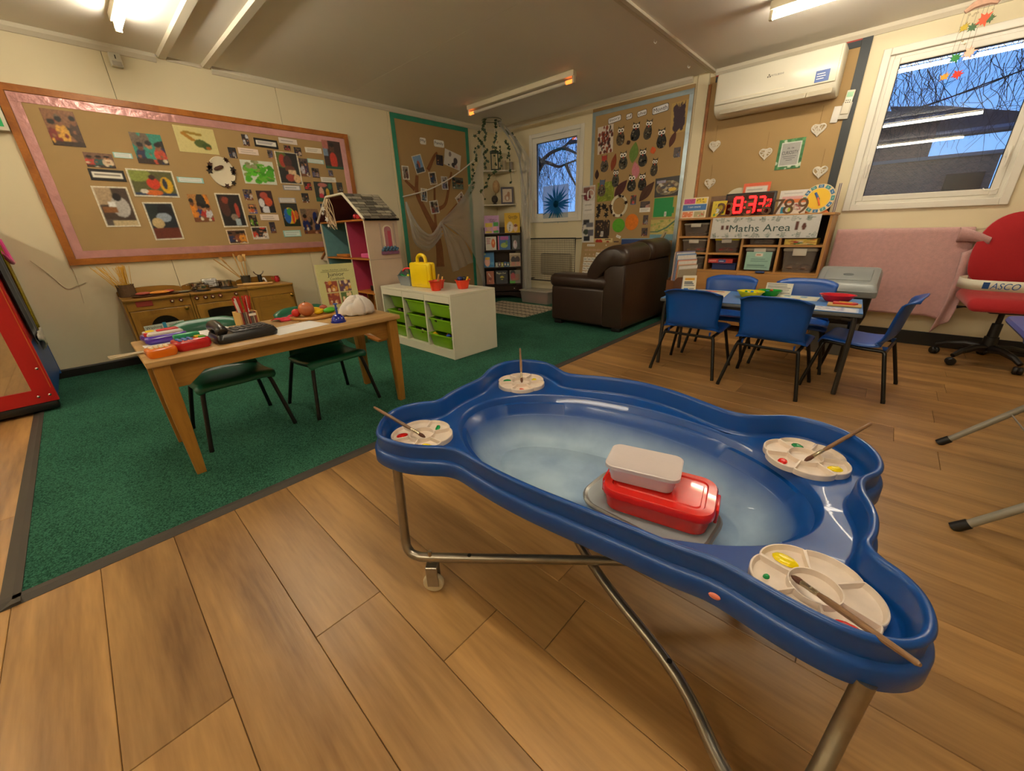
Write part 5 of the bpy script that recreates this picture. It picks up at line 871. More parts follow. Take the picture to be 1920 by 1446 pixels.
def owl(k, body, label, eyes=True, tl=0.0, head=None):
    x, z, w, h = ST[k]; t = thing('paper_owl', label, 'paper owl', (x, -.0115, z), 0, 'paper owls on the story board', rot=Euler((0, -tl, 0)))
    w *= .8; h *= .92
    out = [(-.34 * w, .5 * h), (-.2 * w, .42 * h), (0, .40 * h), (.2 * w, .42 * h), (.34 * w, .5 * h), (.33 * w, .30 * h), (.30 * w, .14 * h), (.44 * w, -.02 * h), (.5 * w, -.2 * h), (.42 * w, -.38 * h), (.2 * w, -.49 * h), (0, -.51 * h), (-.2 * w, -.49 * h), (-.42 * w, -.38 * h), (-.5 * w, -.2 * h), (-.44 * w, -.02 * h), (-.30 * w, .14 * h), (-.33 * w, .30 * h)]
    obj('body', G().prism(out, -.003, 0, 'xz'), M('owl_%s' % body, body, .6, var=.5, scale=70), t, 0)
    for q in range(16):
        px, pz = random.uniform(-.36, .36) * w, random.uniform(-.42, .0) * h; s = random.uniform(.07, .12) * w
        obj('feather', G().at((px, -.003, pz), ry=random.uniform(-1, 1)).prism([(-s, .6 * s), (s, .6 * s), (.5 * s, -s), (-.5 * s, -s)], -.002, 0, 'xz'), M('feather_' + ['20221e', '6a5a3c', '8a8472', '3a3a34', '14140f'][q % 5], ['20221e', '6a5a3c', '8a8472', '3a3a34', '14140f'][q % 5], .6), t, 0)
    if head: obj('head', G().prism([(-.3 * w, .16 * h), (.3 * w, .16 * h), (.3 * w, .44 * h), (-.3 * w, .44 * h)], -.004, -.002, 'xz'), M('owl_head_' + head, head, .6), t, 0)
    if eyes:
        for s in (-1, 1):
            e = obj('eye', G().cyl((s * .17 * w, -.003, .27 * h), (s * .17 * w, -.0055, .27 * h), .19 * w, n=16), mEyeW, t, 40); obj('pupil', G().cyl((s * .16 * w, -.0055, .26 * h), (s * .16 * w, -.007, .26 * h), .085 * w, n=12), mEyeB, e, 40)
    obj('beak', G().prism([(-.08 * w, .17 * h), (.08 * w, .17 * h), (0, .06 * h)], -.006, -.003, 'xz'), mBeak, t, 0)
for a in (('o1', '5a4a34', 'mottled brown paper owl just right of the red blot painting'), ('o2', '1c1a18', 'black paper owl under the word of'), ('o3', '4a4232', 'paper owl with pale feathers under the word the'), ('o4', '16140f', 'dark paper owl below the word Month, beside the black painting'),
          ('o6', '4a4436', 'paper owl in the second row, left of the big green leaf'), ('o7', '24221c', 'dark paper owl in the second row, right of the big green leaf'), ('o8', '3a3226', 'slim paper owl, rightmost of the second row'),
          ('o9', '4a463c', 'small paper owl in the third row above the plum leaf'), ('o11', '141210', 'black paper owl in the third row, left one of the touching pair'), ('o12', '1a1814', 'black paper owl in the third row, right one of the touching pair')): owl(a[0], a[1], a[2], True, random.uniform(-.12, .12))
owl('o5', '5a5048', 'paper owl with a red head below the red blot painting', False, .05, 'b83a30'); owl('o10', '6a5a4a', 'grey paper owl with a blue face over the lime sheet', False, -.06, '5a6a88')
x, z, w, h = ST['art1']; card('painting', 'white sheet covered in dark red leaf blots, top left of the owl board', 'painting', 'B', x, z, w * .95, h, Pic(24, 34, 'd8cec0', 71, .05).blots(['5a1f18', '7a2a1f', '3a1410', '9a4a2a', '2a1410'], 60, .04, .09, .06, .04, .94, .96), .0125, .04, 'art on the owl board', .6)
x, z, w, h = ST['dark']; card('painting', 'yellow sheet nearly covered by a dark plum splodge, top right of the owl board', 'painting', 'B', x, z, w, h, Pic(28, 38, 'b99a58', 72, .05).blots(['3a2430'], 50, .06, .16, .25, .15, .72, .85).strokes(['3a2430'], 40, .12, .02, .2, .06, .78, .85, PI / 2), .0125, .05, 'art on the owl board', .6)
x, z, w, h = ST['lime']; card('painting', 'lime green painted sheet behind the grey owl', 'painting', 'B', x, z, w, h, Pic(24, 24, '7f8f1f', 73, .15).strokes(['8a9a28', '6f8018', '98a840'], 40, .2, .03), .0112, .02, 'art on the owl board', .6)
x, z, w, h = ST['brown']; card('painting', 'dark brown speckled sheet beside the green disc', 'painting', 'B', x, z, w, h, Pic(24, 26, '2c1c16', 74, .3).blots(['a8885a', '4a2c1f', '8a6a44', '1c120e'], 50, .02, .07).b(.42, .1, .58, .38, 'e8e4dc').b(.47, .14, .53, .34, '1a1a1a'), .012, .0, 'art on the owl board', .6)
x, z, w, h = ST['stone']; card('photo', 'large photo of a story tray with a yellow patch, right side of the owl board', 'photo', 'B', x, z, w, h, Pic(32, 22, '2a2624', 75, .15).e(.5, .45, .45, .36, '8a7a58').e(.5, .45, .40, .3, '5a4c3a').blots(['c8c0b0', '3a3a48', 'a89878', '7a5a40'], 26, .03, .08, .15, .2, .85, .75).e(.68, .34, .15, .1, 'e0b838').b(.06, .72, .4, .86, '9a94a8').border(.02, '1c1a1c', 1.4), .0125, .03, 'art on the owl board', .3)
x, z, w, h = ST['green']; card('painting', 'flat bright green painting on yellow paper, right side of the owl board', 'painting', 'B', x, z, w, h, Pic(30, 24, 'b0a050', 76, .04).b(.03, .04, .82, .97, '0f8f48').b(.8, .2, .88, .5, '0f8f48').b(.5, .06, .58, .3, 'e8e8e0').b(.53, .1, .555, .26, '202020'), .0125, .0, 'art on the owl board', .6)
x, z, w, h = ST['land']; card('painting', 'painted landscape with a winding green river, bottom right of the owl board', 'painting', 'B', x, z, w, h, Pic(34, 26, 'bfae62', 77, .08).b(0, 0, 1, .28, '6a98a8').blots(['8a9a4a', '9aa858', 'c8b870'], 30, .03, .08, .02, .3, .98, .95).l(.02, .42, .3, .42, .03, '3f6a52').l(.3, .42, .62, .6, .03, '3f6a52').l(.62, .6, .95, .95, .035, '3f6a52').l(.45, 0, .6, .38, .07, 'b09a70').l(.5, 0, .62, .35, .02, '4a4a38'), .0125, .0, 'art on the owl board', .6)
for k, c, lb in (('ph1', ['c04030', '5a6a9a'], 'small photo with a red shape beside the leaf ring plate'), ('ph2', ['b88a80', '2a2a30'], 'small photo above the typed caption on the owl board'), ('ph3', ['8a8a90', 'c04a40'], 'small photo of a child right of the orange disc'), ('ph4', ['2a2a4a', 'a04a40'], 'small purple photo below it, left of the painted landscape'), ('ph5', ['4a4a60', '8a8a98'], 'small photo alone at the right edge of the owl board'), ('ph6', ['5a2a20', '3a1a14'], 'tiny dark red photo at the bottom of the owl board')):
    x, z, w, h = ST[k]; card('photo', lb, 'photo', 'B', x, z, w, h, people(hash(k) % 97 if False else 80 + len(lb), c, '4a3a38', 1, 8, 10), .0125, 0, 'photos on the owl board', .3)
for k, lb in (('lab2', 'typed white caption under a small photo on the owl board'), ('lab3', 'tiny tilted caption below the orange and green discs')): x, z, w, h = ST[k]; card('caption_label', lb, 'caption', 'B', x, z, w, h, lab('f0ece4', '5a5a60', None, 2, 5), .0128, -.35 if k == 'lab3' else 0, 'captions on the owl board', .6)
x, z, w, h = ST['maple']; card('picture_strip', 'cream strip with red maple leaves at the bottom left of the owl board', 'picture', 'B', x, z, w, h, Pic(36, 10, 'd8c08a', 79, .05).e(.2, .5, .1, .36, 'b02a1a').e(.35, .45, .12, .4, 'c03020').e(.75, .3, .08, .3, 'a83a1a').rows(.6, .7, .95, .95, 1, '5a5040', .05), .0125, 0, None, .6)
def disc(k, col, label):
    x, z, w, h = ST[k]; o = obj('painted_disc', G().at((x, -.0112, z)).loft([[(w / 2 * math.cos(2 * PI * j / 28), y, h / 2 * math.sin(2 * PI * j / 28)) for j in range(28)] for y in (0, -.003)]), M('disc_' + col, col, .6, var=.25, scale=40), None, 0); tag(o, label, 'painted disc', 'painted discs on the owl board'); o.data.flip_normals() if False else None
disc('gcirc', '58a81e', 'bright green scribbled disc on the owl board'); disc('ocirc', 'e07a10', 'plain orange disc on the owl board')
def leaf(k, col, label, tl, tip=.5):
    x, z, w, h = ST[k]; n = 12; L_ = [(w / 2 * math.sin(PI * (i / n) ** .9), h * (i / n - .5)) for i in range(n + 1)]; out = L_ + [(-a, b) for a, b in L_[-2:0:-1]]
    t = thing('paper_leaf', label, 'paper leaf', (x, -.0118, z), 0, 'leaves on the owl board', rot=Euler((0, -tl, 0))); obj('blade', G().prism(out, -.003, 0, 'xz'), M('leaf_' + col, col, .65, var=.3, scale=50), t, 0); obj('midrib', G().prism([(-.0015, -h * .48), (.0015, -h * .48), (.001, h * .46), (-.001, h * .46)], -.0042, -.003, 'xz'), M('leaf_rib_' + col, col, .8), t, 0)
leaf('l_green', '6a8a3a', 'big pale green leaf between two owls in the second row', -.12); leaf('l_rust', '8a3a18', 'narrow rust-coloured leaf right of the red-headed owl', .0 - .22); leaf('l_pink', 'c87a88', 'pink leaf above the touching pair of owls', .18); leaf('l_plum', '4a1c20', 'plum-coloured leaf slanting above the leaf ring plate', -.75); leaf('l_dark', '4a2a1c', 'long dark brown leaf slanting right of the touching owls', -.7); leaf('l_brown', '5a3228', 'brown leaf hanging below the plum splodge painting', -.35); leaf('l_small', '3a2018', 'small dark leaf under the black owl', .5); leaf('sm_tree', '3a1c14', 'small pointed dark leaf by the left edge of the owl board', 0.0); leaf('l_orange', 'd8602a', 'small orange leaf right of the dark second-row owl', .3)
x, z, w, h = ST['plate']; plate('paper_plate', 'cream paper plate ring edged with leaves on the owl board', 'B', x, z, w * .9, h, .0115, False)
x, z, w, h = ST['blackleaf']; t = thing('leaf_collage', 'black dried leaves stuck left of the leaf ring plate', 'leaf collage', (x, -.0115, z)); random.seed(5)
for q in range(9): s = random.uniform(.03, .045); obj('leaf', G().at((random.uniform(-.35, .35) * w, -.001 * (q % 3), random.uniform(-.35, .35) * h), ry=random.uniform(0, 6)).prism([(s * (1 if i % 2 == 0 else .45) * math.cos(i * PI / 5), s * (1 if i % 2 == 0 else .45) * math.sin(i * PI / 5)) for i in range(10)], -.003, 0, 'xz'), M('black_leaf', '16120f', .7), t, 0)
# tall notice, calendar, flower on the window
nt_ = Pic(16, 44, 'd8d4cc', 90, .05).b(.05, .82, .55, .98, '7a4a44').b(.55, .84, .95, .98, 'c09a8a').e(.4, .8, .3, .05, '7a2030').b(.1, .52, .95, .74, 'e4e0da').rows(.2, .54, .9, .72, 2, '8a8680', .006).b(.1, .33, .6, .42, '22242a').b(.35, .28, .9, .36, '6a6a74').e(.35, .2, .25, .05, '2a3a30').b(.5, .13, .95, .24, '5a5a6a').b(.15, .03, .65, .13, '1f2430').l(0, .2, .15, .4, .02, '3a3a44')
card('notice_sheet', 'tall narrow notice of pictures hanging left of the owl board', 'notice', 'B', 1.718, 1.20, .19, .70, nt_, .016, .02, None, .5)
t = thing('coil_ornament', 'white looped paper ornament pinned on the tall notice', 'ornament', (1.75, -.022, 1.445)); obj('loop', G().tube([(.05 * math.cos(a), -.012, .055 * math.sin(a)) for a in [2 * PI * i / 18 for i in range(18)]], .006, 6, closed=True), M('white_paper', 'e8e4dc', .6), t); obj('strip', G().rbox(-.045, -.018, -.06, -.03, -.006, .04, .003), M('white_paper', 'e8e4dc', .6), t); obj('strip', G().rbox(-.15, -.018, .0, -.07, -.008, .022, .003), M('white_paper', 'e8e4dc', .6), t)
cal = thing('calendar_board', 'brown calendar board with white day cards leaning behind the armchair', 'calendar', (1.925, -.078, .36), 0, rot=Euler((-.13, 0, 0)))
obj('backing', G().rbox(-.285, -.008, -.34, .285, 0, .50, .002, 1), mPaper, cal, 0)
mCard = M('white_card', 'eae6da', .55); mInk = M('black_ink', '17181a', .5)
c = obj('month_card', G().box(-.20, -.0095, .45, -.08, -.008, .478), mCard, cal, 0); lettering('January', mInk, c, -.14, .464, .1, .016, -.0102)
c = obj('dot_card', G().box(.085, -.0095, .458, .098, -.008, .472), mCard, cal, 0)
for i, d in enumerate(('MON', 'TUES', 'WEDS', 'THUR', 'FRI', 'SAT', 'SUN')): x = -.205 + i * .062; c = obj('weekday_card', G().box(x - .024, -.0095, .392, x + .024, -.008, .412), M('pale_strip', 'c9a888', .6), cal, 0); lettering(d, M('red_ink', '8a3a30', .5), c, x, .402, .036, .012, -.0102)
n = 0; random.seed(6)
for r_ in range(5):
    for q in range(7):
        x = -.205 + q * .062; z = .345 - r_ * .062
        if r_ == 0 and q < 3: obj('dot_card', G().box(x - .012, -.0095, z - .01, x + .008, -.008, z + .01), M('pale_strip', 'c9a888', .6), cal, 0); continue
        n += 1; a = random.uniform(-.12, .12); g = G().at((x, 0, z), ry=a); g.box(-.029, -.0095 - .0006 * (q % 2), -.026, .029, -.008, .026); c = obj('day_card', g, mCard, cal, 0)
        s = str(n) + ('st' if n in (1, 21) else 'nd' if n in (2, 22) else 'rd' if n in (3, 23) else 'th'); lettering(s, mInk, c, x, z, .04, .024, -.0108, -a)
t = thing('blue_easel', 'dark blue panel showing above the back of the armchair', 'panel', (2.46, -.06, .60)); obj('board', G().rbox(-.2, -.02, 0, .24, 0, .30, .004), M('dark_blue_panel', '1f3f7a', .5), t); obj('top_edge', G().rbox(-.2, -.024, .295, .24, .0, .305, .002), M('pale_edge', '8aa8c0', .5), t)
# blue tissue flower on the small window
fl_ = thing('tissue_flower', 'blue paper starburst flower on a clear sheet stuck to the small window', 'flower', (1.17, -.004, 1.365)); mSheet = sheer('clear_film', 'e4eef8', .55, .7); obj('sheet', G().box(-.23, -.001, -.24, .21, 0, .24), mSheet, fl_, 0)
mPet = sheer('blue_tissue', '3f9cc0', .75, .7); mPet2 = sheer('dark_blue_tissue', '1c5a80', 1, .6); random.seed(8)
for q in range(26):
    a = 2 * PI * q / 26 + random.uniform(-.08, .08); L = random.uniform(.17, .28); w = .016; g = G().at((0, -.0015 - .0004 * (q % 5), 0), ry=a); g.prism([(0, -.004), (L * .5, -w), (L, 0), (L * .5, w), (0, .004)], -.001, 0, 'xz'); obj('petal', g, mPet, fl_, 0)
obj('flower_centre', G().at((0, -.004, 0), rx=PI / 2).lathe([(.045, 0), (.035, .006), (.002, .009)], 16, cap0=True), mPet2, fl_)
# ------------------------------------------------------------------ maths display
mDk = M('charcoal_border', '2c3338', .5, var=.1, scale=8); mbd = thing('maths_board', 'brown paper board with a charcoal border behind the air conditioner', 'display board', (3.683, -.001, 1.70))
obj('backing', G().rbox(-.612, -.010, -.72, .61, 0, .70, .002, 1), mPaper, mbd, 0); obj('border_strip', G().rbox(.545, -.016, -.72, .612, -.0105, .70, .001, 1), mDk, mbd, 0); obj('border_strip', G().rbox(-.56, -.016, .645, .544, -.0105, .70, .001, 1), mDk, mbd, 0); obj('frame_rail', G().rbox(-.618, -.02, -.72, -.59, -.0105, .64, .002, 1), mOak, mbd, 0); obj('border_strip', G().rbox(-.56, -.0165, .69, .544, -.0162, .70, .0001, 1), M('red_border_edge', 'a03028', .5), mbd, 0)
mHeartW = M('white_wicker', 'e6dfd0', .6); mHeartB = M('wicker_gap', 'b09a70', .8)
def heart(x, z, s, label):
    t = thing('wicker_heart', label, 'heart', (x, -.0115, z), 0, 'white wicker hearts'); P = []
    for i in range(26): a = 2 * PI * i / 26; P.append((s * .06 * 16 * math.sin(a) ** 3 / 1.0 * .062 / .062 * .0 + s * math.sin(a) ** 3, s * (13 * math.cos(a) - 5 * math.cos(2 * a) - 2 * math.cos(3 * a) - math.cos(4 * a)) / 16))
    obj('backing', G().prism(P, -.008, 0, 'xz'), mHeartB, t, 0); obj('rim', G().tube([(a, -.009, b) for a, b in P], .005, 6, closed=True), mHeartW, t); random.seed(int(x * 100))
    for q in range(30):
        i, j = random.randrange(26), random.randrange(26)
        if abs(i - j) > 5: obj('cane', G().cyl((P[i][0] * .95, -.009 - .001 * (q % 4), P[i][1] * .95), (P[j][0] * .95, -.009 - .001 * (q % 4), P[j][1] * .95), .0036, n=5), mHeartW, t)
    obj('string', G().cyl((0, -.005, s * .35), (0, -.003, s * .35 + .16), .0008, n=4), M('string_brown', '7a5a34', .8), t)
for (x, z, lb) in ((3.204, 1.791, 'white wicker heart on the left under the air conditioner'), (3.684, 1.661, 'white wicker heart just left of the framed curiosity print'), (4.068, 1.798, 'white wicker heart upper right, below the remote control'), (4.153, 1.457, 'white wicker heart lower right above the round learning clock'), (3.21, 1.445, 'white wicker heart lower left above the bright counting book')): heart(x, z, .052, lb)
t = thing('framed_print', 'small print reading CURIOSITY in a leafy green frame on the brown board', 'picture', (3.888, -.0115, 1.63)); pc = Pic(30, 34, '3a7a44', 91, .05).blots(['1f5a30', '5a9a5a', 'c8d8c0', '2a6a3a'], 50, .03, .08); pc.b(.12, .1, .88, .9, 'dfe6dc').b(.15, .13, .85, .87, 'a8a8a6')
obj('print', print_mesh(pc, .205, .248, .004, .3), None, t); lettering('CURIOSITY', M('dark_ink', '23262a', .4), t, 0, .012, .125, .028, -.0047); lettering('it is', M('dark_ink', '23262a', .4), t, 0, .05, .05, .014, -.0047)
for k, wd in enumerate((.11, .09, .05)): obj('text_line', G().box(-wd / 2, -.0046, -.02 - k * .016, wd / 2, -.0042, -.016 - k * .016), M('grey_ink', '5a5a5c', .4), t, 0)
# air conditioner
mAC = M('ac_white', 'e4dfcd', .25); mACg = M('ac_grey', 'b9b09c', .4)  # white casing; one even grey for louvre and control strip
ac = thing('air_conditioner', 'white wall-mounted air conditioner with a blue sticker under the ceiling', 'air conditioner', (3.68, -.018, 2.0)); 
prof = [(-.0, .02), (-.0, .355), (-.165, .355), (-.195, .345), (-.205, .32), (-.205, .115), (-.190, .07), (-.165, .035), (-.10, .012), (-.03, .008)]
g = G(); prof2 = [(p[0], p[1]) for p in prof]; g.loft([[(x, a * k, .18 + (b - .18) * k) for a, b in prof2] for x, k in ((-.475, .93), (-.468, .985), (-.455, 1), (.455, 1), (.468, .985), (.475, .93))]); obj('casing', g, mAC, ac, 40)
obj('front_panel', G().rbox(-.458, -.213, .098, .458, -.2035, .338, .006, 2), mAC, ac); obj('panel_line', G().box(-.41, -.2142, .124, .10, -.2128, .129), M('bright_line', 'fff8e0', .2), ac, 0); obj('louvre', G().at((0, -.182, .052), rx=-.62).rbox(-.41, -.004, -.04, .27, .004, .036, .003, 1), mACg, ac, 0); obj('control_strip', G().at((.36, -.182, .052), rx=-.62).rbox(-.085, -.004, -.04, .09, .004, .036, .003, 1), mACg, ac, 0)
obj('sticker', G().box(.315, -.2142, .11, .41, -.213, .19), M('blue_sticker', '1f4fa0', .35), ac, 0); mWi = M('white_ink', 'e8ecf4', .5)
for k, wd in enumerate((.05, .06, .055)): obj('sticker_line', G().box(.325, -.2148, .13 + k * .017, .325 + wd, -.2143, .136 + k * .017), mWi, ac, 0)
mLg = M('logo_grey', '6e685e', .4); lettering('MITSUBISHI', mLg, ac, .03, .235, .095, .014, -.2138)
lg = G(); 
for (dx, dz) in ((0, .009), (-.008, -.004), (.008, -.004)): lg.prism([(dx - .0075 + -.062 + .03, .235 + dz - .0), (dx - .032, .235 + dz - .005 * (1 if dz < 0 else 1) - .003), (dx + .0075 - .032, .235 + dz), (dx - .032, .235 + dz + .008)], -.2140, -.2131, 'xz')
lg.v = [(x - .0, y, z) for x, y, z in lg.v]; obj('logo_diamonds', lg, mLg, ac, 0)
t = thing('remote_control', 'cream air conditioner remote with a green display clipped to the wall', 'remote control', (4.235, -.0165, 1.965), 0, rot=Euler((0, .08, 0))); obj('handset', G().rbox(-.028, -.026, -.085, .028, -.008, .085, .006, 2), mAC, t); obj('display', G().rbox(-.021, -.0275, .035, .021, -.0255, .07, .002, 1), M('green_lcd', '8fc49a', .3), t); 
for k in range(6): obj('button', G().rbox(-.018 + (k % 3) * .013, -.028, .008 - (k // 3) * .014, -.009 + (k % 3) * .013, -.0255, .015 - (k // 3) * .014, .001, 1), M('grey_button', '6e6a60', .4), t)
obj('holder', G().rbox(-.033, -.014, -.12, .033, 0, .0, .003), M('clear_holder', 'd8d4c8', .3), t); obj('paper_note', G().rbox(-.085, -.006, -.14, -.0335, 0, -.02, .002), M('white_paper', 'e8e4dc', .6), t)
# ================================================================== play kitchen
mKit = wood('varnished_play_kitchen', 'a2762c', '77521a', 'X', .35, 6, .12, .06, .03); mKitZ = wood('varnished_play_kitchen_upright', 'a2762c', '77521a', 'Z', .35, 6, .12, .06, .03)
mGold = M('brass_knob', 'b08a3a', .25, .9); mDkGl = M('dark_oven_window', '12100d', .2); mKnobR = M('dark_red_knob', '5a1a14', .4); mKnobW = M('knob_mark', 'd8c8a8', .5)
KD, KH = .355, .605
def kitchen_unit(name, label, y0, y1):
    w = y1 - y0; t = thing(name, label, 'play kitchen', (.012, (y0 + y1) / 2, .0085), PI / 2, 'wooden play kitchen units'); h = KH - .0085; w2 = w / 2 - .001
    obj('side_panel', G().box(-w2, -KD + .012, 0, -w2 + .015, 0, h - .021), mKitZ, t, 0); obj('side_panel', G().box(w2 - .015, -KD + .012, 0, w2, 0, h - .021), mKitZ, t, 0)
    obj('worktop', G().rbox(-w2, -KD - .004, h - .02, w2, 0, h, .004, 2), mKit, t); obj('upstand', G().prism([(-w2, h + .001), (w2, h + .001), (w2, h + .035)] + [(w2 * math.cos(a), h + .035 + .03 * math.sin(a)) for a in [PI * i / 10 for i in range(1, 10)]] + [(-w2, h + .035)], -.014, 0, 'xz'), mKit, t, 30)
    obj('control_panel', G().box(-w2 + .0155, -KD + .008, h - .095, w2 - .0155, -KD + .022, h - .021), mKit, t, 0); obj('plinth', G().box(-w2 + .0155, -KD + .03, 0, w2 - .0155, -KD + .04, .05), mKitZ, t, 0); obj('back_panel', G().box(-w2 + .0155, -.012, .05, w2 - .0155, -.002, h - .021), mKitZ, t, 0)
    return t, w2, h
def arch(x0, x1, z0, z1, r): return [(x0, z0), (x1, z0), (x1, z1)] + [((x0 + x1) / 2 + (x1 - x0) / 2 * math.cos(a), z1 + r * math.sin(a)) for a in [PI * i / 12 for i in range(1, 12)]] + [(x0, z1)]
def kdoor(t, w2, h, win=None):
    d = obj('door', G().rbox(-w2 + .018, -KD + .0, .055, w2 - .018, -KD + .0165, h - .1, .003, 1), mKitZ, t, 0)
    obj('panel_moulding', G().prism(arch(-w2 + .06, w2 - .06, .09, h - .165, .03), -KD - .002, -KD + .001, 'xz'), mKit, d, 0)
    if win == 'round': obj('window', G().cyl((0, -KD - .0045, h - .255), (0, -KD - .002, h - .255), .1, n=28), mDkGl, d)
    if win == 'oven': obj('window', G().prism(arch(-w2 + .085, w2 - .085, .2, h - .165, .018), -KD - .0045, -KD - .0018, 'xz'), mDkGl, d, 0)
    return d
def knob(t, x, z, r=.014, m=None, mark=True):
    k = obj('control_knob', G().at((x, -KD + .008, z), rx=PI / 2).lathe([(r, 0), (r * 1.05, .008), (r * .8, .014), (.001, .015)], 14, cap0=True), m or mKnobR, t)
    if mark: obj('knob_mark', G().at((x, -KD - .0065, z), rx=PI / 2).lathe([(r * .5, 0), (r * .45, .001), (.0005, .0015)], 10), mKnobW, k)
def brass(d, x, z): obj('door_knob', G().at((x, -KD + .0005, z), rx=PI / 2).lathe([(.007, 0), (.006, .01), (.016, .02), (.017, .03), (.011, .037), (.001, .039)], 16), mGold, d)
t, w2, h = kitchen_unit('toy_washing_machine', 'wooden toy washing machine with a lettered sign across its round window', -4.69, -4.252); d = kdoor(t, w2, h, 'round'); brass(d, .165, h - .115)
knob(t, .088, h - .045); knob(t, .148, h - .045); obj('red_plate', G().rbox(-.145, -KD + .003, h - .066, -.04, -KD + .0075, h - .022, .002, 1), M('dull_red_plate', '8a2a22', .5), t)
sg = thing('name_sign', 'pale laminated sign reading Washing machine on the toy washer', 'sign', (.3705 + .008, -4.487, .366), PI / 2, rot=(Matrix.Rotation(PI / 2, 3, 'Z') @ Matrix.Rotation(-.03, 3, 'Y')).to_euler()); obj('sheet', G().rbox(-.135, -.002, -.022, .135, 0, .022, .001, 1), M('laminated_sheet', 'cfd6cc', .3), sg, 0); lettering('Washing', M('black_ink', '17181a', .5), sg, -.073, -.002, .105, .028, -.0025); lettering('machine', M('black_ink', '17181a', .5), sg, .078, .002, .098, .021, -.0025); obj('clip', G().rbox(-.012, -.006, -.026, .012, .0, .03, .002), M('blue_clip', '2a8ab0', .4), sg)
t, w2, h = kitchen_unit('toy_cooker', 'wooden toy cooker with five knobs and an arched dark oven window', -4.25, -3.812); d = kdoor(t, w2, h, 'oven')
for x in (-.18, -.117, -.062, -.004, .12): knob(t, x, h - .045, .015, None)
for (x, y) in ((-.11, -.10), (.1, -.10), (-.11, -.25), (.1, -.25)): obj('hotplate', G().at((x, y, h)).lathe([(.07, 0), (.07, .004), (.05, .005), (.001, .005)], 20, cap0=True), M('dark_hotplate', '2a2622', .5), t)
t, w2, h = kitchen_unit('toy_cupboard', 'wooden toy cupboard with an arched plain door, right end of the play kitchen', -3.81, -3.40); d = kdoor(t, w2, h); brass(d, .165, h - .115)
# things on the play kitchen
KT = KH + .0005
mBark = M('bark', '6a543a', .8, var=.4, scale=60, bump=.5, bscale=60); t = thing('pasta_pot', 'log-slice pot of dry spaghetti at the left end of the play kitchen', 'pasta pot', (.11, -4.625, KT)); obj('log_pot', G().lathe([(.055, 0), (.058, .01), (.056, .09), (.06, .1), (.05, .1), (.048, .01), (.001, .01)], 20, cap0=True), mBark, t); random.seed(3); mSpag = M('dry_spaghetti', 'e0b040', .4)
for k in range(46):
    a = random.uniform(0, 6.28); r = random.uniform(0, .04); x, y = r * math.cos(a), r * math.sin(a); lx, ly = (random.uniform(-.015, .02), random.uniform(-.01, .045)) if k < 30 else (random.uniform(-.04, .0), random.uniform(-.16, -.04)); obj('spaghetti', G().cyl((x, y, .012), (x + lx, y + ly, .25 + random.uniform(-.02, .01)), .0016, n=5), mSpag, t)
t = thing('serving_tray', 'dark wooden tray of toy food on the toy washing machine', 'tray', (.23, -4.46, KT)); obj('board', G().at((0, 0, 0), rz=.1).loft([rrect(0, 0, .075, .155, .06, 0, .0, 5), rrect(0, 0, .082, .162, .065, 0, .012, 5), rrect(0, 0, .076, .156, .06, 0, .012, 5), rrect(0, 0, .07, .15, .055, 0, .008, 5)]), wood('dark_tray_wood', '5a3420', '3a2012', 'Y', .4), t)
for nm, c, x, y, s, lb in (('toy_pizza', 'd8882a', .0, .03, (.05, .07, .014), 'orange toy food slice lying on the dark tray'), ('toy_meat', 'a8483a', -.02, -.075, (.04, .055, .014), 'brownish red toy food at the left end of the dark tray'), ('toy_meat', 'c04a34', -.04, .095, (.03, .04, .014), 'bright red toy food at the back of the dark tray')): o = obj(nm, G().at((.23 + x, -4.46 + y, KT + .0085 + s[2])).sphere((0, 0, 0), s, 14, 8), M(nm + c, c, .45, var=.2, scale=60)); tag(o, lb, 'toy food', 'toy food on the dark tray')
o = obj('metal_plate', G().at((.20, -4.275, KT)).lathe([(.045, 0), (.07, .008), (.07, .01), (.044, .004), (.001, .004)], 24, cap0=True), M('dull_steel', '8a8680', .3, .9)); tag(o, 'small dull metal plate between the tray and the pans', 'plate')
mSt = M('polished_steel', 'b8b4ac', .18, 1.0)
def pan(x, y, r, h_, label, z=KT):
    t = thing('toy_pan', label, 'pan', (x, y, z), 0, 'toy pans on the cooker'); obj('pan_body', G().lathe([(r * .93, 0), (r * .98, .004), (r, h_ - .004), (r * 1.06, h_), (r * .98, h_), (r * .92, .006), (.001, .006)], 24, cap0=True), mSt, t)
    for s in (-1, 1): obj('handle', G().tube(bent([(s * r * .98 * 0, s * r * .98, h_ * .75), (.018, s * (r + .018), h_ * .75), (.0, s * (r + .024), h_ * .75), (-.018, s * (r + .018), h_ * .75), (-.0, s * r * .98, h_ * .75)]), .003, 6), mSt, t)
    return t
pan(.115, -4.14, .062, .058, 'steel toy pan at the back left of the toy cooker', KT + .0055); pan(.262, -4.13, .052, .045, 'small steel toy pan at the front of the toy cooker', KT + .0055); pan(.10, -3.925, .062, .055, 'steel toy pan at the back right of the toy cooker', KT + .0055)
t = thing('foil_packet', 'crumpled silver foil packet with print between the toy pans', 'packet', (.07, -4.035, KT + .0056)); obj('foil', G().rbox(-.03, -.06, 0, .03, .06, .085, .012, 2), M('crumpled_foil', 'c8c8c4', .25, .8, bump=.8, bscale=40), t)
o = obj('text_panel', print_mesh(Pic(14, 10, 'd8d8d4', 4, .05).rows(.1, .1, .95, .95, 5, '4a4a4a', .03), .09, .06, .001, .5), None, t); o.location = (.0305, 0, .043); o.rotation_euler = (0, 0, PI / 2)
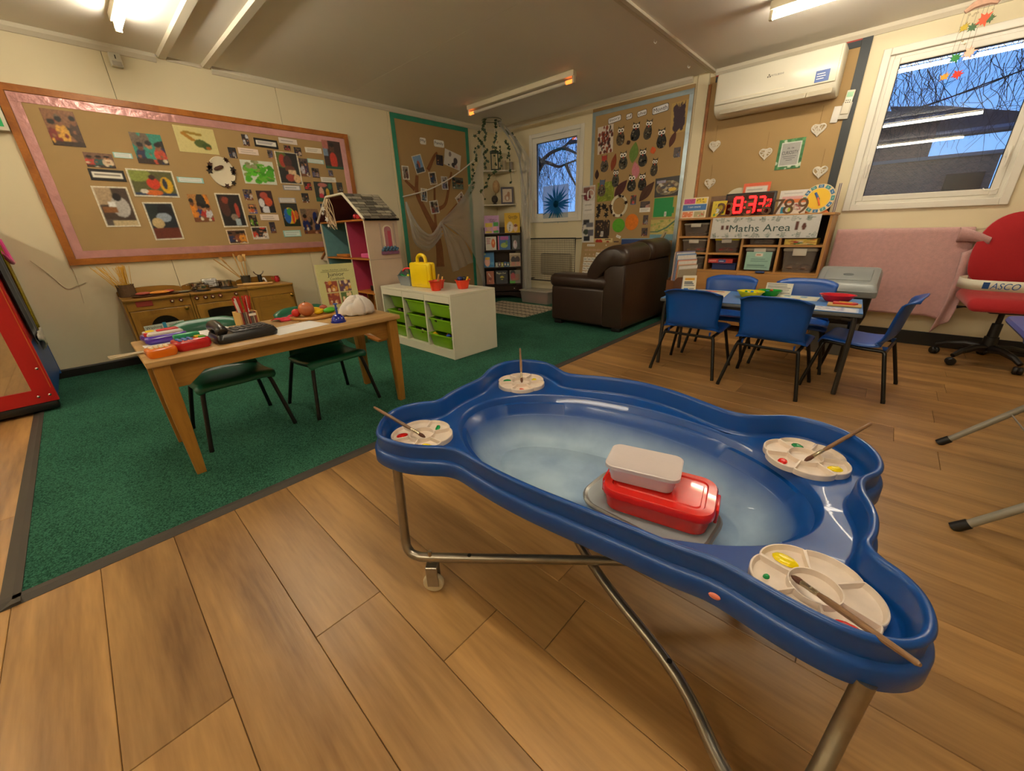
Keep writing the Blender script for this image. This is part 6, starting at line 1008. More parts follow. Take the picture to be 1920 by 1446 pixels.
t = thing('utensil_bucket', 'galvanised bucket of wooden spoons on the toy cupboard', 'bucket', (.09, -3.735, KT)); obj('bucket', G().lathe([(.034, 0), (.036, .004), (.045, .085), (.047, .088), (.043, .086), (.033, .006), (.001, .006)], 20, cap0=True), M('galvanised', '7e8280', .4, .8, var=.2, scale=40), t); mSpn = M('pale_beech_spoon', 'd2a868', .5, var=.1, scale=20)
def spoon(bx, by, tx, ty, tz, kind):
    a, b = Vector((bx, by, .012)), Vector((tx, ty, tz)); d = (b - a); q = d.to_track_quat('Z', 'X').to_matrix().to_4x4(); L = d.length; g = G(); g.T = Matrix.Translation(a) @ q
    g.cyl((0, 0, 0), (0, 0, L * .78), .005, n=8)
    if kind == 's': g.sphere((0, 0, L * .88), (.006, .024, L * .13), 12, 8)
    elif kind == 'f': g.rbox(-.004, -.026, L * .72, .004, -.008, L, .003); g.rbox(-.004, .008, L * .72, .004, .026, L, .003); g.rbox(-.004, -.026, L * .72, .004, .026, L * .80, .003); g.rbox(-.004, -.026, L * .96, .004, .026, L, .003)
    else: g.rbox(-.004, -.022, L * .76, .004, .022, L, .004)
    obj('wooden_spoon' if kind == 's' else 'spatula', g, mSpn, t)
spoon(.01, .01, .0, -.215, .26, 'f'); spoon(0, 0, .02, -.17, .275, 'p'); spoon(0, -.01, 0, -.05, .30, 's'); spoon(.01, 0, .01, .0, .285, 's'); spoon(0, .015, -.01, .04, .29, 'p')
t = thing('rolling_pin', 'wooden rolling pin lying on the toy cupboard', 'rolling pin', (.24, -3.70, KT + .0135), 1.2); obj('roller', G().cyl((-.10, 0, 0), (.10, 0, 0), .0135, n=14), mSpn, t)
for s in (-1, 1): obj('handle', G().tube([(s * .10, 0, 0), (s * .11, 0, 0), (s * .15, 0, 0), (s * .155, 0, 0)], [.006, .007, .009, .004], 10), mSpn, t)
t = thing('toy_tap', 'black toy mixer tap with chrome handles on the toy cupboard', 'toy tap', (.1, -3.61, KT)); obj('body', G().tube(bent([(0, 0, 0), (0, 0, .06), (.0, 0, .085)]), [.02] * 11, 12), mBlk, t); obj('spout', G().tube(bent([(0, .012, .03), (.02, .03, .05), (.04, .04, .01)]), .008, 8), M('white_paper', 'e8e4dc', .6), t)
for s in (-1, 1): obj('handle', G().tube(bent([(0, 0, .08), (0, s * .03, .095), (0, s * .045, .12)]), .005, 8), mSt, t)
t = thing('toy_cups', 'little red toy jug at the right end of the toy cupboard', 'toy jug', (.1, -3.455, KT)); obj('jug', G().lathe([(.02, 0), (.024, .01), (.022, .04), (.018, .05), (.022, .06), (.016, .058), (.018, .01), (.001, .01)], 16, cap0=True), M('red_enamel', 'b8202a', .3), t); obj('spout', G().tube(bent([(0, -.02, .02), (0, -.04, .035), (0, -.05, .05)]), .006, 8), M('red_enamel', 'b8202a', .3), t)
# ================================================================== mirror unit at the left edge
mRedP = M('red_painted_board', 'b3161a', .35, var=.05); mBluP = M('blue_painted_board', '1c4f96', .4, var=.05); mMir = M('mirror', 'd8d8d8', .03, 1.0)
mu = thing('mirror_unit', 'red-framed mirror on a red and blue dressing-up unit at the left edge', 'mirror unit', (0, 0, 0)); MY, MX, MH = -5.19, .93, 1.28
obj('mirror_frame', G().box(MX - .03, MY - .095, .075, MX, MY, MH).box(MX - .03, -6.1, .075, MX, -6.005, MH).box(MX - .03, -6.005, .075, MX, MY - .095, .165).box(MX - .03, -6.005, MH - .09, MX, MY - .095, MH), mRedP, mu, 0); obj('mirror_glass', G().box(MX - .022, -6.005, .165, MX - .008, MY - .095, MH - .09), mMir, mu, 0)
obj('edge_trim', G().box(MX + .0005, MY - .014, .165, MX + .003, MY - .010, MH), M('orange_line', 'c8642a', .4), mu, 0)
for (y, z) in ((MY - .03, .12), (MY - .08, .12), (MY - .03, .30)): obj('mirror_clip', G().at((MX + .001, y, z), ry=PI / 2).lathe([(.008, 0), (.008, .003), (.001, .006)], 10, cap0=True), mSt, mu)
obj('side_panel', G().box(.045, MY - .02, .09, MX - .031, MY - .002, .46), mBluP, mu, 0); obj('side_panel', G().box(.045, MY - .02, .461, MX - .031, MY - .002, 1.16), mRedP, mu, 0); obj('back_panel', G().box(.02, -6.1, .06, .044, MY, 1.16), mBluP, mu, 0); obj('far_panel', G().box(.045, -6.1, .09, MX - .031, -6.085, 1.16), mRedP, mu, 0); obj('base_board', G().box(.02, -6.1, .062, MX - .031, MY - .021, .089), mBluP, mu, 0)
for (x, y) in ((.10, MY - .07), (.84, MY - .07), (.10, -6.02), (.84, -6.02)): obj('caster', G().at((x, y, .0385), rx=PI / 2).lathe([(.004, -.014), (.026, -.013), (.03, 0), (.026, .013), (.004, .014)], 16, cap0=True, cap1=True), mBlk, mu)
obj('skid_bar', G().rbox(MX - .07, -6.08, .02, MX - .005, MY - .01, .072, .01), mBlk, mu)
mBlackC = M('black_velvet', '0c0b0c', .9, sheen=.2); mSeq = M('yellow_sequins', 'a8941e', .35, .5, var=.9, scale=120); mLace = M('silver_lace', 'c8c4b4', .5, .3, var=.4, scale=90)
dr = thing('dress', 'black dress with a yellow sequin panel hung over the side of the dressing-up unit', 'dress', (0, MY + .001, 0)); random.seed(1)
def hang(x0, x1, z0, z1, out, s): return lambda u, v: (x0 + (x1 - x0) * u + .02 * math.sin(v * 5 + s) + .05 * v * (1 - u), .004 + out * (.5 + .5 * math.sin(u * 12 + s)) + .006, z1 + (z0 - z1) * v - .04 * math.sin(u * 7 + s) * v)
solid(obj('skirt', G().grid(hang(.58, .84, .46, 1.17, .02, 0), 12, 14), mBlackC, dr, 180), .003); solid(obj('sequin_panel', G().grid(hang(.42, .62, .52, 1.15, .025, 2), 12, 14), mSeq, dr, 180), .003); solid(obj('lace_hem', G().grid(hang(.42, .72, .40, .50, .03, 4), 14, 5), mLace, dr, 180), .003)
obj('pink_sash', G().tube(bent([(.60, .03, 1.0), (.45, .05, .93), (.35, .04, .98), (.30, .03, 1.08)]), .012, 8), M('pink_satin', 'd0408a', .3), dr)
# exit sign, detector
t = thing('exit_sign', 'green and white exit sign box cut by the left edge', 'exit sign', (.001, -5.075, 1.86), PI / 2); obj('case', G().rbox(-.185, -.055, -.075, .185, 0, .085, .006, 2), M('white_case', 'e0dcc8', .4), t); obj('face', G().box(-.165, -.0575, -.052, .165, -.0552, .062), M('green_exit', '1f8a4a', .4, emit=.35), t, 0); lettering('EXIT', M('white_ink', 'e8ecf4', .5), t, -.04, .005, .13, .05, -.0585)
t = thing('wall_sensor', 'small pale alarm box under the ceiling above the long board', 'sensor', (.001, -4.18, 2.345), PI / 2); obj('case', G().rbox(-.036, -.045, -.04, .036, 0, .05, .008, 2), M('pale_sensor', 'c9c6b4', .4), t); obj('lens', G().rbox(-.028, -.05, -.035, .028, -.044, -.005, .005), M('sensor_lens', 'b0aca0', .3), t); obj('slot', G().box(-.003, -.0465, .01, .003, -.0448, .035), mDark, t, 0)
for (x, y, lb) in ((2.972, -1.114, 'white ceiling hook farther from the window wall'), (2.966, -.356, 'white ceiling hook nearer the window wall')):
    o = obj('ceiling_hook', G().tube(bent([(x, y, CZ - .0005), (x, y, CZ - .015), (x + .014, y, CZ - .026), (x + .02, y, CZ - .014)]), .0035, 6), M('white_plastic', 'e4e0d4', .4)); tag(o, lb, 'hook', 'ceiling hooks')
# ================================================================== dolls house
mDW = M('dolls_house_cream', 'c9b29c', .55, var=.04); mDPink = M('dolls_house_pink_wall', 'b23a5c', .55, var=.1, scale=20); mDTeal = M('dolls_house_teal_wall', '5f8d92', .6, var=.2, scale=18); mDMau = M('dolls_house_attic', '6e4550', .6); mDFl = wood('dolls_house_floor', 'b27028', '8a4f18', 'X', .45); mDTrim = M('dolls_house_white_edge', 'ddd2bc', .5)
dh = thing('dolls_house', 'tall open-fronted dolls house with a slate roof beside the white storage unit', 'dolls house', (0, 0, .0085)); X0, X1, YF, YB, ZE, ZA = .17, 1.135, -2.92, -2.575, 1.165, 1.395; th_ = .012
obj('left_wall', G().box(X0, YF, .12, X0 + th_, YB, ZE), mDW, dh, 0); obj('right_wall', G().box(X1 - th_, YF, .12, X1, YB, ZE), mDW, dh, 0); obj('base', G().box(X0 - .03, YF - .05, 0.0, X1, YB, .02), mDFl, dh, 0); obj('plinth', G().box(X0, YF + .01, .0205, X1, YB, .1195), mDW, dh, 0)
for z, nm in ((.12, 'ground_floor'), (.47, 'middle_floor'), (.80, 'upper_floor'), (ZE - .012, 'attic_floor')): obj(nm, G().box(X0 + th_, YF - (.0 if z > .2 else 0), z + .0005, X1 - th_, YB - .011, z + .016), mDFl, dh, 0)
xm = .74
for z0, z1 in ((.137, .47), (.487, .80), (.817, ZE - .012)): obj('partition', G().box(xm, YF + .01, z0, xm + .008, YB - .011, z1), mDPink, dh, 0); obj('partition_edge', G().box(xm - .001, YF + .002, z0, xm + .009, YF + .0095, z1), mDTrim, dh, 0); obj('wall_lining', G().box(X0 + th_, YF + .008, z0, X0 + th_ + .003, YB - .011, z1), mDTeal, dh, 0); obj('wall_edge', G().box(X0, YF - .006, z0, X0 + th_ + .003, YF - .0005, z1), mDTrim, dh, 0); obj('wall_edge', G().box(X1 - th_, YF - .006, z0, X1, YF - .0005, z1), mDTrim, dh, 0); obj('back_wall', G().box(X0 + th_, YB - .010, z0, xm, YB - .001, z1), mDTeal, dh, 0); obj('back_wall', G().box(xm + .008, YB - .010, z0, X1 - th_, YB - .001, z1), mDPink, dh, 0)
# roof: steep left slope, flat top, long right slope
xa, xb = .47, .83
gab = [(X0 - .02, ZE), (xa, ZA), (xb, ZA + .005), (X1 + .03, ZE)]
obj('attic_back', G().prism([(X0 + .02, ZE + .005), (xa, ZA - .02), (xb, ZA - .015), (X1 - .02, ZE + .005)], YB - .01, YB, 'xz'), mDMau, dh, 0)
def slab(p, q, t_=.012): return G().loft([[(p[0], y, p[1]), (q[0], y, q[1]), (q[0], y, q[1] - t_), (p[0], y, p[1] - t_)] for y in (YF - .015, YB + .01)])
obj('roof_slope', slab(gab[0], gab[1]), mDMau, dh, 0); obj('roof_slope', slab(gab[1], gab[2]), mDMau, dh, 0); obj('roof_slope', slab(gab[2], gab[3]), mDMau, dh, 0)
g = G(); P = [(a, YF - .018, b) for a, b in gab]; obj('gable_trim', g.tube(P, .012, 6), mDTrim, dh, 0); obj('eaves_trim', G().box(X1 + .012, YF - .01, ZE - .012, X1 + .03, YB + .01, ZE), mDTrim, dh, 0)
random.seed(12); slt = [M('slate_%d' % i, c, .7, var=.35, scale=60) for i, c in enumerate(('6d675a', '8a8272', '4f4a42', '9a927e'))]; mGap = M('roof_gap', '1c1a18', .8); d = Vector((gab[3][0] - gab[2][0], 0, gab[3][1] - gab[2][1])); L = d.length; d.normalize(); nrm = Vector((-d.z, 0, d.x)); rows_ = 9
q = obj('roof_felt', G().loft([[(gab[2][0] + nrm.x * .001, y, gab[2][1] + nrm.z * .001), (gab[3][0] + nrm.x * .001, y, gab[3][1] + nrm.z * .001), (gab[3][0] + nrm.x * .003, y, gab[3][1] + nrm.z * .003), (gab[2][0] + nrm.x * .003, y, gab[2][1] + nrm.z * .003)] for y in (YF - .012, YB + .008)]), mGap, dh, 0)
for r_ in range(rows_):
    y = YF - .012 - (.05 if r_ % 2 else 0)
    while y < YB + .008:
        wd = random.uniform(.07, .12); a, b = max(y + .003, YF - .012), min(y + wd - .003, YB + .008); y += wd
        if b - a < .012: continue
        s0, s1 = L * r_ / rows_ + .003, L * (r_ + 1) / rows_ - .002; O_ = Vector((gab[2][0], 0, gab[2][1])); p0, p1 = O_ + d * s0, O_ + d * s1
        obj('slate', G().loft([[(p0.x + nrm.x * .003, yy, p0.z + nrm.z * .003), (p1.x + nrm.x * .003, yy, p1.z + nrm.z * .003), (p1.x + nrm.x * .008, yy, p1.z + nrm.z * .008), (p0.x + nrm.x * .006, yy, p0.z + nrm.z * .006)] for yy in (a, b)]), random.choice(slt), dh, 0)
# side window with flower box
wn = obj('arched_window', G().prism([(a, b) for a, b in [(-2.745, .90), (-2.645, .90), (-2.645, 1.07)] + [(-2.695 + .05 * math.cos(x), 1.07 + .045 * math.sin(x)) for x in [PI * i / 8 for i in range(1, 8)]] + [(-2.745, 1.07)]], X1, X1 + .004, 'yz'), mDTrim, dh, 0); obj('window_pane', G().prism([(-2.733, .912), (-2.657, .912), (-2.657, 1.068)] + [(-2.695 + .038 * math.cos(x), 1.068 + .034 * math.sin(x)) for x in [PI * i / 8 for i in range(1, 8)]] + [(-2.733, 1.068)], X1 + .004, X1 + .0055, 'yz'), M('dolls_curtain_pink', 'a86a74', .5, var=.3, scale=30), wn, 0); obj('curtain', G().box(X1 + .0055, -2.70, .915, X1 + .007, -2.668, 1.06), M('dolls_curtain_red', 'b03a52', .5), wn, 0)
g = G()
for k in range(14): g.sphere((X1 + .018, -2.78 + .0125 * k, .885 + .012 * ((k * 7) % 3)), .014, 7, 5)
fbx = obj('flower_box', G().rbox(X1, -2.79, .845, X1 + .025, -2.605, .875, .003), M('mauve_flower_box', '7a4a6a', .6, var=.5, scale=90), dh, 0); obj('flowers', g, M('blue_grey_flowers', '4a6a84', .7, var=.4, scale=60), fbx, 60)
obj('mould_line', G().box(X1, YF, .80, X1 + .003, YB, .806), M('dolls_mould_tan', 'b09c90', .6), dh, 0)  # moulding and side pillars share one even tone, darker than the wall
for yy in (-2.77, -2.62): obj('side_pillar', G().box(X1, yy - .008, .875, X1 + .004, yy + .008, 1.13), M('dolls_mould_tan', 'b09c90', .6), dh, 0)
o = obj('wing_roof', G().loft([[(X0, y, .895), (X0 - .22, y, .765), (X0 - .22, y, .75), (X0, y, .88)] for y in (YF, YB)]), mDFl, dh, 0); obj('wing_wall', G().prism([(X0 - .19, .77), (X0 - .002, .77), (X0 - .002, .87)], YF + .02, YF + .03, 'xz'), mDW, dh, 0)
pc = Pic(12, 14, 'e0c8d0', 9, .05).b(.2, .2, .8, .8, 'f0e8e8')
for (x, z, s) in ((.90, 1.06, .035), (.905, 1.00, .035)): obj('tiny_picture', G().rbox(x - s / 2, YB - .015, z - s / 2, x + s / 2, YB - .0105, z + s / 2, .002), mDTrim, dh, 0)
obj('toy_dresser', G().rbox(.88, YB - .06, .8175, .97, YB - .012, .93, .004), mDW, dh); obj('toy_bed', G().rbox(.92, YF + .02, .8175, 1.11, YF + .14, .86, .01), M('hot_pink', 'd0548a', .5), dh); obj('toy_lamp', G().sphere((.66, YF + .1, .86), (.028, .028, .035)), M('hot_pink', 'd0548a', .5), dh); obj('toy_table', G().rbox(.36, YF + .03, .8175, .6, YF + .12, .845, .004), mDFl, dh)
obj('toy_shelf', G().box(.86, YF + .05, .1375, .875, YF + .2, .46).box(.99, YF + .05, .1375, 1.005, YF + .2, .46).box(.8755, YF + .05, .29, .9895, YF + .2, .3), mDFl, dh, 0); obj('toy_clutter', G().rbox(.90, YF + .04, 1.1755, .98, YF + .1, 1.215, .01).sphere((.86, YF + .06, 1.20), .022), M('toy_red', 'b01f28', .4), dh); obj('toy_screen', G().rbox(.90, YF + .08, .4875, .95, YF + .1, .54, .004), mBlk, dh)
# fairy-light bundle hanging in the attic
fy = thing('star_garland', 'bundle of pale string lights and paper stars hanging in the attic of the dolls house', 'garland', (.5, YF - .03, 1.385)); random.seed(21); mTwi = M('pale_twine', 'c0a684', .7); mStar = M('pearly_card', 'e8e4dc', .25, .3)
for k in range(16): x = random.uniform(-.06, .06); p = [(x, 0, 0), (x + random.uniform(-.06, .06), random.uniform(-.02, .005), -.08), (x + random.uniform(-.05, .09), random.uniform(-.02, .01), -.17), (x + random.uniform(-.03, .1), 0, -.24 - random.uniform(0, .05))]; obj('twine', G().tube(bent(p), .003, 5), mTwi, fy)
for (x, z, s) in ((-.07, -.09, .03), (-.03, -.19, .034), (-.1, -.13, .022), (-.02, -.25, .02)): obj('star', G().at((x, -.02, z), ry=.4, rz=.3).prism([(s * (1 if i % 2 == 0 else .45) * math.cos(i * PI / 5), s * (1 if i % 2 == 0 else .45) * math.sin(i * PI / 5)) for i in range(10)], -.003, 0, 'xz'), mStar, fy, 0)
t = thing('toy_crate', 'small crate of green and purple toys on the carpet beside the dolls house', 'toy crate', (.93, -3.10, .0085), -.1); obj('tub', G().loft([rrect(0, 0, .13, .06, .01, 0, 0, 2), rrect(0, 0, .14, .07, .01, 0, .07, 2), rrect(0, 0, .132, .062, .01, 0, .07, 2), rrect(0, 0, .125, .055, .01, 0, .005, 2)]), M('dark_green_toy_tub', '2f4a24', .6, var=.5, scale=60), t)
for k, c in enumerate(('8a5a8a', 'd8d4cc', '3f6a2a', 'b88a98')): obj('toy_piece', G().at((-.09 + .06 * k, 0, .075), .3, .2, k).rbox(-.035, -.025, -.01, .035, .025, .012, .005), M('crate_' + c, c, .4), t)
# ================================================================== bookcase across the corner
mMah = wood('dark_mahogany', '2a1510', '170a08', 'X', .3, 6, .1, 0, .02); bk = thing('bookcase', 'dark mahogany bookcase standing across the corner with picture books facing out', 'bookcase', (.36, -.30, .0085), PI / 4); BW, BD = .30, .20
for s in (-1, 1): obj('side_panel', G().prism([(-.0, .05), (BD, .05), (BD, 1.06), (.09, 1.06), (.03, 1.04), (.0, .98)] if False else [(0, .0), (BD, .0), (BD, 1.08), (.07, 1.08), (.03, 1.05), (.0, 1.0)], s * BW - .009, s * BW + .009, 'yz'), mMah, bk, 0)
for z in (.995, .75, .495, .235, .11): obj('shelf', G().box(-BW + .0095, .004, z - .018, BW - .0095, BD, z), mMah, bk, 0)
obj('back_panel', G().box(-BW, BD + .001, .10, BW, BD + .008, 1.08), mMah, bk, 0)
dw = obj('drawer', G().rbox(-BW + .011, -.002, .125, BW - .011, .016, .212, .003, 1), mMah, bk, 0)
for x in (-.2, .18): obj('drawer_knob', G().at((x, -.003, .165), rx=PI / 2).lathe([(.005, 0), (.009, .01), (.001, .014)], 10), M('pale_knob', 'c8c0b0', .3), dw)
obj('apron', G().prism([(-BW + .01, .09), (BW - .01, .09), (BW - .01, .0), (BW - .06, .02), (.1, .06), (-.1, .06), (-BW + .06, .02), (-BW + .01, 0)], .0, .012, 'xz'), mMah, bk, 0)
BKG = Matrix.Translation((.36, -.30, .0085)) @ Matrix.Rotation(PI / 4, 4, 'Z')
def book(x, z, w, h, pic, label, depth=.05, lean=.16, th=.012, words=(), group='picture books in the corner bookcase'):
    p = BKG @ Vector((x, depth, z + .0005)); t = thing('picture_book', label, 'book', p, 0, group, rot=(Matrix.Rotation(PI / 4, 3, 'Z') @ Matrix.Rotation(-lean, 3, 'X')).to_euler())
    obj('pages', G().box(-w / 2 + .002, .0005, .002, w / 2 - .003, th, h - .002), M('page_edges', 'd8ceb4', .7), t, 0); c = obj('cover', print_mesh(pic, w, h, .002, .35), None, t); c.location = (0, 0, h / 2)
    for s, wx, wz, ww, col in words: lettering(s, M('ink_' + col, col, .5), t, wx * w / 2, h / 2 + wz * h / 2, ww * w, None, -.0026)
book(-.14, .995, .225, .255, Pic(20, 24, 'c89ac8', 101, .06).b(.05, .35, .55, .58, 'e0c840').b(.6, .4, .95, .62, '3a9a3a').b(.05, .02, .5, .12, 'e0c840').b(.6, .02, .95, .16, '3a9a3a').e(.28, .24, .14, .14, 'd8b0a8').e(.7, .26, .16, .12, 'e0a0a0'), 'lilac picture book with yellow and green patches on top of the bookcase', words=(('I Want a', .1, .55, .55, '3a2048'), ('Sister', .1, .36, .4, '3a2048')))
book(.175, .995, .235, .285, Pic(20, 24, 'e0b414', 102, .06).e(.35, .3, .2, .26, 'e8e0d0').e(.7, .25, .14, .2, 'e8c8a8').e(.72, .36, .12, .07, '8a4a1a').l(.3, .1, .35, .4, .02, '4a4a3a'), 'yellow picture book with two drawn figures on top of the bookcase', words=(('Gorilla', .1, .62, .6, '3a2a14'), ('for a pet', .1, .42, .5, '3a2a14')))
book(-.165, .75, .165, .20, Pic(16, 20, 'e4dccc', 103, .05).e(.72, .5, .18, .34, 'd8641a').e(.72, .55, .06, .12, 'f0b070').rows(.08, .45, .5, .9, 4, 'b84a5a', .025), 'white book with an orange character, left on the second shelf')
book(.04, .75, .19, .21, Pic(18, 20, '3a6aa0', 104, .1).b(.2, .7, .85, .95, 'b0509a').e(.5, .32, .28, .18, '9ab04a').e(.7, .5, .1, .16, '5a8a4a').b(0, 0, .07, 1, 'd85a7a'), 'blue book with a green creature, middle of the second shelf')
book(.225, .75, .125, .21, Pic(14, 18, '4a4c48', 105, .12).e(.4, .35, .25, .3, 'c8bcc0').e(.45, .5, .1, .1, 'b08a90'), 'grey book with a pale creature, right on the second shelf')
book(-.21, .495, .17, .23, Pic(16, 22, '2a84c0', 106, .06).e(.35, .35, .25, .3, 'e8b0a0').b(.15, .5, .6, .66, 'e0b020').e(.8, .25, .15, .1, '4aa0d0').e(.15, .88, .07, .06, 'c8d870'), 'bright blue book with a yellow crown, left on the third shelf')
book(.21, .495, .185, .205, Pic(18, 20, 'b8a080', 107, .08).b(0, .84, 1, 1, 'd8c8a8').e(.32, .5, .2, .25, '2a1c18').e(.68, .5, .2, .25, '3a2018').b(.15, .05, .45, .35, 'c88a78').b(.55, .05, .9, .35, 'd09a84'), 'brown book with two dark-haired figures, right on the third shelf')
book(-.20, .235, .12, .20, Pic(14, 20, 'b0603a', 108, .12).l(.3, .8, .6, .5, .06, 'd8b090').l(.6, .5, .4, .25, .06, 'd8b090').e(.5, .4, .2, .14, '8a3a24'), 'terracotta book on the bottom shelf at the left')
book(-.015, .235, .19, .205, Pic(18, 20, '14181a', 109, .05).e(.52, .45, .17, .14, 'd8c838').b(.35, .36, .7, .45, '14181a').e(.1, .85, .03, .03, 'e8e8e0'), 'black night-time book with a yellow owl shape on the bottom shelf', words=(('Night Owl', -.05, .55, .75, 'e8e0b0'),))
book(.20, .235, .175, .205, Pic(18, 20, '8a8474', 110, .1).e(.3, .8, .22, .2, '14100e').e(.3, .5, .22, .3, 'a8343a').b(.5, .25, .9, .7, '9a7058').e(.5, .3, .3, .08, 'b06a50').b(0, 0, .5, .2, '4aa82a'), 'book showing a child in red reading, right on the bottom shelf')
random.seed(31)
for i, c in enumerate(('a8b0a0', '6a5a68', 'a8a83a', '3a5a8a', '4a7a90')): o = book(-.09 + .045 * i, .495, .04, .07 + .008 * (i % 2), Pic(6, 8, c, 120 + i, .15).e(.5, .5, .25, .25, 'd8d0c0'), ['tiny cream', 'tiny mauve', 'tiny olive', 'tiny navy', 'tiny sea-blue'][i] + ' board book in the row on the third shelf', .03, .1, .008, group='tiny board books')
# ================================================================== radiator guard and storage behind it
mWire = M('dark_wire_mesh', '3a3a34', .5, .4); rg = thing('radiator_guard', 'dark wire mesh guard round the radiator under the small window', 'radiator guard', (.76, -.16, .33)); RW, RH = .86, .585
obj('frame', G().tube([(0, 0, 0), (RW, 0, 0), (RW, 0, RH), (0, 0, RH)], .011, 8, closed=True), mWire, rg, 60)
for k in range(1, 29): obj('upright_wire', G().cyl((RW * k / 29, 0, 0), (RW * k / 29, 0, RH), .0017, n=5), mWire, rg)
for k in range(1, 20): obj('cross_wire', G().cyl((0, 0, RH * k / 20), (RW, 0, RH * k / 20), .0017, n=5), mWire, rg)
for x in (.005, RW - .005): obj('side_rail', G().cyl((x, 0, .005), (x, .155, .005), .007, n=6).cyl((x, 0, RH - .005), (x, .155, RH - .005), .007, n=6), mWire, rg)
rd = thing('radiator', 'cream radiator behind the wire guard', 'radiator', (.95, -.012, .42)); obj('panel', G().rbox(0, -.07, .0, .52, 0, .28, .01), M('cream_radiator', 'b8ac90', .4), rd); obj('top_grille', G().box(.02, -.068, .281, .5, -.01, .286), M('grille_grey', '6e6858', .5), rd, 0)
t = thing('storage_tub', 'clear tub with pink and red things under the radiator guard', 'storage tub', (1.02, -.20, .0085)); obj('tub', G().loft([rrect(0, 0, .25, .13, .03, 0, 0, 3), rrect(0, 0, .27, .145, .03, 0, .17, 3)], True, False), M('cloudy_tub', 'b8b0a4', .3, alpha=.5), t); obj('lid', G().rbox(-.28, -.15, .1705, .28, .15, .185, .01), M('cloudy_lid', 'b0a898', .35), t)
for x, c in ((-.12, 'a86a70'), (.08, 'b8483a')): obj('contents', G().rbox(x - .08, -.1, .004, x + .08, .08, .12, .03), M('tub_' + c, c, .5), t)
# ================================================================== patterned rug
mRug = M('woven_rug', 'cbbfa6', .95); n_, l_, b_ = nodes_of(mRug); tc = n_.new('ShaderNodeTexCoord'); sp = n_.new('ShaderNodeSeparateXYZ'); l_.new(tc.outputs['Object'], sp.inputs[0])
def mth(op, a, b=None, c=None):
    m = n_.new('ShaderNodeMath'); m.operation = op
    for i, v in enumerate((a, b, c)):
        if v is None: continue
        if isinstance(v, (int, float)): m.inputs[i].default_value = v
        else: l_.new(v, m.inputs[i])
    return m.outputs[0]
yy = mth('MULTIPLY', sp.outputs['Y'], 6.2); fr_ = mth('FRACT', yy); band = mth('LESS_THAN', mth('ABSOLUTE', mth('SUBTRACT', fr_, .5)), .09); zig = mth('PINGPONG', mth('MULTIPLY', sp.outputs['X'], 14.0), .5); tri = mth('LESS_THAN', mth('ABSOLUTE', mth('SUBTRACT', mth('MULTIPLY', zig, .6), mth('FRACT', mth('MULTIPLY', fr_, 2.0)))), .12); fac = mth('MAXIMUM', band, tri)
mx = n_.new('ShaderNodeMix'); mx.data_type = 'RGBA'; mx.inputs['A'].default_value = (*hx('cbbfa6'), 1); mx.inputs['B'].default_value = (*hx('4a4640'), 1); l_.new(fac, mx.inputs['Factor']); l_.new(mx.outputs['Result'], b_.inputs['Base Color'])
t = thing('rug', 'cream woven rug with dark zigzag stripes in front of the bookcase', 'rug', (1.0, -.83, .0088), .02); obj('weave', G().grid(lambda u, v: (-.52 + 1.08 * u, -.37 + .76 * v, .004 + .0015 * math.sin(u * 20)), 20, 8).box(-.52, -.37, 0, .56, .39, .003), mRug, t, 0); random.seed(17)
for k in range(24): obj('fringe', G().cyl((.56, -.36 + .032 * k, .003), (.585 + random.uniform(-.006, .01), -.36 + .032 * k + random.uniform(-.008, .008), .003), .002, n=4), M('rug_fringe', 'cbbfa6', .9), t)
# ================================================================== things on the wooden play table
TT = WT + .0005
def rtoy(name, label, x, y, rz, hw, hd, h, col, cat, parts, r=.02, z=TT):
    t = thing(name, label, cat, (x, y, z), rz); obj('shell', G().loft([rrect(0, 0, hw * .9, hd * .9, r, 0, 0), rrect(0, 0, hw, hd, r, 0, h * .3), rrect(0, 0, hw, hd, r, 0, h * .7), rrect(0, 0, hw * .93, hd * .93, r, 0, h * .95), rrect(0, 0, hw * .84, hd * .84, r * .8, 0, h)]), M('toy_shell_' + col, col, .2, coat=.4), t, 60)
    for nm, px, py, w, d, hh, c in parts: obj(nm, G().rbox(px - w, py - d, h - .004, px + w, py + d, h + hh, min(w, d, hh) * .5, 2), M('toy_part_' + c, c, .25), t)
    return t
B_ = lambda c, x0, y0, nx, ny, s: [('button', x0 + i * s, y0 + j * s, s * .36, s * .36, .006, c) for i in range(nx) for j in range(ny)]
rtoy('toy_till', 'orange toy with pale buttons at the near left corner of the play table', 2.56, -4.715, .1, .038, .052, .04, 'e0720e', 'toy', B_('e8d8b0', -.015, -.03, 3, 4, .017), .018)
rtoy('toy_phone', 'red toy telephone with blue and green buttons on the play table', 2.51, -4.60, .12, .05, .068, .046, 'c0141c', 'toy phone', [('receiver', -.035, .0, .016, .05, .02, '2a9a6a')] + B_('4a6ab0', -.005, -.045, 3, 3, .02) + [('button', .0, .03, .012, .012, .007, 'e8c020'), ('button', .025, .04, .012, .012, .007, '5aa83a')], .02)
rtoy('toy_phone', 'purple and white toy with red and yellow keys behind the orange toy', 2.22, -4.66, .1, .07, .085, .04, '4a2aa0', 'toy phone', [('top', 0, 0, .055, .07, .012, 'd8d0c8'), ('key', .0, .02, .022, .045, .02, 'c01f2a'), ('key', -.02, -.045, .018, .018, .018, 'e0c020'), ('knob', .03, -.07, .008, .008, .016, 'c01f2a')], .025)
t = thing('telephone', 'black desk telephone with handset lying on the play table', 'telephone', (2.475, -4.40, TT), .06); mTel = M('black_phone_plastic', '1b1b1c', .3, coat=.2)
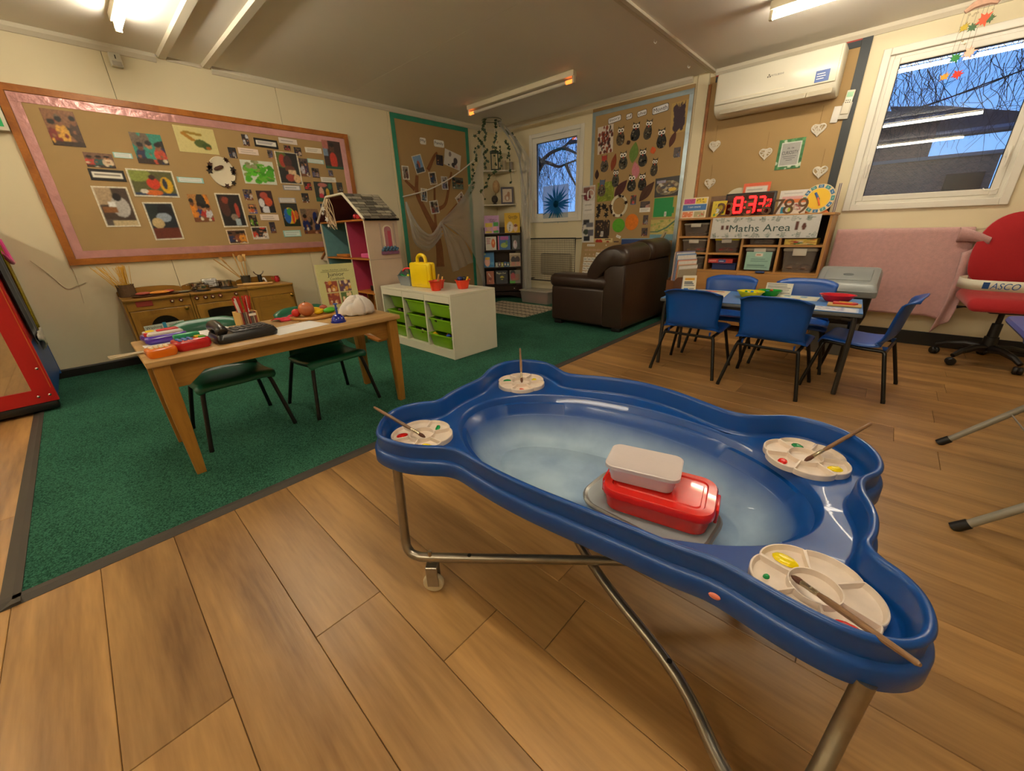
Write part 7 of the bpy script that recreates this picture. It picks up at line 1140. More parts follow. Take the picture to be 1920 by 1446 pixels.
obj('base', G().loft([rrect(.0, .02, .085, .13, .02, 0, 0), rrect(.0, .02, .09, .135, .022, 0, .02), rrect(-.005, .02, .08, .125, .02, 0, .042)]), mTel, t, 50); obj('handset', G().tube(bent([(.075, -.085, .052), (.05, -.085, .066), (0, -.085, .078), (-.05, -.085, .072), (-.075, -.085, .056)]), [.02, .024, .026, .026, .025, .024, .023, .022, .022, .022, .023, .024, .025, .025, .026, .026, .026, .026, .025, .024, .02], 12), mTel, t); obj('keypad', G().rbox(-.065, -.04, .04, .06, .135, .047, .004), M('phone_grey', '2e2e30', .4), t)
for i in range(4):
    for j in range(6): obj('key', G().rbox(-.05 + i * .026, -.025 + j * .026, .0475, -.032 + i * .026, -.006 + j * .026, .052, .002, 1), M('phone_key', '48484a', .4), t, 0)
def sheet(x, y, rz, w, d, label, z=TT, lines=0, col='e4e2de'):
    t = thing('paper_sheet', label, 'paper', (x, y, z), rz, 'paper sheets on the play table'); obj('sheet', G().box(-w / 2, -d / 2, 0, w / 2, d / 2, .0008), M('white_paper_' + col, col, .6), t, 0)
    for k in range(lines): obj('text_line', G().box(-w * .36 + k * .012, -d * .25, .0009, -w * .36 + .004 + k * .012, d * .15, .0011), M('grey_ink', '5a5a5c', .4), t, 0)
sheet(2.475, -4.135, .18, .20, .285, 'blank white sheet in the middle of the play table, right of the telephone', lines=1); sheet(2.21, -4.51, .1, .20, .29, 'white sheet lying behind the black telephone'); sheet(2.36, -4.70, .05, .19, .10, 'white sheet half under the toys at the left end of the play table', TT + .0006)
t = thing('clipboard_pens', 'bundle of pale pencils and a ruler poking over the left end of the play table', 'pencils', (2.42, -4.78, TT + .002), .1)
for k in range(3): obj('pencil', G().at((.0 + k * .014, -.03, .004), rz=-.2 + .15 * k).cyl((0, -.07, 0), (0, .07, 0), .0035, n=6), M('pale_pencil', 'b8a888', .5), t)
t = thing('pencil_box', 'wooden pencil block holding red and white pencils on the play table', 'pencil box', (2.20, -4.29, TT), .1); mPl = M('pale_plywood', 'c8a05c', .5); obj('block', G().box(-.05, -.045, 0, .05, .045, .008), mPl, t, 0)
for s in (-1, 1): obj('wall', G().box(-.05, s * .041 - .004, .0085, .05, s * .041 + .004, .085), mPl, t, 0)
for k in range(7): obj('slat', G().box(.043, -.0365 + .011 * k, .0085, .049, -.0285 + .011 * k, .085), M('pencil_slat_' + ['8a3a34', '5a5450', '9a8a7a'][k % 3], ['8a3a34', '5a5450', '9a8a7a'][k % 3], .5), t, 0)
obj('rear_wall', G().box(-.05, -.0365, .0085, -.043, .0365, .085), mPl, t, 0); obj('tag', G().box(.0495, .0, .062, .051, .036, .075), M('white_card', 'eae6da', .55), t, 0); random.seed(41)
for k in range(16):
    x, y = random.uniform(-.033, .033), random.uniform(-.03, .03); c = random.choice(['c8241c', 'c8241c', 'd8d4cc', 'a81c18']); obj('pencil', G().cyl((x, y, .009), (x + random.uniform(-.012, .012), y + (y * .9) + random.uniform(-.008, .008), .14 + random.uniform(0, .035)), .004, n=6), M('pencil_' + c, c, .4), t)
def rag(u, v): return (2.17 + .09 * u - .04 * v, -4.165 + .13 * v + .03 * u, TT + .004 + .016 * math.sin(PI * u) * abs(math.sin(v * 5 + u * 2)) + .004 * math.sin(9 * u + 4 * v))
o = obj('oven_cloth', G().grid(rag, 14, 16), M('red_gingham', 'c02038', .8, var=.6, scale=110)); solid(o, .003); tag(o, 'crumpled red and white checked cloth left of the chopping board', 'cloth')
t = thing('chopping_board', 'round wooden board of toy vegetables on the play table', 'board', (2.245, -3.945, TT)); obj('disc', G().lathe([(.125, 0), (.132, .004), (.132, .014), (.125, .018), (.118, .015), (.001, .015)], 32, cap0=True), wood('pale_round_board', 'c8944c', 'a8702e', 'Y', .45), t); obj('handle', G().rbox(.09, .07, .002, .15, .115, .016, .006), wood('pale_round_board', 'c8944c', 'a8702e', 'Y', .45), t)
def veg(nm, label, x, y, r, col, extra=None, rz=0.0):
    z0 = TT + .0155; t = thing(nm, label, 'toy food', (2.245 + x, -3.945 + y, z0 + r[2]), rz, 'toy vegetables on the round board'); obj('flesh', G().sphere((0, 0, 0), r, 18, 12), M('veg_' + col, col, .3, var=.12, scale=30), t)
    obj('stalk', G().tube([(0, 0, r[2] * .9), (.002, 0, r[2] * 1.12)] if extra is None else extra, .003, 6), M('stalk_green', '4a6a24', .6), t)
veg('toy_tomato', 'small red toy tomato at the left of the round board', .0, -.095, (.026, .026, .024), 'c8281c'); veg('toy_onion', 'large brown toy onion on the round board', .03, -.045, (.045, .045, .042), 'b0643a'); veg('toy_corn', 'yellow toy corn lying on the round board', .03, .03, (.016, .045, .016), 'e8c010', [(0, .04, 0), (0, .055, .002)], .5); veg('toy_cucumber', 'green toy cucumber at the right of the round board', .05, .085, (.019, .042, .018), '4aa82a', [(0, .038, 0), (0, .048, 0)], .1); veg('toy_banana', 'yellow toy banana at the back of the round board', -.07, .02, (.016, .055, .016), 'e0b41a', [(0, .05, 0), (0, .065, .003)], -.1); veg('toy_potato', 'reddish toy potato at the back right of the round board', -.07, .095, (.02, .026, .019), 'a8503a')
t = thing('desk_bell', 'shiny blue desk bell with a tall plunger at the front of the play table', 'bell', (2.535, -3.92, TT)); mBell = M('blue_enamel', '16279a', .15, coat=.5); obj('base', G().lathe([(.042, 0), (.042, .006), (.03, .008)], 24, cap0=True), mBell, t); obj('dome', G().lathe([(.038, .0085), (.036, .02), (.03, .034), (.018, .044), (.006, .047)], 24), mBell, t); obj('plunger', G().lathe([(.006, .046), (.006, .075), (.011, .08), (.006, .084), (.005, .098), (.013, .102), (.012, .106), (.001, .108)], 14), M('pale_blue_plunger', '3a5aa8', .25), t)
def hat(u, v):
    a = 2 * PI * u; r = [.085, .09, .085, .075, .05, .0][0] if v == 0 else .092 * math.cos(v * PI / 2) ** .45 * (1 + .16 * math.sin(3 * a + 1) * (1 - v) + .07 * math.sin(7 * a + 4 * v)); z = .085 * math.sin(v * PI / 2) ** .8 * (1 + .28 * math.sin(2 * a + 1.2)) + .006 * math.sin(9 * a + 7 * v)
    return (2.40 + r * .85 * math.cos(a), -3.725 + r * 1.15 * math.sin(a), TT + .003 + max(0, z))
o = obj('chef_hat', G().grid(hat, 40, 14), M('white_cotton', 'd8d0c8', .85, bump=.3, bscale=40), None, 180); solid(o, .003, 1); tag(o, 'crumpled white cloth chef hat at the right end of the play table', 'hat')
t = thing('cookbook', 'tall cream cookbook titled Junior Cookbook standing behind the toy vegetables', 'book', (2.155, -3.715, TT), 0, rot=(Matrix.Rotation(PI / 2 - .28, 3, 'Z') @ Matrix.Rotation(-.14, 3, 'X')).to_euler()); CW, CH = .235, .295
obj('pages', G().box(-CW / 2, .001, .0, CW / 2, .014, CH), M('page_edges', 'd8ceb4', .7), t, 0); pc = Pic(40, 48, 'c3c48a', 55, .03)
for (x, y, c) in ((.33, .52, ['8a3a24', 'c88a30', '6a2a1a']), (.68, .52, ['5a3a58', 'c89a40', '8a5a28']), (.33, .25, ['8a3828', '6a3020', 'b8743a']), (.68, .25, ['4a6a34', '6a8a4a', 'b8483a'])): pc.b(x - .16, y - .12, x + .16, y + .12, c[0]); pc.blots(c + ['e0c8a0'], 16, .02, .05, x - .13, y - .1, x + .13, y + .1)
pc.b(.12, .83, .86, .84, '5a5a3a').ring(.5, .07, .035, .03, .4, '3a3a30'); c = obj('cover', print_mesh(pc, CW, CH, .002, .45), None, t); c.location = (0, 0, CH / 2)
mTi = M('ink_2a2a24', '2a2a24', .5); lettering('Junior', mTi, t, .0, CH * .765, .105, .032, -.0026); lettering('Cookbook', mTi, t, .005, CH * .685, .09, .017, -.0026); lettering('Italian Kitchen Library', mTi, t, .0, CH * .87, .15, .012, -.0026)
# ================================================================== things on the blue table
BZ = BT + .0005
def mat_(x, y, rz, w, d, pic, label, z=BZ):
    t = thing('work_mat', label, 'work mat', (x, y, z), rz, 'printed mats on the blue table'); o = obj('sheet', print_mesh(pic, w, d, .001, .35), None, t); o.rotation_euler = (-PI / 2, 0, 0); return t
mat_(3.815, -1.50, .12, .25, .33, Pic(24, 30, 'd8d2b8', 131, .04).rows(.1, .1, .9, .6, 5, '9a8a7a', .012).b(.3, .75, .85, .88, 'c84a3a').b(.6, .85, .8, .92, '4aa04a').rows(.2, .6, .8, .72, 1, '5a7a4a', .02), 'large printed mat with red and green marks at the left of the blue table'); mat_(4.275, -1.69, .04, .27, .21, Pic(26, 20, 'ddd6c0', 132, .04).strokes(['c83a3a', 'd86a6a'], 26, .12, .02, .25, .3, .8, .75), 'printed mat with red scribbled drawings near the front of the blue table'); mat_(4.36, -1.405, .0, .28, .19, Pic(28, 18, 'd8d6c0', 133, .04).b(.25, .6, .4, .9, '6aa0c0').b(.6, .6, .75, .9, '4a8ac0').strokes(['c8a83a', '5a9a6a'], 14, .08, .02, .1, .1, .9, .5), 'printed mat with small blue pictures at the back of the blue table'); mat_(4.59, -1.755, .03, .29, .155, Pic(30, 16, 'd8dce0', 134, .04).strokes(['4a5aa8', '8a94b8', 'b05a50'], 30, .09, .02, .08, .2, .9, .85).border(.03, 'a8c0e0', 2), 'printed mat with blue line drawings at the right front corner of the blue table')
def bowl(x, y, rx, ry, h, col, label, bits=()):
    t = thing('sorting_bowl', label, 'bowl', (x, y, BZ), 0, 'plastic bowls on the blue table'); n = 28; E = lambda k, z: [(rx * k * math.cos(2 * PI * j / n), ry * k * math.sin(2 * PI * j / n), z) for j in range(n)]
    obj('shell', G().loft([E(.6, 0), E(.68, .003), E(.9, h * .7), E(1, h), E(1.06, h + .001), E(1.06, h + .004), E(.97, h + .003), E(.86, h * .68), E(.62, .006), E(.1, .005)], True, True), M('bowl_' + col, col, .25), t)
    for i, c in enumerate(bits): obj('counter', G().at((-rx * .35 + rx * .7 * (i % 4) / 3, (-.25 + .5 * (i % 2)) * ry, .02 + .008 * (i % 3)), .2, .3 * i, i).rbox(-.022, -.009, -.006, .022, .009, .006, .003), M('counter_' + c, c, .4), t)
bowl(4.105, -1.545, .085, .07, .042, 'd8d010', 'yellow bowl of coloured counters on the blue table', ('d86a20', 'e0e0d8', '2a7ac0', 'd83a2a', '3a9a4a')); bowl(4.20, -1.40, .075, .06, .038, '1f9a34', 'green bowl of counters behind the yellow bowl', ('e0c020', '2a6ac0', 'd8502a')); bowl(4.60, -1.43, .095, .075, .042, 'c81f30', 'empty red bowl at the right of the blue table')
t = thing('wooden_puzzle', 'square wooden puzzle with a red shape beside the red bowl', 'puzzle', (4.655, -1.60, BZ), .05); obj('tray', G().rbox(-.085, -.05, 0, .085, .05, .012, .003), M('pale_plywood', 'c8a05c', .5), t); obj('piece', G().prism([(-.06, -.03), (.05, -.03), (.065, 0), (.05, .03), (-.06, .03)], .0125, .022, 'xy'), M('red_puzzle', 'c8301f', .4), t, 0); obj('inset', G().prism([(-.03, -.012), (.035, -.012), (.035, .012), (-.03, .012)], .0225, .026, 'xy'), M('yellow_puzzle', 'd8a82a', .4), t, 0)
t = thing('tent_card', 'small folded card with an orange heading standing at the left of the blue table', 'card', (3.665, -1.555, BZ), .5); c = obj('front', print_mesh(Pic(18, 22, 'e8e0c8', 141, .03).b(.15, .72, .85, .86, 'e0a020').rows(.12, .38, .9, .68, 3, '3a4a5a', .03).b(.12, .08, .45, .28, '2a6ab0').rows(.5, .1, .9, .3, 2, '6a6a6a', .02), .10, .135, .001, .4), None, t); c.location = (0, 0, .0665); c.rotation_euler = (-.18, 0, 0); obj('back', G().at((0, .048, .0), rx=.18).box(-.05, 0, 0.001, .05, .001, .132), M('white_card', 'eae6da', .55), t, 0)
t = thing('printed_card', 'printed card of numbers propped behind the back mat on the blue table', 'card', (4.24, -1.315, BZ), .0); c = obj('sheet', print_mesh(Pic(26, 16, 'e4e0d4', 142, .03).rows(.06, .08, .96, .95, 6, '6a6a70', .03), .17, .085, .001, .4), None, t); c.location = (0, 0, .043); c.rotation_euler = (-.25, 0, 0)
t = thing('file_box', 'brown cardboard file box of tall books at the left end of the blue table', 'file box', (3.555, -1.44, BZ), -.5); mKr = M('brown_file_box', '6a4022', .6, var=.1, scale=20); obj('front_wall', G().box(-.045, -.11, 0, .045, -.107, .085), mKr, t, 0); obj('rear_wall', G().box(-.045, .107, 0, .045, .11, .20), mKr, t, 0); obj('base', G().box(-.045, -.1065, 0, .045, .1065, .004), mKr, t, 0)
for s in (-1, 1): obj('side_wall', G().prism([(-.1065, 0), (.1065, 0), (.1065, .20), (-.03, .15), (-.1065, .085)], s * .044 - .0015, s * .044 + .0015, 'yz'), mKr, t, 0)
for i, (x, c, h, lb, wd) in enumerate(((-.030, 'c8a898', .30, 'pinkish tall book at the left of the file box', None), (-.016, '6a5a8a', .305, 'purple tall book in the file box', None), (.0, '2a7ac0', .285, 'blue tall book with white lettering in the file box', 'Colours'), (.018, 'd8701a', .24, 'orange tall book at the front of the file box', 'Shapes'), (.034, 'a8987a', .20, 'shorter beige book with a dark picture in the file box', None))):
    b = thing('tall_book', lb, 'book', (3.555 + x * math.cos(.5) + .005, -1.433 - x * math.sin(.5), BZ + .0045), 0, 'tall books in the file box', rot=Euler((0, .04, -.5)))
    obj('pages', G().box(-.004, -.085, 0.001, .003, .095, h - .003), M('page_edges', 'd8ceb4', .7), b, 0); obj('cover', G().box(.0031, -.088, 0, .0055, .097, h), M('cover_' + c, c, .4), b, 0); obj('cover', G().box(-.0065, -.088, 0, -.0041, .097, h), M('cover_' + c, c, .4), b, 0)
    o = obj('front_print', print_mesh(Pic(14, 20, c, 150 + i, .05).b(.0, .86, 1, .97, 'e8e4dc').e(.5, .3, .25, .12, '3a3a30'), .185, h, .0006, .4), None, b); o.location = (.0056, .0045, h / 2); o.rotation_euler = (0, 0, PI / 2)
    if wd: l_ = lettering(wd, M('ink_f0f0ea', 'f0f0ea', .5), b, 0, h * .62, .15, .05, -.0015); l_.data.transform(Matrix.Rotation(PI / 2, 4, 'Z')); l_.data.transform(Matrix.Translation((.0056, .0045, 0)))
# ================================================================== things on the cabinet
CZT = CT + .0005
t = thing('banner', 'laminated leafy banner reading Maths Area across the cabinet pigeonholes', 'banner', (3.86, CY - .012, 1.0)); pc = Pic(90, 20, 'd2d0cc', 161, .03)
for k in range(9):
    for yy in (.12, .88): pc.strokes(['3f5a54', '6a827a', '5a706a'], 5, .03, .006, .03 + k * .108, yy - .07, .08 + k * .108, yy + .05)
pc.b(.1, .42, .13, .62, '5a2a20').b(.15, .42, .18, .62, '5a2a20').b(.80, .36, .83, .72, '5a2a20').e(.875, .5, .018, .16, '5a2a20'); obj('sheet', print_mesh(pc, .87, .19, .0015, .2), None, t); lettering('Maths Area', M('ink_2f4a44', '2f4a44', .4), t, -.02, -.005, .50, .062, -.003)
lv = [M('leaf_print_%d' % i, c, .4) for i, c in enumerate(('3f5a54', '5f7a72', '8a9a94'))]; random.seed(51)
for k in range(15):
    x = -.40 + .058 * k; z = .068 if k % 2 else -.068; g = G().at((x, -.0022, z), ry=random.uniform(-.6, .6))
    for q in range(5):
        for s in (-1, 1): g.prism([(0, -.022 + q * .009), (s * .016, -.016 + q * .009), (s * .016, -.012 + q * .009), (0, -.019 + q * .009)], -.0006, 0, 'xz')
    obj('leaf_motif', g, lv[k % 3], t, 0)
ck = thing('digital_clock', 'black digital clock with big glowing red digits on the cabinet', 'clock', (3.685, -.27, CZT)); obj('case', G().rbox(-.215, -.02, 0, .215, .02, .205, .008, 2), M('black_clock_case', '1a1a1e', .3), ck); obj('screen', G().box(-.198, -.0225, .012, .198, -.0203, .192), M('dark_red_screen', '2a0608', .15), ck, 0); mLed = M('red_led', 'ff1414', .4, emit=5.0)
SEG = {'8': 'abcdefg', '3': 'abgcd', '7': 'abc', '5': 'afgcd', '9': 'abcdfg'}
def digit(ch, x, z, w, h, r):
    P = {'a': ((0, h), (w, h)), 'b': ((w, h), (w, h / 2)), 'c': ((w, h / 2), (w, 0)), 'd': ((0, 0), (w, 0)), 'e': ((0, 0), (0, h / 2)), 'f': ((0, h / 2), (0, h)), 'g': ((0, h / 2), (w, h / 2))}; g = G()
    for s in SEG[ch]: (a, b), (c, d_) = P[s]; g.cyl((x + a, -.0245, z + b), (x + c, -.0245, z + d_), r, n=6)
    obj('digit', g, mLed, ck)
digit('8', -.125, .035, .065, .13, .011); digit('3', -.005, .035, .058, .13, .011); digit('3', .085, .045, .045, .115, .009); digit('5', .152, .11, .012, .026, .003); digit('3', .172, .11, .012, .026, .003)
for z in (.075, .125): obj('colon', G().rbox(-.037, -.026, z - .007, -.025, -.0226, z + .007, .002), mLed, ck)
g = text_into(G(), 'SAT', .167, .085, .04, .024, -.0245); obj('day_letters', g, mLed, ck, 0)
lc = thing('learning_clock', 'round learning clock with a yellow face and blue numbered rim on the cabinet', 'clock', (4.222, -.27, CZT + .114), 0, rot=Euler((-.12, 0, 0))); g = G().at((0, 0, 0), rx=PI / 2); obj('rim_disc', G().at((0, 0, 0), rx=PI / 2).lathe([(.118, 0), (.12, .004), (.118, .012), (.001, .012)], 40, cap0=True), M('cream_clock_rim', 'dcc8a0', .45), lc); obj('face', G().at((0, -.0121, 0), rx=PI / 2).lathe([(.082, 0), (.082, .002), (.001, .0025)], 36), M('yellow_clock_face', 'e8bc20', .4), lc)
for k in range(12):
    a = PI / 2 - k * PI / 6; o = obj('number_block', G().at((.1 * math.cos(a), -.0121, .1 * math.sin(a)), ry=-(a - PI / 2)).rbox(-.019, -.003, -.012, .019, 0, .012, .002, 1), M('blue_block' if k % 2 == 0 else 'teal_block', '2a6a9a' if k % 2 == 0 else '3a8a8a', .4), lc, 0)
    a2_ = a + PI / 12; obj('numeral', text_into(G(), str(k or 12), .1 * math.cos(a), .1 * math.sin(a), None, .014, -.0157), M('ink_f0f0ea', 'f0f0ea', .5), lc, 0)
obj('hour_hand', G().at((0, -.016, 0), ry=-.55).rbox(-.009, -.004, -.01, .009, 0, .058, .003), M('blue_hand', '1f4a8a', .4), lc); obj('minute_hand', G().at((0, -.021, 0), ry=PI - .35).rbox(-.006, -.004, -.01, .006, 0, .062, .003), M('orange_hand', 'd8641a', .4), lc); obj('stand', G().prism([(-.09, -.114), (.1, -.114), (.07, -.085), (-.06, -.085)], .005, .03, 'xz'), M('orange_stand', 'd8783a', .5), lc, 0)
def cover(x, y, w, h, pic, label, lean=.1, th=.012, words=(), nm='display_book', rz=0.0, z=CZT):
    t = thing(nm, label, 'book', (x, y, z), 0, 'books on the cabinet', rot=(Matrix.Rotation(rz, 3, 'Z') @ Matrix.Rotation(-lean, 3, 'X')).to_euler()); obj('pages', G().box(-w / 2 + .002, .0005, 0.001, w / 2 - .003, th, h - .002), M('page_edges', 'd8ceb4', .7), t, 0); c = obj('cover', print_mesh(pic, w, h, .002, .35), None, t); c.location = (0, 0, h / 2)
    for s, wx, wz, ww, hh_, col in words: lettering(s, M('ink_' + col, col, .5), t, wx * w / 2, h / 2 + wz * h / 2, ww * w, hh_, -.0026)
    return t
pc = Pic(40, 30, 'e8dcc0', 171, .03).b(.05, .70, .5, .95, 'c02a80').b(.52, .70, .95, .95, 'e8c418').b(.02, .36, .98, .66, '1a62a8').b(.05, .04, .48, .32, 'd8743a').b(.52, .04, .95, .32, 'b0a070').blots(['5a3a14', '8a6a1a'], 8, .02, .035, .56, .74, .92, .92).blots(['7a1050'], 5, .02, .03, .1, .74, .45, .92).blots(['f0d0b0', 'c03a20'], 12, .02, .035, .1, .08, .9, .28); cover(3.215, -.40, .245, .19, pc, 'bright counting book with pink, yellow and blue panels at the left of the cabinet', words=(('I can count', 0, .1, .5, .018, 'f0f0ea'),))
cover(3.445, -.37, .13, .145, Pic(20, 22, 'd8be1a', 172, .06).blots(['3a8a3a', 'e8e8e0', 'c84a2a', 'a8941a'], 14, .04, .1, .1, .1, .9, .6), 'yellow number book beside the digital clock', words=(('1 2 3', 0, .55, .55, .02, '5a4a10'),)); cover(3.375, -.20, .15, .20, Pic(12, 16, '6a4a2a', 173, .2), 'brown book behind the counting book')
cover(4.02, -.20, .22, .205, Pic(24, 22, 'dcd6d0', 174, .03).b(.1, .55, .85, .75, 'd8a0a0').rows(.15, .8, .9, .95, 1, '9a9494', .02), 'white printed card with a pink panel between the two clocks'); cover(4.05, -.30, .20, .125, Pic(24, 16, 'e0d4c8', 175, .05).b(0, .75, 1, 1, 'd8763a').b(.05, .05, .22, .5, '1f8aa0').e(.42, .3, .1, .25, 'b8c83a').strokes(['a84a4a', '8a3a3a'], 16, .1, .02, .55, .15, .85, .6), 'orange-topped card with a green shape behind the wooden eight')
t = cover(3.68, -.10, .235, .30, Pic(20, 24, 'e0603a', 176, .04).b(.1, .05, .9, .9, 'e4dcd0').rows(.15, .55, .85, .85, 3, '7a7474', .015), 'orange-edged upright sheet behind the digital clock', .05)
o = obj('round_plate', G().at((3.52, -.07, CZT + .145), rx=PI / 2 - .1).lathe([(.118, 0), (.125, .006), (.12, .008), (.09, .003), (.001, .003)], 32, cap0=True), M('pale_plate', 'c8c0a8', .4)); tag(o, 'pale round plate standing behind the digital clock', 'plate')
t = thing('purple_folder', 'purple folder standing at the right end of the cabinet top', 'folder', (4.345, -.20, CZT), .1); obj('cover', G().box(-.008, -.09, 0, -.004, .1, .225).box(.004, -.09, 0, .008, .1, .225), M('purple_card', '4a3a6a', .5), t, 0); obj('pages', G().box(-.0035, -.085, .002, .0035, .095, .22), M('page_edges', 'd8ceb4', .7), t, 0)
mNum = wood('dark_wooden_numeral', '6a4a2a', '4a3018', 'Z', .5)
for ch, x, lb in (('2', 3.475, 'wooden numeral two standing left of the digital clock'), ('3', 3.545, 'wooden numeral three in front of the digital clock'), ('5', 3.715, 'wooden numeral five in front of the digital clock'), ('6', 3.86, 'wooden numeral six at the right of the digital clock'), ('7', 3.955, 'wooden numeral seven right of the digital clock'), ('8', 4.03, 'wooden numeral eight on the cabinet'), ('9', 4.135, 'wooden numeral nine in front of the learning clock')):
    vs, fs, (a, b, c, d_) = text_mesh(ch); k = .125 / (d_ - c); g = G(); g.add([((p[0] - (a + b) / 2) * k, 0, (p[1] - c) * k) for p in vs], fs); o = obj('wooden_numeral', g, mNum, None, 0); solid(o, .014, 0); o.location = (x, -.385, CZT); tag(o, lb, 'numeral', 'wooden numerals on the cabinet')
# ================================================================== corner shelves
mShelf = M('white_shelf', 'd8d0bc', .4)
for z, lb in ((1.868, 'upper white corner shelf'), (1.412, 'lower white corner shelf')):
    t = thing('corner_shelf', lb + ' with ornaments in the corner', 'shelf', (0, 0, z)); obj('board', G().prism([(.001, -.001), (.001, -.43), (.06, -.43), (.43, -.06), (.43, -.001)], -.016, 0, 'xy'), mShelf, t, 0); obj('bracket', G().rbox(.001, -.40, -.045, .014, -.36, -.0165, .003), mShelf, t); obj('bracket', G().rbox(.36, -.014, -.045, .40, -.001, -.0165, .003), mShelf, t)
t = thing('lantern', 'dark green lantern on the upper corner shelf', 'lantern', (.20, -.22, 1.8685), PI / 4); mLan = M('dark_green_metal', '24342e', .4, .5); obj('base', G().rbox(-.06, -.06, 0, .06, .06, .015, .003), mLan, t); obj('cap', G().loft([rrect(0, 0, .066, .066, .006, 0, .225, 2), rrect(0, 0, .066, .066, .006, 0, .24, 2), rrect(0, 0, .03, .03, .006, 0, .262, 2)]), mLan, t)
for sx in (-1, 1):
    for sy in (-1, 1): obj('post', G().box(sx * .05 - .007, sy * .05 - .007, .0155, sx * .05 + .007, sy * .05 + .007, .2245), mLan, t, 0)
for (x, y, h, c, lb) in ((.29, -.11, .13, 'b8a888', 'beige candle on the upper corner shelf'), (.37, -.05, .105, '9a9088', 'greyish candle at the right of the upper corner shelf')): t = thing('candle', lb, 'candle', (x, y, 1.8685), 0, 'candles on the corner shelf'); obj('wax', G().lathe([(.026, 0), (.027, .004), (.026, h), (.018, h - .004), (.001, h - .005)], 18, cap0=True), M('wax_' + c, c, .6), t); obj('wick', G().cyl((0, 0, h - .005), (0, 0, h + .006), .0012, n=5), mDark, t)
t = thing('framed_photo', 'grey picture frame with a sepia print on the lower corner shelf', 'picture frame', (.33, -.11, 1.4125), 0, rot=(Matrix.Rotation(PI / 4, 3, 'Z') @ Matrix.Rotation(-.12, 3, 'X')).to_euler()); obj('frame', frame_bars(G(), -.095, .095, 0, .235, .025, -.015, 0), M('grey_frame', '5a5660', .5), t, 0); o = obj('print', print_mesh(Pic(14, 18, 'd0bfa8', 181, .05).e(.5, .35, .3, .25, 'b08a70').e(.5, .3, .12, .14, 'd8cfc0').e(.65, .6, .15, .2, 'a87a5a'), .142, .187, .001, .4), None, t); o.location = (0, -.003, .1175)
t = thing('flower_vase', 'pale dried flower head on a dark wire vase on the lower corner shelf', 'vase', (.19, -.24, 1.4125)); obj('wire_ball', G().sphere((0, 0, .07), (.05, .05, .055), 10, 8), M('dark_wicker', '3a3430', .6, bump=.8, bscale=60), t); obj('foot', G().lathe([(.035, 0), (.03, .01), (.012, .02)], 14, cap0=True), M('dark_wicker', '3a3430', .6), t); obj('flower_head', G().sphere((.02, .02, .24), (.055, .055, .09), 14, 10), M('dried_flower', 'b8966a', .8, var=.3, scale=40, bump=.6, bscale=60), t); obj('stem', G().cyl((0, 0, .1), (.02, .02, .18), .006, n=6), M('dried_stem', '7a6a40', .7), t)
# ================================================================== net canopy and ivy
mNet = sheer('white_tulle', 'f6f6f4', .34, .5)
cn = thing('net_canopy', 'white net canopy hung from a hoop in the corner and swagged across the family board', 'canopy', (.41, -.46, 2.30)); C0 = Vector((.41, -.46, 2.30))
def lc_(p): return tuple(Vector(p) - C0)
obj('hoop', G().tube([lc_((.41 + .13 * math.cos(a), -.46 + .13 * math.sin(a), 2.432)) for a in [2 * PI * i / 24 for i in range(24)]], .004, 6, closed=True), M('ivy_wire', '4a5a44', .6), cn); obj('cord', G().cyl(lc_((.41, -.46, 2.4495)), lc_((.41, -.46, 2.433)), .002, n=5), M('white_cord', 'd8d2c6', .7), cn); obj('cord', G().cyl(lc_((.28, -.46, 2.432)), lc_((.54, -.46, 2.432)), .002, n=5), M('white_cord', 'd8d2c6', .7), cn)
obj('swag_cord', G().tube(bent([lc_((.03, -1.749, 1.478)), lc_((.08, -1.35, 1.58)), lc_((.13, -.95, 1.76)), lc_((.17, -.53, 2.016))]), .008, 8), M('white_cord', 'd8d2c6', .7), cn)
def sheet_(U, L, n=24, m=8, f=9.0, amp=.02):
    U = catmull(U, 8); L = catmull(L, 8)
    def fn(u, v):
        i = min(int(u * (len(U) - 1)), len(U) - 2); k = u * (len(U) - 1) - i; j = min(int(u * (len(L) - 1)), len(L) - 2); q = u * (len(L) - 1) - j; a = Vector(U[i]).lerp(Vector(U[i + 1]), k); b = Vector(L[j]).lerp(Vector(L[j + 1]), q); p = a.lerp(b, v); p.x += amp * math.sin(v * f + u * 3); p.y -= amp * .4 * math.sin(v * f * 1.3); return tuple(p - C0)
    return G().grid(fn, n, m)
obj('swag', sheet_(NU, NL, 30, 14, 22, .022), mNet, cn, 180); obj('swag', sheet_(NA, NB, 20, 16, 20, .02), mNet, cn, 180); obj('swag_roll', G().tube([lc_(p) for p in catmull(NU, 6)], .016, 8), mNet, cn); obj('veil', sheet_([(.10, -1.241, 1.18), (.12, -1.02, 1.34), (.15, -.75, 1.6), (.26, -.56, 2.05), (.31, -.52, 2.42)], [(.14, -1.2, 1.15), (.14, -.9, .95), (.15, -.7, .7), (.2, -.62, .4), (.24, -.60, .1)], 24, 12, 26, .012), mNet, cn, 180)
obj('right_drape', sheet_([(.50, -.40, 2.42), (.66, -.27, 2.12), (.70, -.24, 1.75), (.715, -.235, 1.1), (.715, -.24, .02)], [(.53, -.42, 2.42), (.80, -.19, 2.02), (.83, -.17, 1.75), (.83, -.18, 1.1), (.83, -.17, .02)], 30, 10, 24, .012), mNet, cn, 180); obj('right_drape', sheet_([(.52, -.40, 2.40), (.70, -.26, 2.0), (.745, -.24, 1.5), (.755, -.25, .9), (.76, -.25, .02)], [(.50, -.44, 2.40), (.72, -.29, 2.0), (.80, -.24, 1.5), (.81, -.24, .9), (.82, -.24, .02)], 30, 10, 24, .01), mNet, cn, 180)
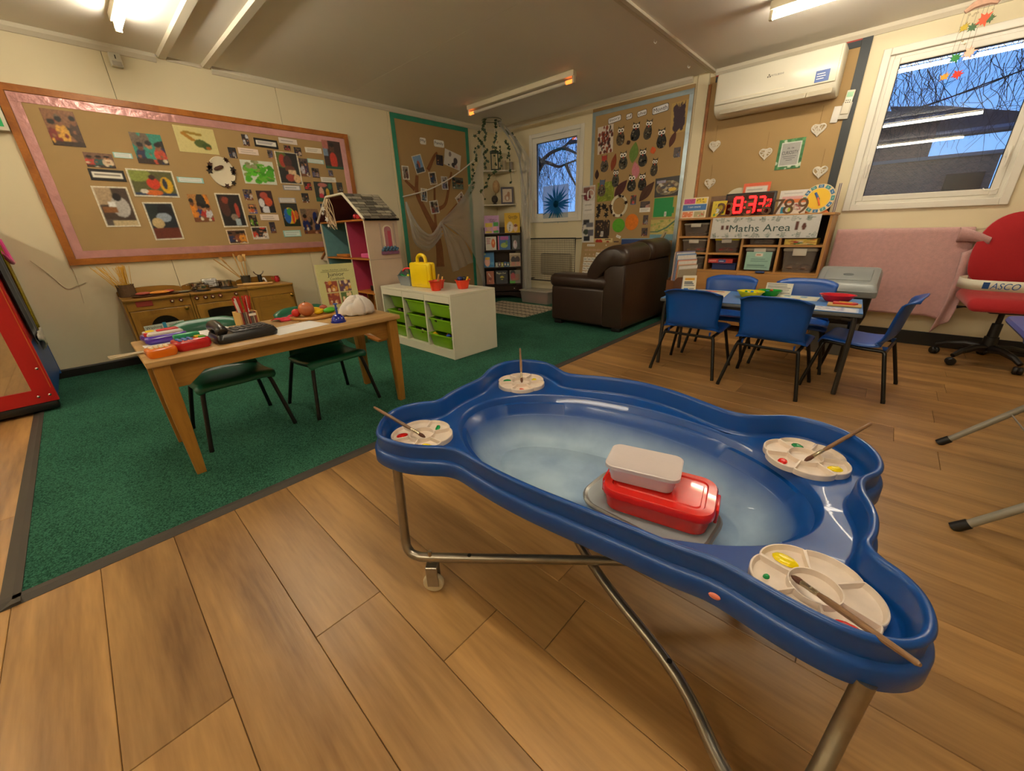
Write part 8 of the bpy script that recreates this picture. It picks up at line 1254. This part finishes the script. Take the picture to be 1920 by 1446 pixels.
mIvy = M('ivy_leaf', '2c4424', .55, var=.3, scale=50); mStem = M('ivy_stem', '2a3a20', .7); lf = G(); s = .02; lf.prism([(0, s * .9), (s * .35, s * .35), (s * .95, s * .35), (s * .6, -.1 * s), (s * .55, -s * .7), (0, -s * .4), (-s * .55, -s * .7), (-s * .6, -.1 * s), (-s * .95, s * .35), (-s * .35, s * .35)], -.0008, .0008, 'xz'); LM = mesh_of(lf, 'leaf', mIvy, 0); random.seed(61)
lbs = ['short ivy strand hanging from the left of the canopy hoop', 'ivy strand hanging from the hoop in front of the dark lantern', 'long ivy strand sweeping down the left side of the net canopy', 'long ivy strand sweeping down the right side of the net canopy to the window', 'ivy strand hanging left of the dark lantern', 'ivy strand trailing from the upper to the lower corner shelf', 'ivy strand hanging over the candles on the corner shelf']
for st_, lb in zip(IVY, lbs):
    P = catmull(st_, 4); t = thing('ivy_strand', lb, 'ivy', P[0], 0, 'ivy strands on the canopy'); o0 = Vector(P[0]); obj('stem', G().tube([tuple(Vector(p) - o0) for p in P], .0022, 5), mStem, t); d_ = 0
    for k in range(len(P)):
        if random.random() < .62: o = obj('leaf', LM, None, t); o.location = Vector(P[k]) - o0 + Vector((random.uniform(-.02, .02), random.uniform(-.02, .005), random.uniform(-.015, .015))); o.rotation_euler = (random.uniform(-.6, .6), random.uniform(0, 6), random.uniform(.2, 1.3)); k_ = random.uniform(1.0, 1.6); o.scale = (k_, k_, k_)
for (p, lb) in (((.46, -.42, 2.18), 'small cream paper rose near the top of the canopy'), ((.15, -.70, 1.66), 'small cream paper rose at the left of the canopy')): t = thing('paper_rose', lb, 'paper rose', p, 0, 'paper roses on the canopy'); [obj('petal', G().at((0, 0, 0), .5 * k, .4 * k, 1.3 * k).sphere((.01, 0, 0), (.016, .012, .005), 8, 6), M('cream_rose', 'd8bc9a', .7), t) for k in range(5)]
# ================================================================== leaf mobile
mb = thing('leaf_mobile', 'autumn leaf mobile hanging in front of the large window', 'mobile', (4.86, -.36, CZ)); mSt_ = M('mobile_thread', '8a7a60', .7); obj('thread', G().cyl((0, 0, 0), (0, 0, -.10), .001, n=4), mSt_, mb); obj('bark_top', G().tube([(-.075, 0, -.15), (-.04, 0, -.125), (0, 0, -.118), (.04, 0, -.122), (.07, .0, -.14)], [.012, .022, .026, .022, .012], 8), M('birch_bark', 'b08a74', .7, var=.3, scale=40), mb); random.seed(71)
mL = lambda pts, s: [(s * r * math.cos(a), s * r * math.sin(a)) for a, r in pts]; MAP = [(i * 2 * PI / 18 + PI / 2, 1.0 if i % 4 == 0 else .72 if i % 2 == 0 else .5) for i in range(18)]
for (x, z, c, s) in ((-.055, -.235, 'a8902a', .03), (.03, -.215, 'd8563a', .045), (.055, -.22, '3a5a3a', .03), (-.015, -.245, '3a5a3a', .03), (-.05, -.40, '2f7a3a', .035), (.01, -.385, 'd8a890', .04), (-.075, -.50, 'c8862a', .032), (-.015, -.50, 'c8301f', .035)):
    obj('thread', G().cyl((x, 0, -.13), (x, 0, z), .0008, n=4), mSt_, mb); obj('felt_leaf', G().at((x, 0, z), rx=random.uniform(-.4, .4), ry=random.uniform(-1, 1), rz=random.uniform(-.5, .5)).prism(mL(MAP, s), -.0015, .0015, 'xz'), M('felt_' + c, c, .8), mb, 0)
for k in range(8): obj('bead', G().sphere((random.uniform(-.06, .06), 0, random.choice((-.17, -.18, -.31, -.33))), .006, 8, 6), M('mobile_bead', 'b8a888', .5), mb)
# ================================================================== outside the windows
o = struct(obj('ground_outside', G().box(-14, .2, -.42, 18, 30, -.4), M('dusk_grass', '2c3324', .9, var=.3, scale=2), ang=0), 'dim grass outside')
mBrick = bpy.data.materials.new('brown_brick'); mBrick.use_nodes = True; n_, l_, b_ = nodes_of(mBrick); bt = n_.new('ShaderNodeTexBrick'); tc = n_.new('ShaderNodeTexCoord'); mp = n_.new('ShaderNodeMapping'); mp.inputs['Rotation'].default_value = (PI / 2, 0, 0); l_.new(tc.outputs['Object'], mp.inputs[0]); l_.new(mp.outputs[0], bt.inputs[0]); bt.inputs['Scale'].default_value = 10; bt.inputs['Color1'].default_value = (*hx('7a5a4e'), 1); bt.inputs['Color2'].default_value = (*hx('5e463e'), 1); bt.inputs['Mortar'].default_value = (*hx('8a7c70'), 1); bt.inputs['Mortar Size'].default_value = .015; l_.new(bt.outputs[0], b_.inputs['Base Color']); b_.inputs['Roughness'].default_value = .9
mRoof = M('dark_roof_felt', '3a3c40', .7); mFas = M('grey_fascia', '6a6c70', .5)
h1 = thing('brick_building', 'brown brick building with an overhanging flat roof beyond the large window', 'building', (0, 9, -.4)); obj('wall', G().box(1.0, 0, 0, 4.93, 5, 3.5), mBrick, h1, 0); obj('post', G().box(6.25, .7, 0, 6.37, .82, 3.2), mFas, h1, 0); r_ = obj('roof', G().loft([[(1.0, y, 3.75), (3.0, y, 3.95), (4.95, y, 3.50), (4.95, y, 3.4), (1.0, y, 3.4)] for y in (-.3, 5.2)]), mRoof, h1, 0); obj('fascia', G().box(1.0, -.34, 3.38, 4.98, -.3, 3.5), mFas, r_, 0); r_ = obj('roof', G().loft([[(4.0, y, 3.95), (4.9, y, 3.80), (6.4, y, 3.40), (6.4, y, 3.2), (4.98, y, 3.2)] for y in (.6, 1.3)]), mRoof, h1, 0); obj('gutter', G().tube([(4.95, .55, 3.2), (6.45, .55, 3.2)], .07, 8), mFas, r_)
h2 = thing('garden_wall_building', 'low brick block in front of the larger building beyond the large window', 'building', (0, 7, -.4)); obj('wall', G().box(2.6, 0, 0, 5.86, 1.2, 2.48), mBrick, h2, 0); obj('coping', G().box(2.58, -.04, 2.481, 5.9, 1.24, 2.54), mFas, h2, 0); obj('window', G().box(5.25, -.02, 1.0, 5.75, .02, 2.2), M('dark_outside_window', '141c26', .15), h2, 0)
mTwig = M('bare_bark', '2a2722', .9)
def tree(name, label, trunk, limbs, boxes, n, seed, r0):
    random.seed(seed); t = thing(name, label, 'tree', (trunk[0][0], trunk[0][1], -.4)); O_ = Vector(t.location); obj('trunk', G().tube([tuple(Vector(p) - O_) for p in catmull(trunk, 4)], r0, 10), mTwig, t)
    for L in limbs: P = catmull(L, 5); obj('limb', G().tube([tuple(Vector(p) - O_) for p in P], [.045 - .032 * i / (len(P) - 1) for i in range(len(P))], 7), mTwig, t)
    g = G()
    for (x0, x1, y0, y1, z0, z1) in boxes:
        for k in range(n):
            p = Vector((random.uniform(x0, x1), random.uniform(y0, y1), random.uniform(z0 + (z1 - z0) * .4, z1))); pts = [p.copy()]; dx = random.uniform(-.25, .25)
            for q in range(7): p = p + Vector((dx * .3 + random.uniform(-.07, .07), random.uniform(-.03, .03), -random.uniform(.06, .2))); pts.append(p.copy())
            g.tube([tuple(q - O_) for q in pts], [.0045, .004, .0038, .0034, .003, .0026, .002, .0014], 4, cap=False)
            if k % 2: b = pts[3]; g.tube([tuple(b - O_), tuple(b - O_ + Vector((random.uniform(-.3, .3), 0, .05))), tuple(b - O_ + Vector((random.uniform(-.4, .4), 0, -.25)))], [.003, .0025, .0014], 4, cap=False)
    o = obj('twigs', g, mTwig, t); o['kind'] = 'stuff'
tree('weeping_tree', 'bare weeping tree with curved limbs outside the small window', [(-2.1, 3.3, -.4), (-2.0, 3.2, 1.2), (-1.8, 3.05, 2.2), (-1.57, 3.0, 2.5)], [[(-1.6, 3, 2.42), (-1.24, 3, 2.6), (-.9, 3, 2.66), (-.69, 3, 2.77), (-.4, 3, 2.9)], [(-1.6, 3, 2.5), (-1.28, 3, 2.41), (-1.01, 3, 2.31), (-.81, 3, 2.34), (-.3, 3, 2.42)], [(-.81, 3, 2.34), (-.71, 3, 2.15), (-.5, 3, 1.85)], [(-.73, 3, 2.73), (-.5, 3, 2.71), (-.2, 3, 2.6)], [(-.9, 3, 2.65), (-.73, 3, 2.59), (-.3, 3, 2.38)]], [(-2.2, .3, 2.8, 3.6, 1.3, 3.3)], 300, 3, .16)
tree('weeping_tree', 'bare weeping tree whose twigs hang across the top of the large window', [(7.6, 5.2, -.4), (7.5, 5.1, 2), (7.2, 5, 4.2), (6.6, 5, 5.2)], [[(6.9, 5, 4.6), (6.2, 5, 4.5), (5.4, 5, 4.1), (4.4, 5, 3.9)], [(6.9, 5, 4.4), (6.3, 4.9, 3.7), (5.9, 4.8, 3.2)]], [(3.4, 6.4, 4.6, 5.4, 1.9, 4.2)], 300, 5, .14)
wr_ = obj('overhead_cable', G().tube([(3.9, 6.5, 2.72), (4.93, 6.5, 3.0), (5.36, 6.5, 3.13), (6.2, 6.5, 3.35)], .012, 5).tube([(4.6, 6.6, 2.95), (5.3, 6.6, 3.10), (6.2, 6.6, 3.42)], .010, 5), M('black_cable', '15171a', .6)); tag(wr_, 'pair of black overhead cables crossing outside the large window', 'cable')
